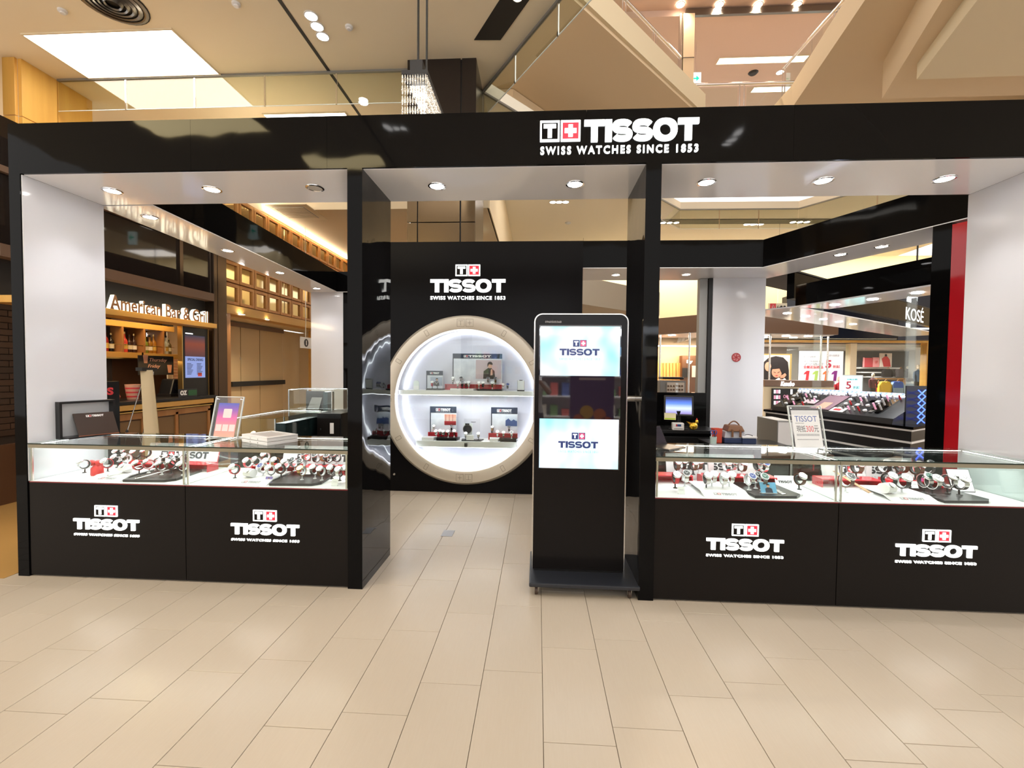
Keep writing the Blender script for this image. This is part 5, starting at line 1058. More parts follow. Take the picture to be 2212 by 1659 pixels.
for c_, (y0, y1) in enumerate(((2.50, 2.82), (2.87, 3.16), (3.21, 3.49), (3.54, 3.76))):
    for j in range(4):
        y = y0+(y1-y0)*(j+.5)/4; t = thing('liquor_bottle', '%s bottle in the %s compartment of bar shelf' % (nm[j], cp[c_]), 'bottle', (-5.86, y, 1.741), group='bottles on the bar shelf'); s = .9+.12*((k*7) % 3)/2
        MB().lathe([(0, 0), (.034, 0), (.036, .01), (.036, .15*s), (.03, .175*s), (.013, .205*s), (.012, .255*s)], 14).build('glass', M('bottle_%d' % k, bcol[c_][j], .12), t, smooth=True)
        MB().cyl((0, 0, .255*s), (0, 0, .285*s), .014, n=10).build('cap', 'brass_trim' if k % 2 else 'print_black', t); MB().lathe([(.0366, .045), (.0366, .115*s)], 14).build('label', M('blabel_%d' % k, ['#d8cfae', '#e8e2d0', '#caa54a'][k % 3], .6), t, smooth=True); k += 1
text('happy_hour_letters', 'HAPPY HOUR', M('neon_white', (1, 1, 1), .5, emit=1.3), bk, SIDE @ Matrix.Translation((0, 0, -.245)), 1.02, 1.50, 2.0, 2.06, depth=.004)
lamp('bar_glow', 'AREA', (-5.55, 2.9, 2.34), 8, (1, .68, .36), shape='RECTANGLE', size=.3, size_y=1.5); lamp('bar_front_glow', 'AREA', (-4.95, 2.8, 2.50), 9, (1, .72, .36), rot=(0, R(-20), 0), shape='RECTANGLE', size=.1, size_y=1.6); lamp('bar_glow', 'AREA', (-5.4, 2.9, 1.63), 2.5, (1, .62, .28), shape='RECTANGLE', size=.2, size_y=1.4)
t = thing('chalk_poster', 'black hanging poster with Thursday and Friday chalk lettering', 'poster', (-5.6, 3.0, 1.42)); bx('board', 'black_flat', t, -.01, .0, -.08, .52, 0, .28)
text('lettering', 'Thursday', M('chalk_peach', '#d8a58c', .8), t, SIDE @ Matrix.Translation((0, 0, .001)), .10, .40, .18, .245, depth=.001, shear=.3); text('lettering', 'Friday', 'chalk_peach', t, SIDE @ Matrix.Translation((0, 0, .001)), .07, .28, .09, .155, depth=.001, shear=.3)
for (u, v) in ((-.01, .17), (.40, .03)): m = MB(); poly_mb(m, SIDE, [(u+.02, v), (u+.07, v), (u+.085, v+.12), (u, v+.12)], .001, .004); m.build('printed_glass', M('print_peach', '#c08a70', .7) if 'print_peach' not in MT else 'print_peach', t)
bx('rod', 'bronze_dark', t, -.004, .004, -.02, .0, .28, .32)
col_ = thing('brick_column', 'narrow warm lit brick column inside the bar', 'column', (-5.62, 3.60, 1.1))
for r in range(12): bx('brick', 'brick_warm', col_, -.06, .06, .0, .11, .047*r, .047*r+.042, bevel=.003)
t = thing('menu_screen', 'tall bar menu screen listing special drinks', 'screen', (-5.22, 3.24, 1.10)); bx('cabinet', 'black_satin', t, -.06, .0, .0, .50, 0, 1.04); bx('trim', 'brass_trim', t, -.06, .01, -.015, 0, 0, 1.04); bx('trim', 'brass_trim', t, -.06, .01, .50, .515, 0, 1.04)
ramp_mat('menu_top', 2, [(0, '#4a3038'), (.6, '#7d3b2c'), (1, '#27324a')], emit=.5); bx('picture', 'menu_top', t, 0, .003, .05, .44, .60, .92); bx('list', M('menu_blue', (.1, .12, .2), .3, emit=.55, ec='#8fa4e6'), t, 0, .003, .05, .44, .28, .60)
text('menu_title', 'SPECIAL DRINKS', 'print_navy', t, SIDE @ Matrix.Translation((0, 0, .0035)), .09, .40, .535, .575, bold=.02, depth=.0006); m = MB()
for r in range(9):
    for c in (0, 1): poly_mb(m, SIDE, [(.08+.19*c, .49-.02*r), (.08+.19*c+.08+.012*((r*3+c) % 4), .49-.02*r), (.08+.19*c+.08+.012*((r*3+c) % 4), .498-.02*r), (.08+.19*c, .498-.02*r)], .0032, .004)
m.build('menu_lines', 'print_navy', t)['kind'] = 'stuff'; bx('stamp', M('stamp_red', (.2, .02, .02), .3, emit=.5, ec='#c04038'), t, .003, .004, .29, .37, .30, .35); bx('header', 'neon_white', t, 0, .003, .06, .20, .935, .95)
for i, (y, z, mt_, lab) in enumerate(((2.28, 1.101, 'print_red', 'red round tin on the bar counter near the tall dark menu board'), (2.62, 1.101, 'chalk_peach', 'pink striped paper tub on the bar counter'), (3.36, 1.101, 'black_flat', 'black till machine on the bar counter'))):
    t = thing(('round_tin', 'paper_tub', 'bar_till')[i], lab, ('tin', 'tub', 'till')[i], (-5.4, y, z))
    if i == 0: MB().lathe([(0, 0), (.10, 0), (.12, .05), (.10, .10), (.0, .12)], 18).build('tin', M('tin_red', (.30, .05, .03), .4), t, smooth=True); MB().cyl((0, 0, .12), (0, 0, .14), .02, n=10).build('knob', 'brass_trim', t)
    elif i == 1:
        MB().lathe([(0, 0), (.06, 0), (.085, .20), (.08, .20), (.055, .01)], 16).build('tub', mt_, t, smooth=True)
        for q in range(3): MB().lathe([(.0652+.0069*q, .03+.055*q), (.0677+.0069*q, .05+.055*q)], 16).build('stripe', 'print_red', t, smooth=True)
    else: m = MB(); m.prism([(.0, -.14, 0), (.0, .14, 0), (.0, .10, .26), (.0, -.06, .26)], (-.2, 0, 0)); m.build('hood', 'black_satin', t, bevel=.02); bx('display', 'navy_black', t, .0, .006, -.05, .09, .1, .2); bx('drawer', 'steel_dark', t, -.2, .02, -.15, .15, 0, .04)
t = thing('table_lamp', 'small amber lamp glowing behind the bar counter', 'lamp', (-5.45, 2.22, 1.101)); MB().lathe([(.03, 0), (.03, .02), (.008, .03), (.008, .16)], 14).build('stem', 'brass_trim', t, smooth=True); MB().lathe([(.035, .16), (.035, .22)], 14).build('shade', M('amber_glow', (1, .6, .2), .5, emit=2.0, ec=(1, .62, .22)), t, smooth=True)
text('lettering', 'oz', 'card_white', thing('counter_plate', 'small green and white plate on the bar counter edge', 'sign', (-5.12, 3.05, 1.101)), SIDE @ Matrix.Translation((0, 0, .003)), .02, .14, .03, .10, bold=.03, depth=.002); pr = bpy.data.objects['counter_plate']; bx('plate', 'print_black', pr, -.01, .002, 0, .34, 0, .12); bx('green_field', M('plate_green', '#1f5a34', .5), pr, .002, .004, .17, .33, .02, .10)
# X stand banner seen from behind, and the tall dark menu board
t = thing('banner_stand', 'cream banner on an easel seen from behind near the bar', 'banner stand', (-4.5, 1.98, 0), R(8)); m = MB(); n = 10
pts = [(-.15+.30*k/n, .03*math.sin(math.pi*k/n)) for k in range(n+1)]
for k in range(n): m.add([(0.0+pts[k][1]*2, pts[k][0], .05), (pts[k+1][1]*2, pts[k+1][0], .05), (pts[k+1][1]*2-.10, pts[k+1][0]*.62, 1.50), (pts[k][1]*2-.10, pts[k][0]*.62, 1.50)], [(0, 1, 2, 3), (3, 2, 1, 0)])
m.build('cloth', M('banner_cream', (.72, .58, .36), .7), t, smooth=True); bx('top_bar', 'black_flat', t, -.13, -.06, -.12, .12, 1.49, 1.53)
MB().tube([(-.08, -.04, 1.48), (-.16, -.22, .8), (-.24, -.34, .0)], .006, 6).build('leg', 'steel', t); MB().tube([(-.06, .06, 1.48), (-.06, -.12, .75), (-.08, -.26, .0)], .006, 6).build('leg', 'steel', t)
for q in ((-.16, -.22, .80), (-.06, -.12, .75)): MB().ell(q, (.014, .014, .03)).build('clip', 'black_flat', t, smooth=True)
p = P(236, 935, X=-4.45); t = thing('menu_board', 'tall dark menu board with blue pictures left of the banner', 'menu board', (-4.45, p.y, 0)); bx('panel', 'black_satin', t, -.04, .0, -.4, .12, 0, 1.38); ramp_mat('menu_food', 2, [(0, '#2b5f9a'), (.5, '#9fb8d8'), (.7, '#2f6fb0'), (1, '#204070')], emit=.35); bx('picture', 'menu_food', t, 0, .003, -.38, .04, .85, 1.18); bx('foot', 'black_flat', t, -.15, .12, -.4, .12, 0, .03)
text('lettering', 'S', 'print_red', t, SIDE @ Matrix.Translation((0, 0, .003)), -.02, .05, 1.24, 1.32, bold=.05, depth=.002)
# ---- lattice wall of framed mirrors
lw = thing('lattice_wall', 'orange timber wall of square framed mirrors above the entrance', 'lattice wall', (BX, 4.1, 2.48)); cw_, rh = .406, .372
M('lattice_wood', (.56, .26, .07), .4, mottle=(8, '#a05c20', .5, (1, 1, .3)))
bx('backing', 'wood_warm', lw, -.12, -.06, -.0, cw_*12+.05, .13, .13+rh*5+.03); bx('base_beam', 'wood_gold', lw, -.25, .02, 0, cw_*12+.05, -.03, .12, bevel=.004)
fm_ = MB(); e = .048
for q in ((0, cw_-.02, 0, e), (0, cw_-.02, rh-.02-e, rh-.02), (0, e, e, rh-.02-e), (cw_-.02-e, cw_-.02, e, rh-.02-e)): fm_.box(-.06, -.015, *q)
fme = fm_.mesh('mirror_frame', 'lattice_wood', bevel=.004); pm_ = MB().box(-.055, -.045, e, cw_-.02-e, e, rh-.02-e).mesh('mirror_pane', 'mirror_gold')
for c in range(12):
    for r in range(5):
        f = bpy.data.objects.new('mirror_frame', fme); col.objects.link(f); f.parent = lw; f.location = (0, cw_*c+.01, .14+rh*r); g_ = bpy.data.objects.new('mirror_pane', pm_); col.objects.link(g_); g_.parent = f
bx('cove_strip', M('cove_led', (1, 1, 1), .5, emit=1.2, ec=(1, .92, .75)), lw, -.12, -.09, 0, cw_*12, .13+rh*5+.03, .13+rh*5+.04)
bx('bulkhead', 'cream_paint', lw, -.3, -.13, 0, cw_*12, .13, 2.06); lamp('lattice_cove', 'AREA', (BX-.02, 4.1+cw_*6, 4.50), 34, (1, .88, .66), rot=(0, R(-150), 0), shape='RECTANGLE', size=.1, size_y=cw_*12)
# ---- glass entrance under the lattice
M('frosted_beige', (.58, .43, .24), .22, spec=.4); M('wall_beige', (.72, .55, .32), .7)
struct('wall_left_recess', MB().box(-6.3, -6.2, 4.1, 9.0, 0, 2.45), 'wall_beige'); struct('ceiling_recess', MB().box(-6.2, -5.2, 4.1, 9.0, 2.47, 2.49), 'cream_paint'); struct('wall_end', MB().box(-6.2, -5.15, 8.2, 8.3, 0, 2.45), 'wall_beige')
dr_ = thing('glass_entrance_door', 'pair of frosted beige entrance doors with a black push bar', 'door', (-6.05, 5.1, 0))
for a in (0, .62): bx('leaf', 'frosted_beige', dr_, -.03, 0, a, a+.60, .02, 2.36); 
bx('leaf', 'frosted_beige', dr_, -.03, 0, 1.24, 2.1, .02, 2.36); bx('push_bar', 'black_satin', dr_, .02, .06, .28, 2.1, 1.16, 1.26); bx('head', 'brown_beam', dr_, -.05, .02, 0, 2.12, 2.36, 2.45); bx('keyhole', 'steel', dr_, .0, .01, .58, .60, 1.7, 1.75)
for k, (px, py) in enumerate(((522, 679), (575, 690))):
    q = P(px, py, Z=2.465); spot_row([(q.x, q.y)], 2.47, ('left', 'right')[k]+' small downlight over the frosted entrance doors', .05); lamp('entrance_light', 'SPOT', (q.x, q.y, 2.44), 40, WARM, spot_size=R(120), spot_blend=.8)
bx('door_post', 'wood_gold', None, -5.5, -5.42, 7.35, 7.5, 0, 2.44, label='orange timber post right of the frosted doors', cat='post')
q = P(656, 740, X=-5.0); t = thing('info_sign', 'white round ended sign with black i mark near white corner', 'sign', (-5.0, q.y+.1, q.z-.12)); bx('plate', 'card_white', t, -.02, 0, -.22, .22, 0, .24, bevel=.008); MB().cyl((0, 0, .12), (.006, 0, .12), .085, n=20).build('disc', 'print_black', t); text('mark', 'i', 'card_white', t, SIDE @ Matrix.Translation((0, 0, .007)), -.016, .016, .07, .17, bold=.06, depth=.002); bx('arm', 'steel', t, -.016, -.006, -.01, .01, .24, 4.55-(q.z-.12))
struct('wall_far_left', MB().box(-6.4, -2.4, 11.8, 12.0, 0, 4.55), 'wall_beige')
w_ = thing('far_shop_window', 'bluish glazed shop window far behind the white corner wall', 'shop window', (-5.2, 10.9, 0)); bx('frame', 'grey_metal', w_, -.6, 1.6, 0, .08, 1.45, 1.55); bx('frame', 'grey_metal', w_, -.6, 1.6, 0, .08, 0, .1); bx('pane', M('blue_glass', (.10, .14, .22), .1), w_, -.6, 1.6, .03, .05, .1, 1.45); bx('pane', 'blue_glass', w_, -.6, 1.6, .03, .05, 1.55, 2.5)
# ---- far left: brick shop wall and its plinth
bw = thing('brick_shop_wall', 'dark brick shop wall at the far left edge', 'wall', (-5.9, .25, 0)); bx('core', M('mortar_dark', (.035, .022, .014), .8), bw, -.2, -.02, 0, 2.6, 0, 3.6); M('brick_dark', (.05, .024, .012), .75, vary=.3)
me_ = MB().box(-.02, .0, .004, .226, .004, .066).mesh('brick', 'brick_dark', bevel=.003); cnt = 0
for r in range(30):
    for c in range(10):
        o = bpy.data.objects.new('brick', me_); col.objects.link(o); o.parent = bw; o.location = (0, .24+c*.23+(r % 2)*.115-.12, .75+r*.07)
bx('plinth', 'wood_dark', bw, -.02, .05, 0, 2.6, 0, .66); t = thing('blue_notice', 'small blue and white notice on the dark brick wall', 'notice', (-5.88, 1.75, 1.55)); bx('sheet', M('notice_blue', '#6f8fc8', .5), t, 0, .006, 0, .4, 0, .38); bx('band', 'card_white', t, .006, .008, .04, .36, .06, .16)
# ================================================================== right background: neighbouring cosmetic counters and shops
def tp(name, label, cat, px, py, Y, group=None): return thing(name, label, cat, P(px, py, Y=Y), 0, group)
def bp(name, mat, t, px0, px1, py0, py1, Y, d=.05, **k):
    a, b = P(px0, py0, Y=Y), P(px1, py1, Y=Y); L = t.location if t is not None else Vector((0, 0, 0))
    return bx(name, mat, t, a.x-L.x, b.x-L.x, Y-L.y, Y+d-L.y, min(a.z, b.z)-L.z, max(a.z, b.z)-L.z, **k)
def txp(name, body, mat, t, px0, px1, py0, py1, Y, d=.01, **k):
    a, b = P(px0, py1, Y=Y), P(px1, py0, Y=Y); L = t.location
    return text(name, body, mat, t, FRONT @ Matrix.Translation((0, 0, L.y-Y)), a.x-L.x, b.x-L.x, a.z-L.z, b.z-L.z, depth=d, **k)
def pop(name, mat, t, pts, Y, d=.02, bevel=0):
    """outline surveyed at depth Y, given real thickness d"""
    L = t.location; m = MB(); m.prism([P(x, y, Y=Y)-L for x, y in pts], (0, d, 0)); return m.build(name, mat, t, bevel=bevel)
M('kiosk_brown', (.19, .105, .062), .35); M('cream_wall', (.90, .76, .50), .7); M('cool_white', (.75, .77, .82), .4); M('orange_drape', (.85, .42, .13), .6); M('shop_grey', (.12, .12, .13), .6); M('shop_floor', (.5, .48, .46), .4)
M('glow_white', (1, 1, 1), .5, emit=1.4); M('glow_cyan', (.7, 1, 1), .5, emit=.9, ec='#9ff0f2')
# big cream bulkhead above the shops
struct('wall_back_bulkhead', MB().box(1.2, 15.8, 15.0, 15.2, 2.95, CEIL), 'cream_wall')
bkl = lamp('cove_glow', 'AREA', (8.5, 14.0, 5.9), 150, (1, .88, .62), rot=(R(25), 0, 0), shape='RECTANGLE', size=13, size_y=.3)
# grey soffit box seen over the totem
t = thing('grey_soffit_box', 'beige grey ceiling box with downlight seen above the totem', 'ceiling box', (3.0, 9.0, 3.35)); m = MB(); m.prism([(-2.4, -.4, .0), (.9, 2.6, .0), (.9, 4.2, .0), (-2.4, 4.2, .0)], (0, 0, .75)); m.build('box', M('box_taupe', (.40, .35, .28), .7), t)
[bx('suspension_rod', 'steel', t, x, x+.02, 3.4, 3.42, .75, CEIL-3.352) for x in (-1.5, .5)]; MB().cyl((-.85, 2.2, -.01), (-.85, 2.2, .0), .10, n=20).build('lens', 'lens', t); MB().lathe([(.10, -.012), (.13, -.012), (.13, 0)], 20, o=(-.85, 2.2, 0)).build('ring', 'white_soft', t)
# --- brown canopy kiosk (name letters in italic)
kc = thing('cosmetics_canopy', 'brown cosmetics canopy carrying the white Kanebo lettering', 'canopy', (5.9, 9.0, 2.45))
L = kc.location
def kbox(name, mat, x0, x1, y0, y1, z0, z1, **k): return bx(name, mat, kc, x0-L.x, x1-L.x, y0-L.y, y1-L.y, z0-L.z, z1-L.z, **k)
m = MB(); pz = [(7.78, 9.0), (5.0, 8.4), (4.15, 8.15), (2.9, 9.4), (2.9, 10.2), (7.78, 10.2)]
m.prism([(x-L.x, y-L.y, .10) for x, y in pz], (0, 0, .42)); m.build('fascia', 'kiosk_brown', kc)
m = MB(); m.prism([(x-L.x, y-L.y, .085) for x, y in [(7.7, 9.05), (5.0, 8.46), (4.15, 8.22), (3.0, 9.4), (3.0, 10.1), (7.7, 10.1)]], (0, 0, .012)); m.build('soffit', 'white_soft', kc)
for k, (x, y) in enumerate(((7.2, 9.3), (6.6, 9.25), (6.0, 9.15), (4.3, 8.7), (3.6, 9.2), (5.3, 8.9), (6.3, 9.8), (7.1, 9.8))):
    MB().cyl((x-L.x, y-L.y, .072), (x-L.x, y-L.y, .084), .09, n=18).build('downlight', 'lens', kc)
for (px, y0) in ((1662, 8.7), (1772, 9.1), (1787, 9.2), (1488, 8.4), (1425, 9.0)):
    x = P(px, 800, Y=y0).x; MB().cyl((x-L.x, y0-L.y, -L.z), (x-L.x, y0-L.y, .085), .022, n=10).build('post', 'steel', kc, smooth=True)
txp('canopy_letters', 'Kanebo', 'glow_white', kc, 1718, 1765, 702, 722, 8.93, .03, bold=.015, shear=.25)
lamp('canopy_light', 'AREA', (6.4, 9.5, 2.5), 60, NEUT, shape='RECTANGLE', size=2.6, size_y=.8); lamp('canopy_light', 'AREA', (3.9, 9.2, 2.5), 36, WARM, shape='RECTANGLE', size=1.5, size_y=.8)
kt = tp('cosmetics_counter', 'pale cosmetics counter with brown name band and lit product poster', 'cosmetics counter', 1725, 930, 8.2)
bp('counter_front', 'cream_paint', kt, 1650, 1798, 835, 985, 8.2, .5); bp('name_band', 'kiosk_brown', kt, 1652, 1800, 821, 836, 8.17, .55); txp('name_letters', 'Kanebo', 'glow_white', kt, 1686, 1716, 824, 834, 8.16, .01, bold=.03, shear=.25)
bp('poster_case', 'black_satin', kt, 1669, 1721, 839, 915, 8.14, .05)
rn = random.Random(5)
for r in range(5):
    for c in range(3): bp('printed_product', ('print_white_glow', 'print_pink')[(r+c) % 2] if 'print_pink' in MT else M('print_white_glow', (.9, .9, .95), .4, emit=.5) and (M('print_pink', (.8, .35, .5), .4, emit=.4) and 'print_white_glow'), kt, 1672+5*c, 1675.6+5*c, 842+12*r, 850+12*r, 8.13, .01)
for r in range(5): bp('printed_product', 'print_pink' if r % 2 else 'print_white_glow', kt, 1708+(r % 2)*6, 1712+(r % 2)*6, 841+13*r, 852+13*r, 8.13, .01)
pop('printed_tube', 'print_white_glow', kt, [(1694, 872), (1702, 872), (1705, 884), (1700, 900), (1697, 900), (1692, 884)], 8.13, .008); txp('printed_infinity', 'OO', 'print_pink', kt, 1692, 1703, 853, 860, 8.13, .006); txp('poster_letters', 'COFFRET D’OR', 'card_white', kt, 1684, 1712, 905, 910, 8.13, .006)
for (a, b) in ((1733, 1744), (1750, 1762), (1786, 1795)): bp('notice', 'card_white', kt, a, b, 846, 868, 8.18, .01)
# --- couple photograph and sale board behind
t = tp('couple_photograph', 'gold framed photograph of two dark haired people embracing', 'framed photo', 1680, 822, 9.7)
bp('frame', 'brass_trim', t, 1648, 1709, 764, 824, 9.7, .05); bp('sky', M('photo_sky', '#cfc2ae', .4), t, 1648, 1705, 767, 822, 9.69, .008); pop('dark_hair', M('photo_hair', '#1c1412', .5), t, [(1650, 782), (1660, 773), (1676, 769), (1692, 772), (1702, 782), (1704, 800), (1704, 822), (1650, 822)], 9.685, .006)
M('photo_skin', '#d29a7c', .5); pop('face', 'photo_skin', t, [(1678+11*math.cos(a), 804+12*math.sin(a)) for a in [2*math.pi*k/14 for k in range(14)]], 9.68, .005); pop('cheek', 'photo_skin', t, [(1659+7*math.cos(a), 792+10*math.sin(a)) for a in [2*math.pi*k/12 for k in range(12)]], 9.68, .005); pop('curls', 'photo_hair', t, [(1664, 797), (1668, 789), (1680, 786), (1690, 792), (1692, 812), (1687, 803), (1684, 796), (1673, 797)], 9.675, .005); pop('closed_eye', 'photo_hair', t, [(1671, 803), (1676, 804.5), (1676, 805.2), (1671, 804)], 9.672, .003); pop('closed_eye', 'photo_hair', t, [(1680, 804), (1685, 802.6), (1685, 803.5), (1680, 805)], 9.672, .003); pop('lips', 'print_red', t, [(1674, 811), (1678, 810), (1681, 811), (1678, 812.5)], 9.672, .003); pop('hand', 'photo_skin', t, [(1686, 812), (1696, 806), (1699, 810), (1692, 819), (1684, 821)], 9.675, .005); pop('pale_shirt', 'card_white', t, [(1674, 821), (1682, 816), (1696, 817), (1699, 822), (1674, 822)], 9.675, .005)
sb = tp('sale_board', 'white sale board with coloured ones and UP TO 50% OFF', 'sale board', 1775, 835, 10.4)
bp('board', M('board_lit', (.88, .86, .87), .5, emit=.25), sb, 1729, 1820, 758, 824, 10.4, .06); bp('lower_board', 'board_lit', sb, 1806, 1820, 824, 850, 10.4, .06)
[bx('leg', 'steel', sb, x, x+.04, .01, .05, -sb.location.z, .15) for x in (-.5, .5)]; txp('printed_date', '11/7-11/13', 'print_grey', sb, 1786, 1812, 766, 770, 10.39, .01); txp('printed_offer', 'UP TO 50% OFF', 'print_grey', sb, 1736, 1779, 784, 789, 10.39, .01, shear=.2); txp('printed_chinese', '全館正價商品', 'print_red', sb, 1735, 1778, 790, 796, 10.39, .01, bold=.01); txp('printed_five', '5', M('print_crimson', '#c8324e', .5), sb, 1783, 1796, 778, 795, 10.39, .01, bold=.03); txp('printed_chinese', '折起', 'print_red', sb, 1799, 1814, 789, 795, 10.39, .01); txp('printed_small', 'ALL MODELS', 'print_grey', sb, 1737, 1770, 779, 781.5, 10.39, .01); txp('printed_small', '11.7 SALE', 'print_grey', sb, 1737, 1762, 769, 772, 10.39, .01)
for (x, c) in ((1738, '#d8343c'), (1757, '#a8c83a'), (1779, '#ee7a3e'), (1798, '#8e2f8e')):
    pop('printed_one', M('one_%d' % x, c, .5), sb, [(x, 805), (x+5, 801), (x+11, 801), (x+8, 823), (x+2, 823), (x+4, 808), (x-2, 809)], 10.39, .01)
# lit 5 sign, red mannequin
t = tp('lit_discount_sign', 'aqua lit sign with a large red 5', 'light box', 1841, 850, 9.9); bp('box', 'cool_white', t, 1820, 1863, 810, 850, 9.9, .12); bp('lit_face', 'glow_cyan', t, 1821, 1861, 813, 849, 9.885, .015); txp('printed_five', '5', 'print_crimson', t, 1827, 1839, 824, 840, 9.88, .006, bold=.02); txp('printed_chinese', '折起', 'print_navy', t, 1843, 1856, 834, 840, 9.88, .006); bx('pedestal', 'cool_white', t, -.25, .25, .0, .12, -t.location.z, .0); txp('printed_small', '全館正價', 'print_navy', t, 1829, 1852, 818, 821, 9.88, .006)
def torso(px, ptop, pbot, Y, label, cloth, head=True, legs=None, name='mannequin'):
    c = P(px, pbot, Y=Y); top = P(px, ptop, Y=Y); h = top.z-c.z; t = thing(name, label, 'mannequin', c); k = h/.95 if not legs else h/1.65
    z0 = 0 if not legs else .78*k
    MB().lathe([(.0, z0), (.13*k, z0), (.15*k, z0+.08*k), (.12*k, z0+.25*k), (.17*k, z0+.46*k), (.16*k, z0+.55*k), (.05*k, z0+.62*k), (.045*k, z0+.66*k)], 16).build('torso_garment', cloth, t, smooth=True)
    for s in (-1, 1): MB().tube([(s*.16*k, 0, z0+.54*k), (s*.21*k, -.02*k, z0+.30*k), (s*.20*k, -.06*k, z0+.04*k)], [.06*k, .052*k, .04*k], 10).build('sleeve', cloth, t, smooth=True)
    if head: MB().ell((0, 0, z0+.80*k), (.085*k, .10*k, .125*k), 14, 10).build('head', M('mannequin_cream', (.72, .62, .48), .5) if 'mannequin_cream' not in MT else 'mannequin_cream', t, smooth=True)
    if legs:
        for s in (-1, 1): MB().tube([(s*.08*k, 0, .80*k), (s*.09*k, 0, .42*k), (s*.09*k, 0, .03*k)], [.09*k, .065*k, .05*k], 10).build('trouser_leg', legs, t, smooth=True)
    return t
M('cloth_red', '#a8202a', .7); M('cloth_yellow', '#d8ae2c', .7); M('cloth_blue', '#2c57b0', .7); M('cloth_paleblue', '#86a0b8', .7); M('cloth_black', '#1c1a1e', .7); M('denim', '#3e5268', .7); M('cloth_plaid', '#5c2028', .7); M('cloth_grey', '#5a5558', .7)
t = torso(1812, 812, 856, 10.2, 'cream headed mannequin in red beside the aqua light box', 'cloth_red'); MB().cyl((0, 0, -t.location.z+.02), (0, 0, .02), .02, n=10).build('stand_pole', 'steel', t); MB().cyl((0, 0, -t.location.z), (0, 0, -t.location.z+.02), .18, n=20).build('stand_base', 'steel', t)
# --- clothes shop
cs = thing('clothes_shop_front', 'clothes shop front with navy fascia and timber edged window', 'shop front', (10.0, 13.0, 0)); L = cs.location
def cb(name, mat, px0, px1, py0, py1, Y, d=.05, **k): return bp(name, mat, cs, px0, px1, py0, py1, Y, d, **k)
cb('fascia', M('fascia_navy', (.010, .014, .030), .25), 1700, 2200, 640, 733, 12.8, .3); cb('timber_head', 'wood_gold', 1640, 2200, 734, 742, 12.75, .3); cb('timber_jamb', 'cream_paint', 1838, 1848, 742, 850, 12.8, .25); cb('timber_jamb', 'wood_gold', 2003, 2012, 738, 870, 12.8, .25)
cb('back_wall', 'shop_grey', 1640, 2200, 690, 960, 16.0, .1); cb('white_pier', 'white_soft', 1978, 1999, 745, 880, 15.0, .3); cb('shop_ceiling', 'white_soft', 1640, 2200, 742, 752, 13.1, 2.8); cb('grey_panel', M('shop_taupe', (.26, .22, .19), .6), 1640, 1722, 742, 850, 13.4, .1); cb('shop_pane', 'glass_clear', 1700, 1838, 745, 850, 12.9, .012); cb('shop_pane', 'glass_clear', 1850, 2002, 745, 850, 12.9, .012)
cb('wall_shelf', 'white_soft', 1858, 1945, 793, 797, 15.4, .5); cb('wall_shelf', 'white_soft', 1860, 1910, 803, 806, 15.4, .5); cb('wall_shelf', 'white_soft', 1880, 1935, 813, 816, 15.3, .5); cb('rack_frame', 'wood_warm', 1895, 1955, 817, 820, 14.6, .3); cb('rack_post', 'wood_warm', 1952, 1956, 817, 850, 14.6, .3)
for k, (px, py) in enumerate(((1945, 737), (1956, 738), (1972, 740), (1978, 742), (1991, 743))):
    q = P(px, py, Y=14.0); MB().box(q.x-.11, q.x+.11, 13.9, 14.2, q.z-.03, q.z).build('shop_spot', 'lens', cs)
lamp('shop_light', 'AREA', (10.8, 14.2, 2.25), 160, (1, .97, .95), shape='RECTANGLE', size=4.0, size_y=1.2); lamp('shop_light', 'AREA', (8.2, 11.6, 2.4), 60, (1, .95, .9), shape='RECTANGLE', size=2.4, size_y=1.0)
def flat_pic(name, label, cat, px0, px1, py0, py1, Y, mat, extra=None):
    t = tp(name, label, cat, (px0+px1)/2, py1, Y); bp('panel', mat, t, px0, px1, py0, py1, Y, .04)
    if extra: extra(t)
    return t
flat_pic('red_shop_picture', 'dark red picture on the clothes shop shelf', 'picture', 1866, 1885, 773, 793, 15.2, M('pic_red', '#a8323c', .5), lambda t: bp('mount', 'pic_pink' if 'pic_pink' in MT else M('pic_pink', '#d88a8a', .5), t, 1865, 1867, 772, 793, 15.19, .03))
flat_pic('pink_shop_picture', 'pink lettered picture on the clothes shop shelf', 'picture', 1886, 1899, 772, 793, 15.2, 'pic_pink', lambda t: txp('lettering', 'UP', 'print_red', t, 1890, 1896, 779, 785, 15.19, .004))
def man(t):
    pop('printed_sweater', M('pic_hoodie', '#c8323a', .5), t, [(1905, 775), (1911, 770), (1917, 770), (1922, 777), (1924, 792), (1909, 792)], 15.19, .006); pop('printed_head', 'print_black', t, [(1914+2.5*math.cos(a), 767.5+3*math.sin(a)) for a in [2*math.pi*k/10 for k in range(10)]], 15.19, .006)
flat_pic('hoodie_shop_picture', 'pale picture of a figure in a red hoodie on the shop shelf', 'picture', 1901, 1926, 763, 793, 15.2, M('pic_pale', '#e4d2c6', .5), man)
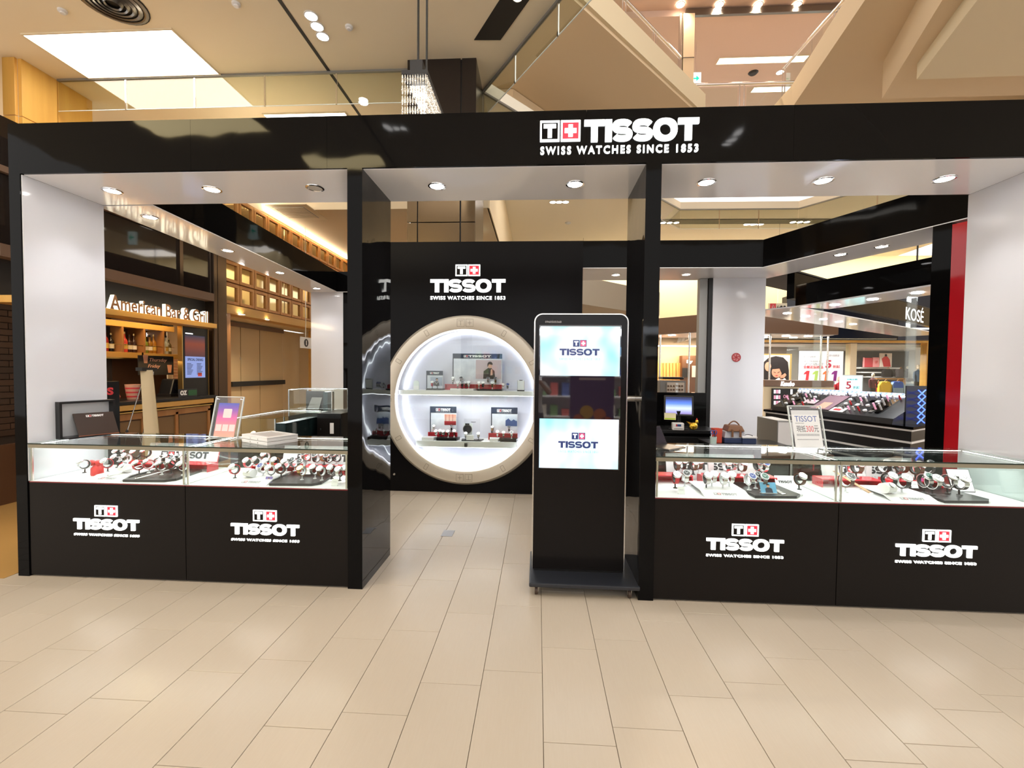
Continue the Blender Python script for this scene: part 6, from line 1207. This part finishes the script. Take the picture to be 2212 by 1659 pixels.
def sweater(px, ptop, pbot, Y, w, label, body, lower=None):
    t = tp('hanging_sweater', label, 'sweater', px, pbot, Y); hgt = pbot-ptop; A = lambda u, v: (px+u*w, ptop+v*hgt)
    pop('body', body, t, [A(-.30, .03), (px-w*.10, ptop), (px, ptop+.05*hgt), (px+w*.10, ptop), A(.30, .03), A(.34, .30), A(.32, 1), A(-.32, 1), A(-.34, .30)], Y, .14, .012)
    for s in (-1, 1): pop('sleeve', lower or body, t, [A(s*.30, .04), A(s*.48, .35), A(s*.50, .95), A(s*.38, .97), A(s*.34, .40)], Y+.01, .11, .01)
    if lower: pop('lower_band', lower, t, [A(-.325, .5), A(.325, .5), A(.325, 1.0), A(-.325, 1.0)], Y-.01, .012)
    m = MB(); c = t.location; a, b = P(px-w*.22, ptop+3, Y=Y+.06)-c, P(px+w*.22, ptop+3, Y=Y+.06)-c; h = P(px, ptop-4, Y=Y+.06)-c; m.tube([a, h, b], .012, 6); m.build('hanger', 'wood_warm', t)
sweater(1914, 824, 851, 13.9, 30, 'mustard yellow sweater hanging at the front of clothes shop', 'cloth_yellow'); sweater(1941, 824, 852, 13.9, 32, 'two tone blue sweater hanging beside the yellow one', 'cloth_blue', 'cloth_paleblue'); sweater(1898, 826, 851, 14.2, 14, 'red sweater half hidden behind the yellow one', 'cloth_red')
sweater(1919, 797, 815, 15.0, 22, 'black printed sweatshirt on the middle shelf of clothes shop', 'cloth_black'); sweater(1946, 797, 815, 15.0, 18, 'grey sweatshirt on the middle shelf of clothes shop', 'cloth_grey')
torso(1884, 808, 866, 13.6, 'mannequin in grey top and plaid coat in clothes shop', 'cloth_plaid', True, 'cloth_black'); torso(1981, 790, 856, 14.2, 'mannequin in denim jacket at the right of clothes shop', 'denim', True, 'cloth_black'); torso(1960, 790, 815, 15.4, 'dark dressed mannequin bust behind the denim mannequin', 'cloth_black')
for k in range(5): bx('folded_clothes', ('cloth_grey', 'white_soft', 'cloth_paleblue', 'cloth_black', 'white_soft')[k], None, *(lambda a: (a.x-.12, a.x+.14, 15.0, 15.3, a.z-.06, a.z+.04))(P(1968+(k % 2)*8, 820+6*k, Y=15)), bevel=.02, label=('topmost', 'second', 'middle', 'fourth', 'lowest')[k]+' folded stack of clothes beside the denim mannequin', cat='clothes stack', group='folded clothes in the shop')
# --- hanging wayfinding sign
t = tp('wayfinding_sign', 'hanging cream sign with red square, arrow and two black discs', 'sign', 1680, 671, 10.9); bp('plate', M('sign_cream', (.80, .74, .58), .5), t, 1662, 1700, 655, 671, 10.9, .06); bp('red_square', 'print_red', t, 1664, 1676, 655.5, 670.5, 10.89, .01); txp('mark', '心', 'card_white', t, 1667, 1673, 658, 668, 10.885, .004); txp('arrow', '←', 'print_black', t, 1678, 1685, 660, 667, 10.89, .008)
for x in (1688, 1695): pop('disc', 'print_black', t, [(x+3*math.cos(a), 664+4*math.sin(a)) for a in [2*math.pi*k/14 for k in range(14)]], 10.89, .008)
bx('hanger', 'steel', t, -.006, .006, .02, .032, .2, CEIL-t.location.z)
# --- left part: orange draped shop, scalloped awning, striped ceiling, product box
t = tp('draped_shop', 'warm shop with orange drapes seen between right pier and steel jamb', 'shop front', 1465, 850, 12.5)
bp('back_wall', M('peach_wall', (.85, .50, .30), .6), t, 1405, 1530, 735, 860, 12.7, .1); 
bx('plinth', 'wood_dark', t, -.9, .95, -.1, .3, -t.location.z, .02)
for k in range(9): x = 1412+7*k; pop('drape', 'orange_drape', t, [(x, 784), (x+5.5, 784), (x+6.2, 830), (x-.6, 830)], 12.5+.03*(k % 2), .10, .01)
bp('dark_shop', 'wood_dark', t, 1474, 1530, 768, 850, 12.3, .3); txp('lettering', 'By', 'glow_white', t, 1483, 1496, 778, 786, 12.28, .02, bold=.05); bp('picture', 'pic_pale', t, 1495, 1510, 790, 815, 12.27, .02); bp('screen', 'black_flat', t, 1474, 1490, 795, 815, 12.27, .02); bp('light_band', 'panel_white', t, 1410, 1530, 746, 749, 12.4, .05); bp('bulkhead', 'box_taupe', t, 1405, 1530, 727, 746, 12.2, .4)
for k in range(5): bp('ceiling_slat', 'wood_gold', t, 1405, 1530, 711+3.4*k, 712.6+3.4*k, 11.8, .4); bp('slat_gap', 'cream_paint', t, 1405, 1530, 712.8+3.4*k, 714.2+3.4*k, 11.9, .3)
lamp('drape_light', 'AREA', (P(1450, 760, Y=12).x, 11.9, 2.2), 26, (1, .7, .4), rot=(R(60), 0, 0), shape='RECTANGLE', size=2.0, size_y=.2)
t = tp('scalloped_awning', 'white scalloped awning above the dark shop behind steel jamb', 'awning', 1490, 742, 10.6); M('awning_white', (.80, .76, .66), .5)
for k in range(6): x = 1463+8*k; pop('scallop', 'awning_white', t, [(x, 741-2.2*k), (x+8, 738-2.2*k), (x+12, 727-3*k), (x+5, 727-3*k)], 10.6-.02*(k % 2), .08, .01)
bx('bracket', 'steel', t, 0, .05, .0, 1.72, .12, .16)
t = tp('product_cabinet', 'grey product cabinet with rows of dark testers behind the service desk', 'product display', 1455, 852, 4.6); bp('body', M('cab_grey', (.20, .19, .18), .4), t, 1426, 1481, 822, 856, 4.6, .4, bevel=.01); bp('handle_bar', 'black_satin', t, 1432, 1478, 814, 820, 4.62, .3, bevel=.02); bp('face', M('cab_cream', (.62, .52, .42), .5), t, 1441, 1478, 826, 850, 4.58, .02); bp('stand', 'cab_grey', t, 1430, 1478, 856, 990, 4.65, .35)
for r in range(3):
    for c in range(6):
        if c == 3: bp('tester_label', 'card_white', t, 1459.5, 1465, 827+8*r, 832+8*r, 4.57, .01)
        else: q = P(1443.5+6*c, 834+8*r, Y=4.57)-t.location; MB().cyl(q-Vector((0, .012, 0)), q+Vector((0, .01, 0)), .014, n=10).build('tester', 'wood_dark', t)
# --- the near black cosmetics booth on the right
A_, B_, C_ = Vector((3.694, 3.647)), Vector((4.36, 1.62)), Vector((9.6, 8.11))
kb = thing('black_cosmetics_booth', 'black cosmetics booth canopy with white soffit and lit name', 'booth', (A_.x, A_.y, 0)); L = kb.location
def strip(name, mat, a, b, n, w, z0, z1):
    m = MB(); q = [(a.x, a.y), (b.x, b.y), (b.x+n.x*w, b.y+n.y*w), (a.x+n.x*w, a.y+n.y*w)]; m.prism([(x-L.x, y-L.y, z0) for x, y in q], (0, 0, z1-z0)); return m.build(name, mat, kb)
d1 = (B_-A_).normalized(); n1 = Vector((-d1.y, d1.x)); d2 = (C_-A_).normalized(); n2 = Vector((-d2.y, d2.x)); n2 = n2 if n2.y > 0 else -n2
if n1.x < 0: n1 = -n1
strip('front_fascia', 'black_gloss', A_, B_, n1, .12, 2.51, 2.80); strip('front_soffit', 'soffit', A_+n1*.002, B_+n1*.002, n1, .62, 2.49, 2.508)
A2 = A_+n1*.5+d1*(-.3); strip('side_fascia', 'black_gloss', A_+n2*.02, C_, n2, .10, 2.62, 3.0); strip('side_soffit', 'soffit', A_, C_, n2, .8, 2.49, 2.508); strip('roof', 'black_flat', A_, C_, n2, .8, 3.0, 3.02)
for k in range(4): q = A_+d1*(.35+.5*k)+n1*.3-Vector(L[:2]); MB().cyl((q.x, q.y, 2.482), (q.x, q.y, 2.489), .055, n=18).build('downlight', 'lens', kb)
for k in range(5): q = A_+d2*(.6+.65*k)+n2*.38-Vector(L[:2]); MB().cyl((q.x, q.y, 2.482), (q.x, q.y, 2.489), .055, n=18).build('downlight', 'lens', kb)
s0 = A_+d2*1.05; mt = Matrix(((d2.x, 0, -n2.x, A_.x-L.x+n2.x*.018), (d2.y, 0, -n2.y, A_.y-L.y+n2.y*.018), (0, 1, 0, 0), (0, 0, 0, 1)))
def along(px):   # distance along the side fascia where a sight line meets it
    d = _fw+(px-1106)/F_PX*_r; k = ((A_.x-CAM.x)*n2.x+(A_.y-CAM.y)*n2.y)/(d.x*n2.x+d.y*n2.y); p = CAM+k*d; return (Vector((p.x, p.y))-A_).dot(d2)
u0, u1 = along(1952), along(1990); text('name_letters', 'KOSÉ', 'glow_white', kb, mt, u0, u1, 2.66, 2.98, bold=.0, depth=.015)
lf = tp('led_square_sign', 'white LED square outline on a navy panel behind KOSÉ letters', 'sign', 2010, 720, 10.6); bp('panel', 'fascia_navy', lf, 1945, 2100, 590, 735, 10.65, .05)
for q in ((1964, 2090, 612, 616), (1962, 2090, 708, 712), (1962, 1966, 612, 712)): bp('led_tube', 'glow_white', lf, *q, 10.62, .03)
bp('led_tube', 'glow_white', lf, 2010, 2014, 586, 612, 10.62, .03); L5 = lf.location; [bx('rod', 'black_flat', lf, x, x+.03, .06, .09, .5, CEIL-L5.z) for x in (-.4, .8)]
for (u, w) in ((.05, .16), (1.55, .16)):
    a = A_+d1*u*.8+n1*.3; strip('glass_blade', 'glass_pane', a, a+n1*w, d1, .012, 1.0, 2.49)
lamp('booth_light', 'AREA', (4.35, 2.7, 2.46), 26, COOL, shape='RECTANGLE', size=.4, size_y=1.6)
# its counter: stacked black drawers with steel stripes, sloped tester deck
kk = thing('tester_counter', 'black stepped tester counter with white stripes and blue lattice light', 'cosmetics counter', (4.06, 2.04, 0)); L2 = kk.location
P0, P1, P2 = Vector((3.56, 4.15)), Vector((4.06, 2.04)), Vector((5.2, 2.84)); P3 = P0+Vector((1.2, .9))
def ring_(name, mat, off, z0, z1, bevel=0):
    c = (P0+P1+P2+P3)/4; q = [p+(c-p).normalized()*off for p in (P0, P1, P2, P3)]; m = MB(); m.prism([(p.x-L2.x, p.y-L2.y, z0) for p in q], (0, 0, z1-z0)); return m.build(name, mat, kk, bevel=bevel)
z = 0.0
for k in range(7):
    ring_('black_course', 'black_satin', .012+.012*(k % 2), z, z+.112); ring_('white_stripe', 'white_soft', .0, z+.112, z+.134); z += .134
ring_('worktop', 'black_gloss', -.02, z, z+.03)
zt_ = z+.03
dd = (P1-P0).normalized(); nn_ = Vector((-dd.y, dd.x)); nn_ = nn_ if nn_.x > 0 else -nn_
def on(u, s, w0): p = P0+dd*u+nn_*s-Vector(L2[:2]); return Vector((p.x, p.y, w0))
LN = (P1-P0).length
m = MB(); m.prism([on(.1, .04, zt_), on(.1, .50, zt_), on(.1, .50, zt_+.30), on(.1, .06, zt_+.06)], Vector((dd.x, dd.y, 0))*(LN-.35)); m.build('tester_slope', 'black_satin', kk)
sl_ = Vector((0, 0, .24))+Vector((nn_.x*.44, nn_.y*.44, 0)); sl_n = sl_.normalized(); dn = Vector((dd.x, dd.y, 0)); up_ = dn.cross(sl_n); up_ = up_ if up_.z > 0 else -up_
def deck(u, s): return on(.1, .06, zt_+.06)+dn*u+sl_n*s+up_*.002
def dbox(name, mat, u0, u1, s0, s1, h): m = MB(); a = [deck(u0, s0), deck(u1, s0), deck(u1, s1), deck(u0, s1)]; m.prism(a, up_*h); return m.build(name, mat, kk)
m = MB(); m.prism([on(.1, .505, zt_+.0), on(.1, .52, zt_), on(.1, .52, zt_+.34), on(.1, .505, zt_+.34)], dn*(LN-.35)); m.build('back_glass', 'acrylic_edge', kk)
M('led_blue', (.1, .2, 1), .5, emit=2.2, ec=(.05, .12, .95)); m = MB()
for k in range(26): a = deck(.02+.066*k, .50)+up_*.01; b = deck(.05+.066*k, .515)+up_*.02; m.tube([a, b], .005, 5)
m.build('blue_led_string', 'led_blue', kk)['kind'] = 'stuff'; dbox('white_led', 'led_cool', 0, 1.72, .488, .496, .006)
rn = random.Random(11); n_ = 0
for r, s in enumerate((.10, .22, .33, .43)):
    u = .08
    while u < 1.62:
        if not (.62 < u < .98 and r < 3):
            kind = rn.random(); q = deck(u, s); e = up_
            if kind < .5: m = MB(); m.cyl(q, q+e*.055, .011, n=8); m.build('lipstick', ('steel', 'card_white', 'steel_dark', 'print_pink', 'card_white', 'print_red')[n_ % 6], kk, smooth=True)
            elif kind < .8: dbox('compact', ('white_soft', 'steel', 'black_gloss')[n_ % 3], u-.02, u+.025, s-.02, s+.025, .012)
            else: m = MB(); m.cyl(q, q+e*.02, .022, n=12); m.build('cream_jar', 'white_soft', kk, smooth=True)
            n_ += 1
        u += rn.uniform(.065, .09)
dbox('beauty_card', M('beauty_mauve', '#8a6a78', .4), .64, .94, .04, .42, .006); dbox('beauty_card_face', M('beauty_peach', '#d8a890', .4), .72, .86, .06, .22, .008); dbox('lips_card', 'card_white', .96, 1.16, .02, .12, .006); dbox('lips_print', 'print_red', 1.0, 1.10, .045, .09, .008); dbox('mirror', 'chrome', 1.45, 1.60, .12, .40, .01); dbox('blank_card', M('pale_pink', '#e6cfd4', .5), .40, .60, .16, .26, .006)
t_ = MB()
for k in range(5):
    for s in (-1, 1):
        a = Vector((P1.x-L2.x+.18, P1.y-L2.y+.16, zt_+.02+.075*k)); b = a+Vector((.16, .10, .075)); t_.tube([a+Vector((0, 0, .075 if s < 0 else 0)), b-Vector((0, 0, .075 if s < 0 else 0))], .006, 5)
t_.build('blue_lattice_tubes', 'led_blue', kk)['kind'] = 'stuff'; q = Vector((P1.x-L2.x+.17, P1.y-L2.y+.14, zt_)); bx('lattice_frame', 'navy_black', kk, q.x-.02, q.x+.22, q.y+.14, q.y+.16, zt_, zt_+.44)
# ================================================================== behind the photographer (seen only in reflections)
rb = thing('pharmacy_shelf', 'white pharmacy shelving behind the photographer, mirrored in the dark screen', 'shelf', (.6, -7.6, 0))
bx('back', 'cool_white', rb, -3, 4.5, -.3, -.25, 0, 2.6)
for k in range(5): bx('shelf_board', 'white_soft', rb, -3, 4.5, -.25, .1, .4+.5*k, .43+.5*k)
for k in range(4): bx('upright', 'white_soft', rb, -3+2.45*k, -2.95+2.45*k, -.25, .1, 0, 2.6)
rn = random.Random(9)
for r in range(4):
    for c in range(26):
        a = -2.8+c*.28; h = rn.uniform(.16, .34); bx('packet', M('packet_%d' % ((r*7+c) % 6), ['#7fa7c9', '#c9a27f', '#d8d2c4', '#6f8f5a', '#b85a50', '#46588a'][(r*7+c) % 6], .5) if 'packet_%d' % ((r*7+c) % 6) not in MT else 'packet_%d' % ((r*7+c) % 6), rb, a, a+.18, -.15, .05, .431+.5*r, .431+.5*r+h)
lamp('shelf_reflection_fill', 'AREA', (.6, -7.1, 2.9), 420, COOL, rot=(R(-30), 0, 0), shape='RECTANGLE', size=6, size_y=.4)  # unseen lamp added to brighten the shelving mirrored in the screen
ps = thing('purple_poster_stand', 'purple poster stand with orange fruit behind the photographer', 'poster stand', (1.05, -5.2, 0)); bx('panel', M('poster_purple', '#5a3a78', .5), ps, -.42, .42, -.03, 0, .35, 1.75); bx('foot', 'black_flat', ps, -.35, .35, -.2, .2, 0, .04); bx('leg', 'steel', ps, -.03, .03, -.04, -.03, .04, .6)
for (x, z, r, c) in ((-.1, .75, .13, '#e0b02c'), (.15, .70, .12, '#e07a2c'), (-.25, .6, .11, '#d8662c'), (.28, .55, .12, '#c85a28')): MB().cyl((x, 0, z), (x, .004, z), r, n=20).build('printed_fruit', M('fruit_%d' % int(r*1000+x*100), c, .5), ps)
BACK = Matrix(((-1, 0, 0, 0), (0, 0, 1, 0), (0, 1, 0, 0), (0, 0, 0, 1)))
m = MB(); [poly_mb(m, BACK @ Matrix.Translation((0, 0, .001)), [(-.25, 1.55-.09*k), (.25, 1.55-.09*k), (.25, 1.59-.09*k), (-.25, 1.59-.09*k)], 0, .002) for k in range(3)]; m.build('printed_lines', 'pale_pink', ps)['kind'] = 'stuff'
# the photographer: one skinned body, phone held up to the eye
def person():
    t = thing('person', 'photographer in white top holding up a phone, mirrored in the screen', 'person', (-.06, -3.36, 0))
    J = {'pel': (0, 0, .90), 'sp': (0, -.01, 1.10), 'ch': (0, 0, 1.28), 'nk': (0, .02, 1.40), 'hd': (0, .04, 1.50), 'tp': (0, .04, 1.60),
         'ls': (-.15, .01, 1.33), 'le': (-.25, .12, 1.20), 'lw': (-.07, .31, 1.40), 'rs': (.15, .01, 1.33), 're': (.25, .12, 1.20), 'rw': (.07, .31, 1.40),
         'lh': (-.09, 0, .86), 'lk': (-.10, .02, .48), 'la': (-.11, -.02, .08), 'lt': (-.11, .13, .04), 'rh': (.09, 0, .86), 'rk': (.10, .02, .48), 'ra': (.11, -.02, .08), 'rt': (.11, .13, .04)}
    E_ = [('pel', 'sp'), ('sp', 'ch'), ('ch', 'nk'), ('nk', 'hd'), ('hd', 'tp'), ('ch', 'ls'), ('ls', 'le'), ('le', 'lw'), ('ch', 'rs'), ('rs', 're'), ('re', 'rw'), ('pel', 'lh'), ('lh', 'lk'), ('lk', 'la'), ('la', 'lt'), ('pel', 'rh'), ('rh', 'rk'), ('rk', 'ra'), ('ra', 'rt')]
    Rr = {'pel': (.14, .10), 'sp': (.12, .09), 'ch': (.14, .10), 'nk': (.05, .05), 'hd': (.075, .085), 'tp': (.055, .065), 'ls': (.06, .06), 'rs': (.06, .06), 'le': (.042, .042), 're': (.042, .042), 'lw': (.026, .022), 'rw': (.026, .022), 'lh': (.09, .09), 'rh': (.09, .09), 'lk': (.06, .06), 'rk': (.06, .06), 'la': (.042, .042), 'ra': (.042, .042), 'lt': (.035, .025), 'rt': (.035, .025)}
    ks = list(J); me = bpy.data.meshes.new('body'); me.from_pydata([J[k] for k in ks], [(ks.index(a), ks.index(b)) for a, b in E_], [])
    o = bpy.data.objects.new('body', me); col.objects.link(o); o.parent = t; o.modifiers.new('skin', 'SKIN')
    for i, k in enumerate(ks): v = me.skin_vertices[0].data[i]; v.radius = Rr[k]; v.use_root = (k == 'pel')
    o.modifiers.new('sub', 'SUBSURF').levels = 2; o.modifiers['sub'].render_levels = 2
    bpy.context.view_layer.update(); em = bpy.data.meshes.new_from_object(o.evaluated_get(bpy.context.evaluated_depsgraph_get())); o.modifiers.clear(); o.data = em
    em.materials.clear(); [em.materials.append(x) for x in (M('skin', (.55, .34, .24), .5), M('blouse', (.70, .70, .72), .7), M('trousers', (.06, .06, .09), .7), M('shoe', (.05, .04, .04), .5))]
    for p in em.polygons:
        c = p.center; p.use_smooth = True
        p.material_index = 3 if c.z < .10 else 2 if c.z < .92 else 1 if (c.z < 1.375 and not (c.y > .10)) else 0
    def finger(b, d, L, r): 
        m = MB(); b = Vector(b); d = Vector(d); m.tube([b, b+d*L*.5, b+d*L*.5+Vector((-d.x*.2, .35, 0)).normalized()*L*.4], [r, r*.9, r*.6], 8); return m
    hand = MB()
    for s in (-1, 1):
        hand.ell((s*.075, .335, 1.43), (.014, .022, .042), 10, 8)
        for k in range(4): f = finger((s*.078, .345, 1.415+.017*k), (-s*.35, .35, .10), (.055, .062, .060, .048)[k], .0085); hand.add(f.v, f.f)
        f = finger((s*.07, .33, 1.405), (-s*.6, .1, .5), .05, .0095); hand.add(f.v, f.f)
    hand.build('hands', 'skin', t, smooth=True)
    h = MB(); h.ell((0, .015, 1.545), (.088, .10, .105), 18, 12); h.ell((0, -.04, 1.46), (.08, .06, .12), 14, 10); h.build('hair', M('hair_black', (.012, .010, .010), .45), t, smooth=True)
    f = MB(); f.ell((0, .128, 1.505), (.012, .016, .022)); f.build('nose', 'skin', t, smooth=True); f = MB(); f.ell((0, .122, 1.465), (.024, .008, .007)); f.build('mouth', M('lips', (.4, .12, .12), .5), t, smooth=True)
    for s in (-1, 1): f = MB(); f.ell((s*.033, .118, 1.525), (.012, .008, .007)); f.build('eye', 'print_black', t, smooth=True); f = MB(); f.ell((s*.08, .045, 1.51), (.012, .02, .03)); f.build('ear', 'skin', t, smooth=True)
    ph = thing('phone', 'black phone in the photographer’s hands', 'phone', (.0, -3.03, 1.475)); bx('shell', 'black_satin', ph, -.077, .077, 0, .009, 0, .075, bevel=.004); MB().cyl((.05, .009, .06), (.05, .0115, .06), .006, n=14).build('lens_ring', 'steel', ph)
person()
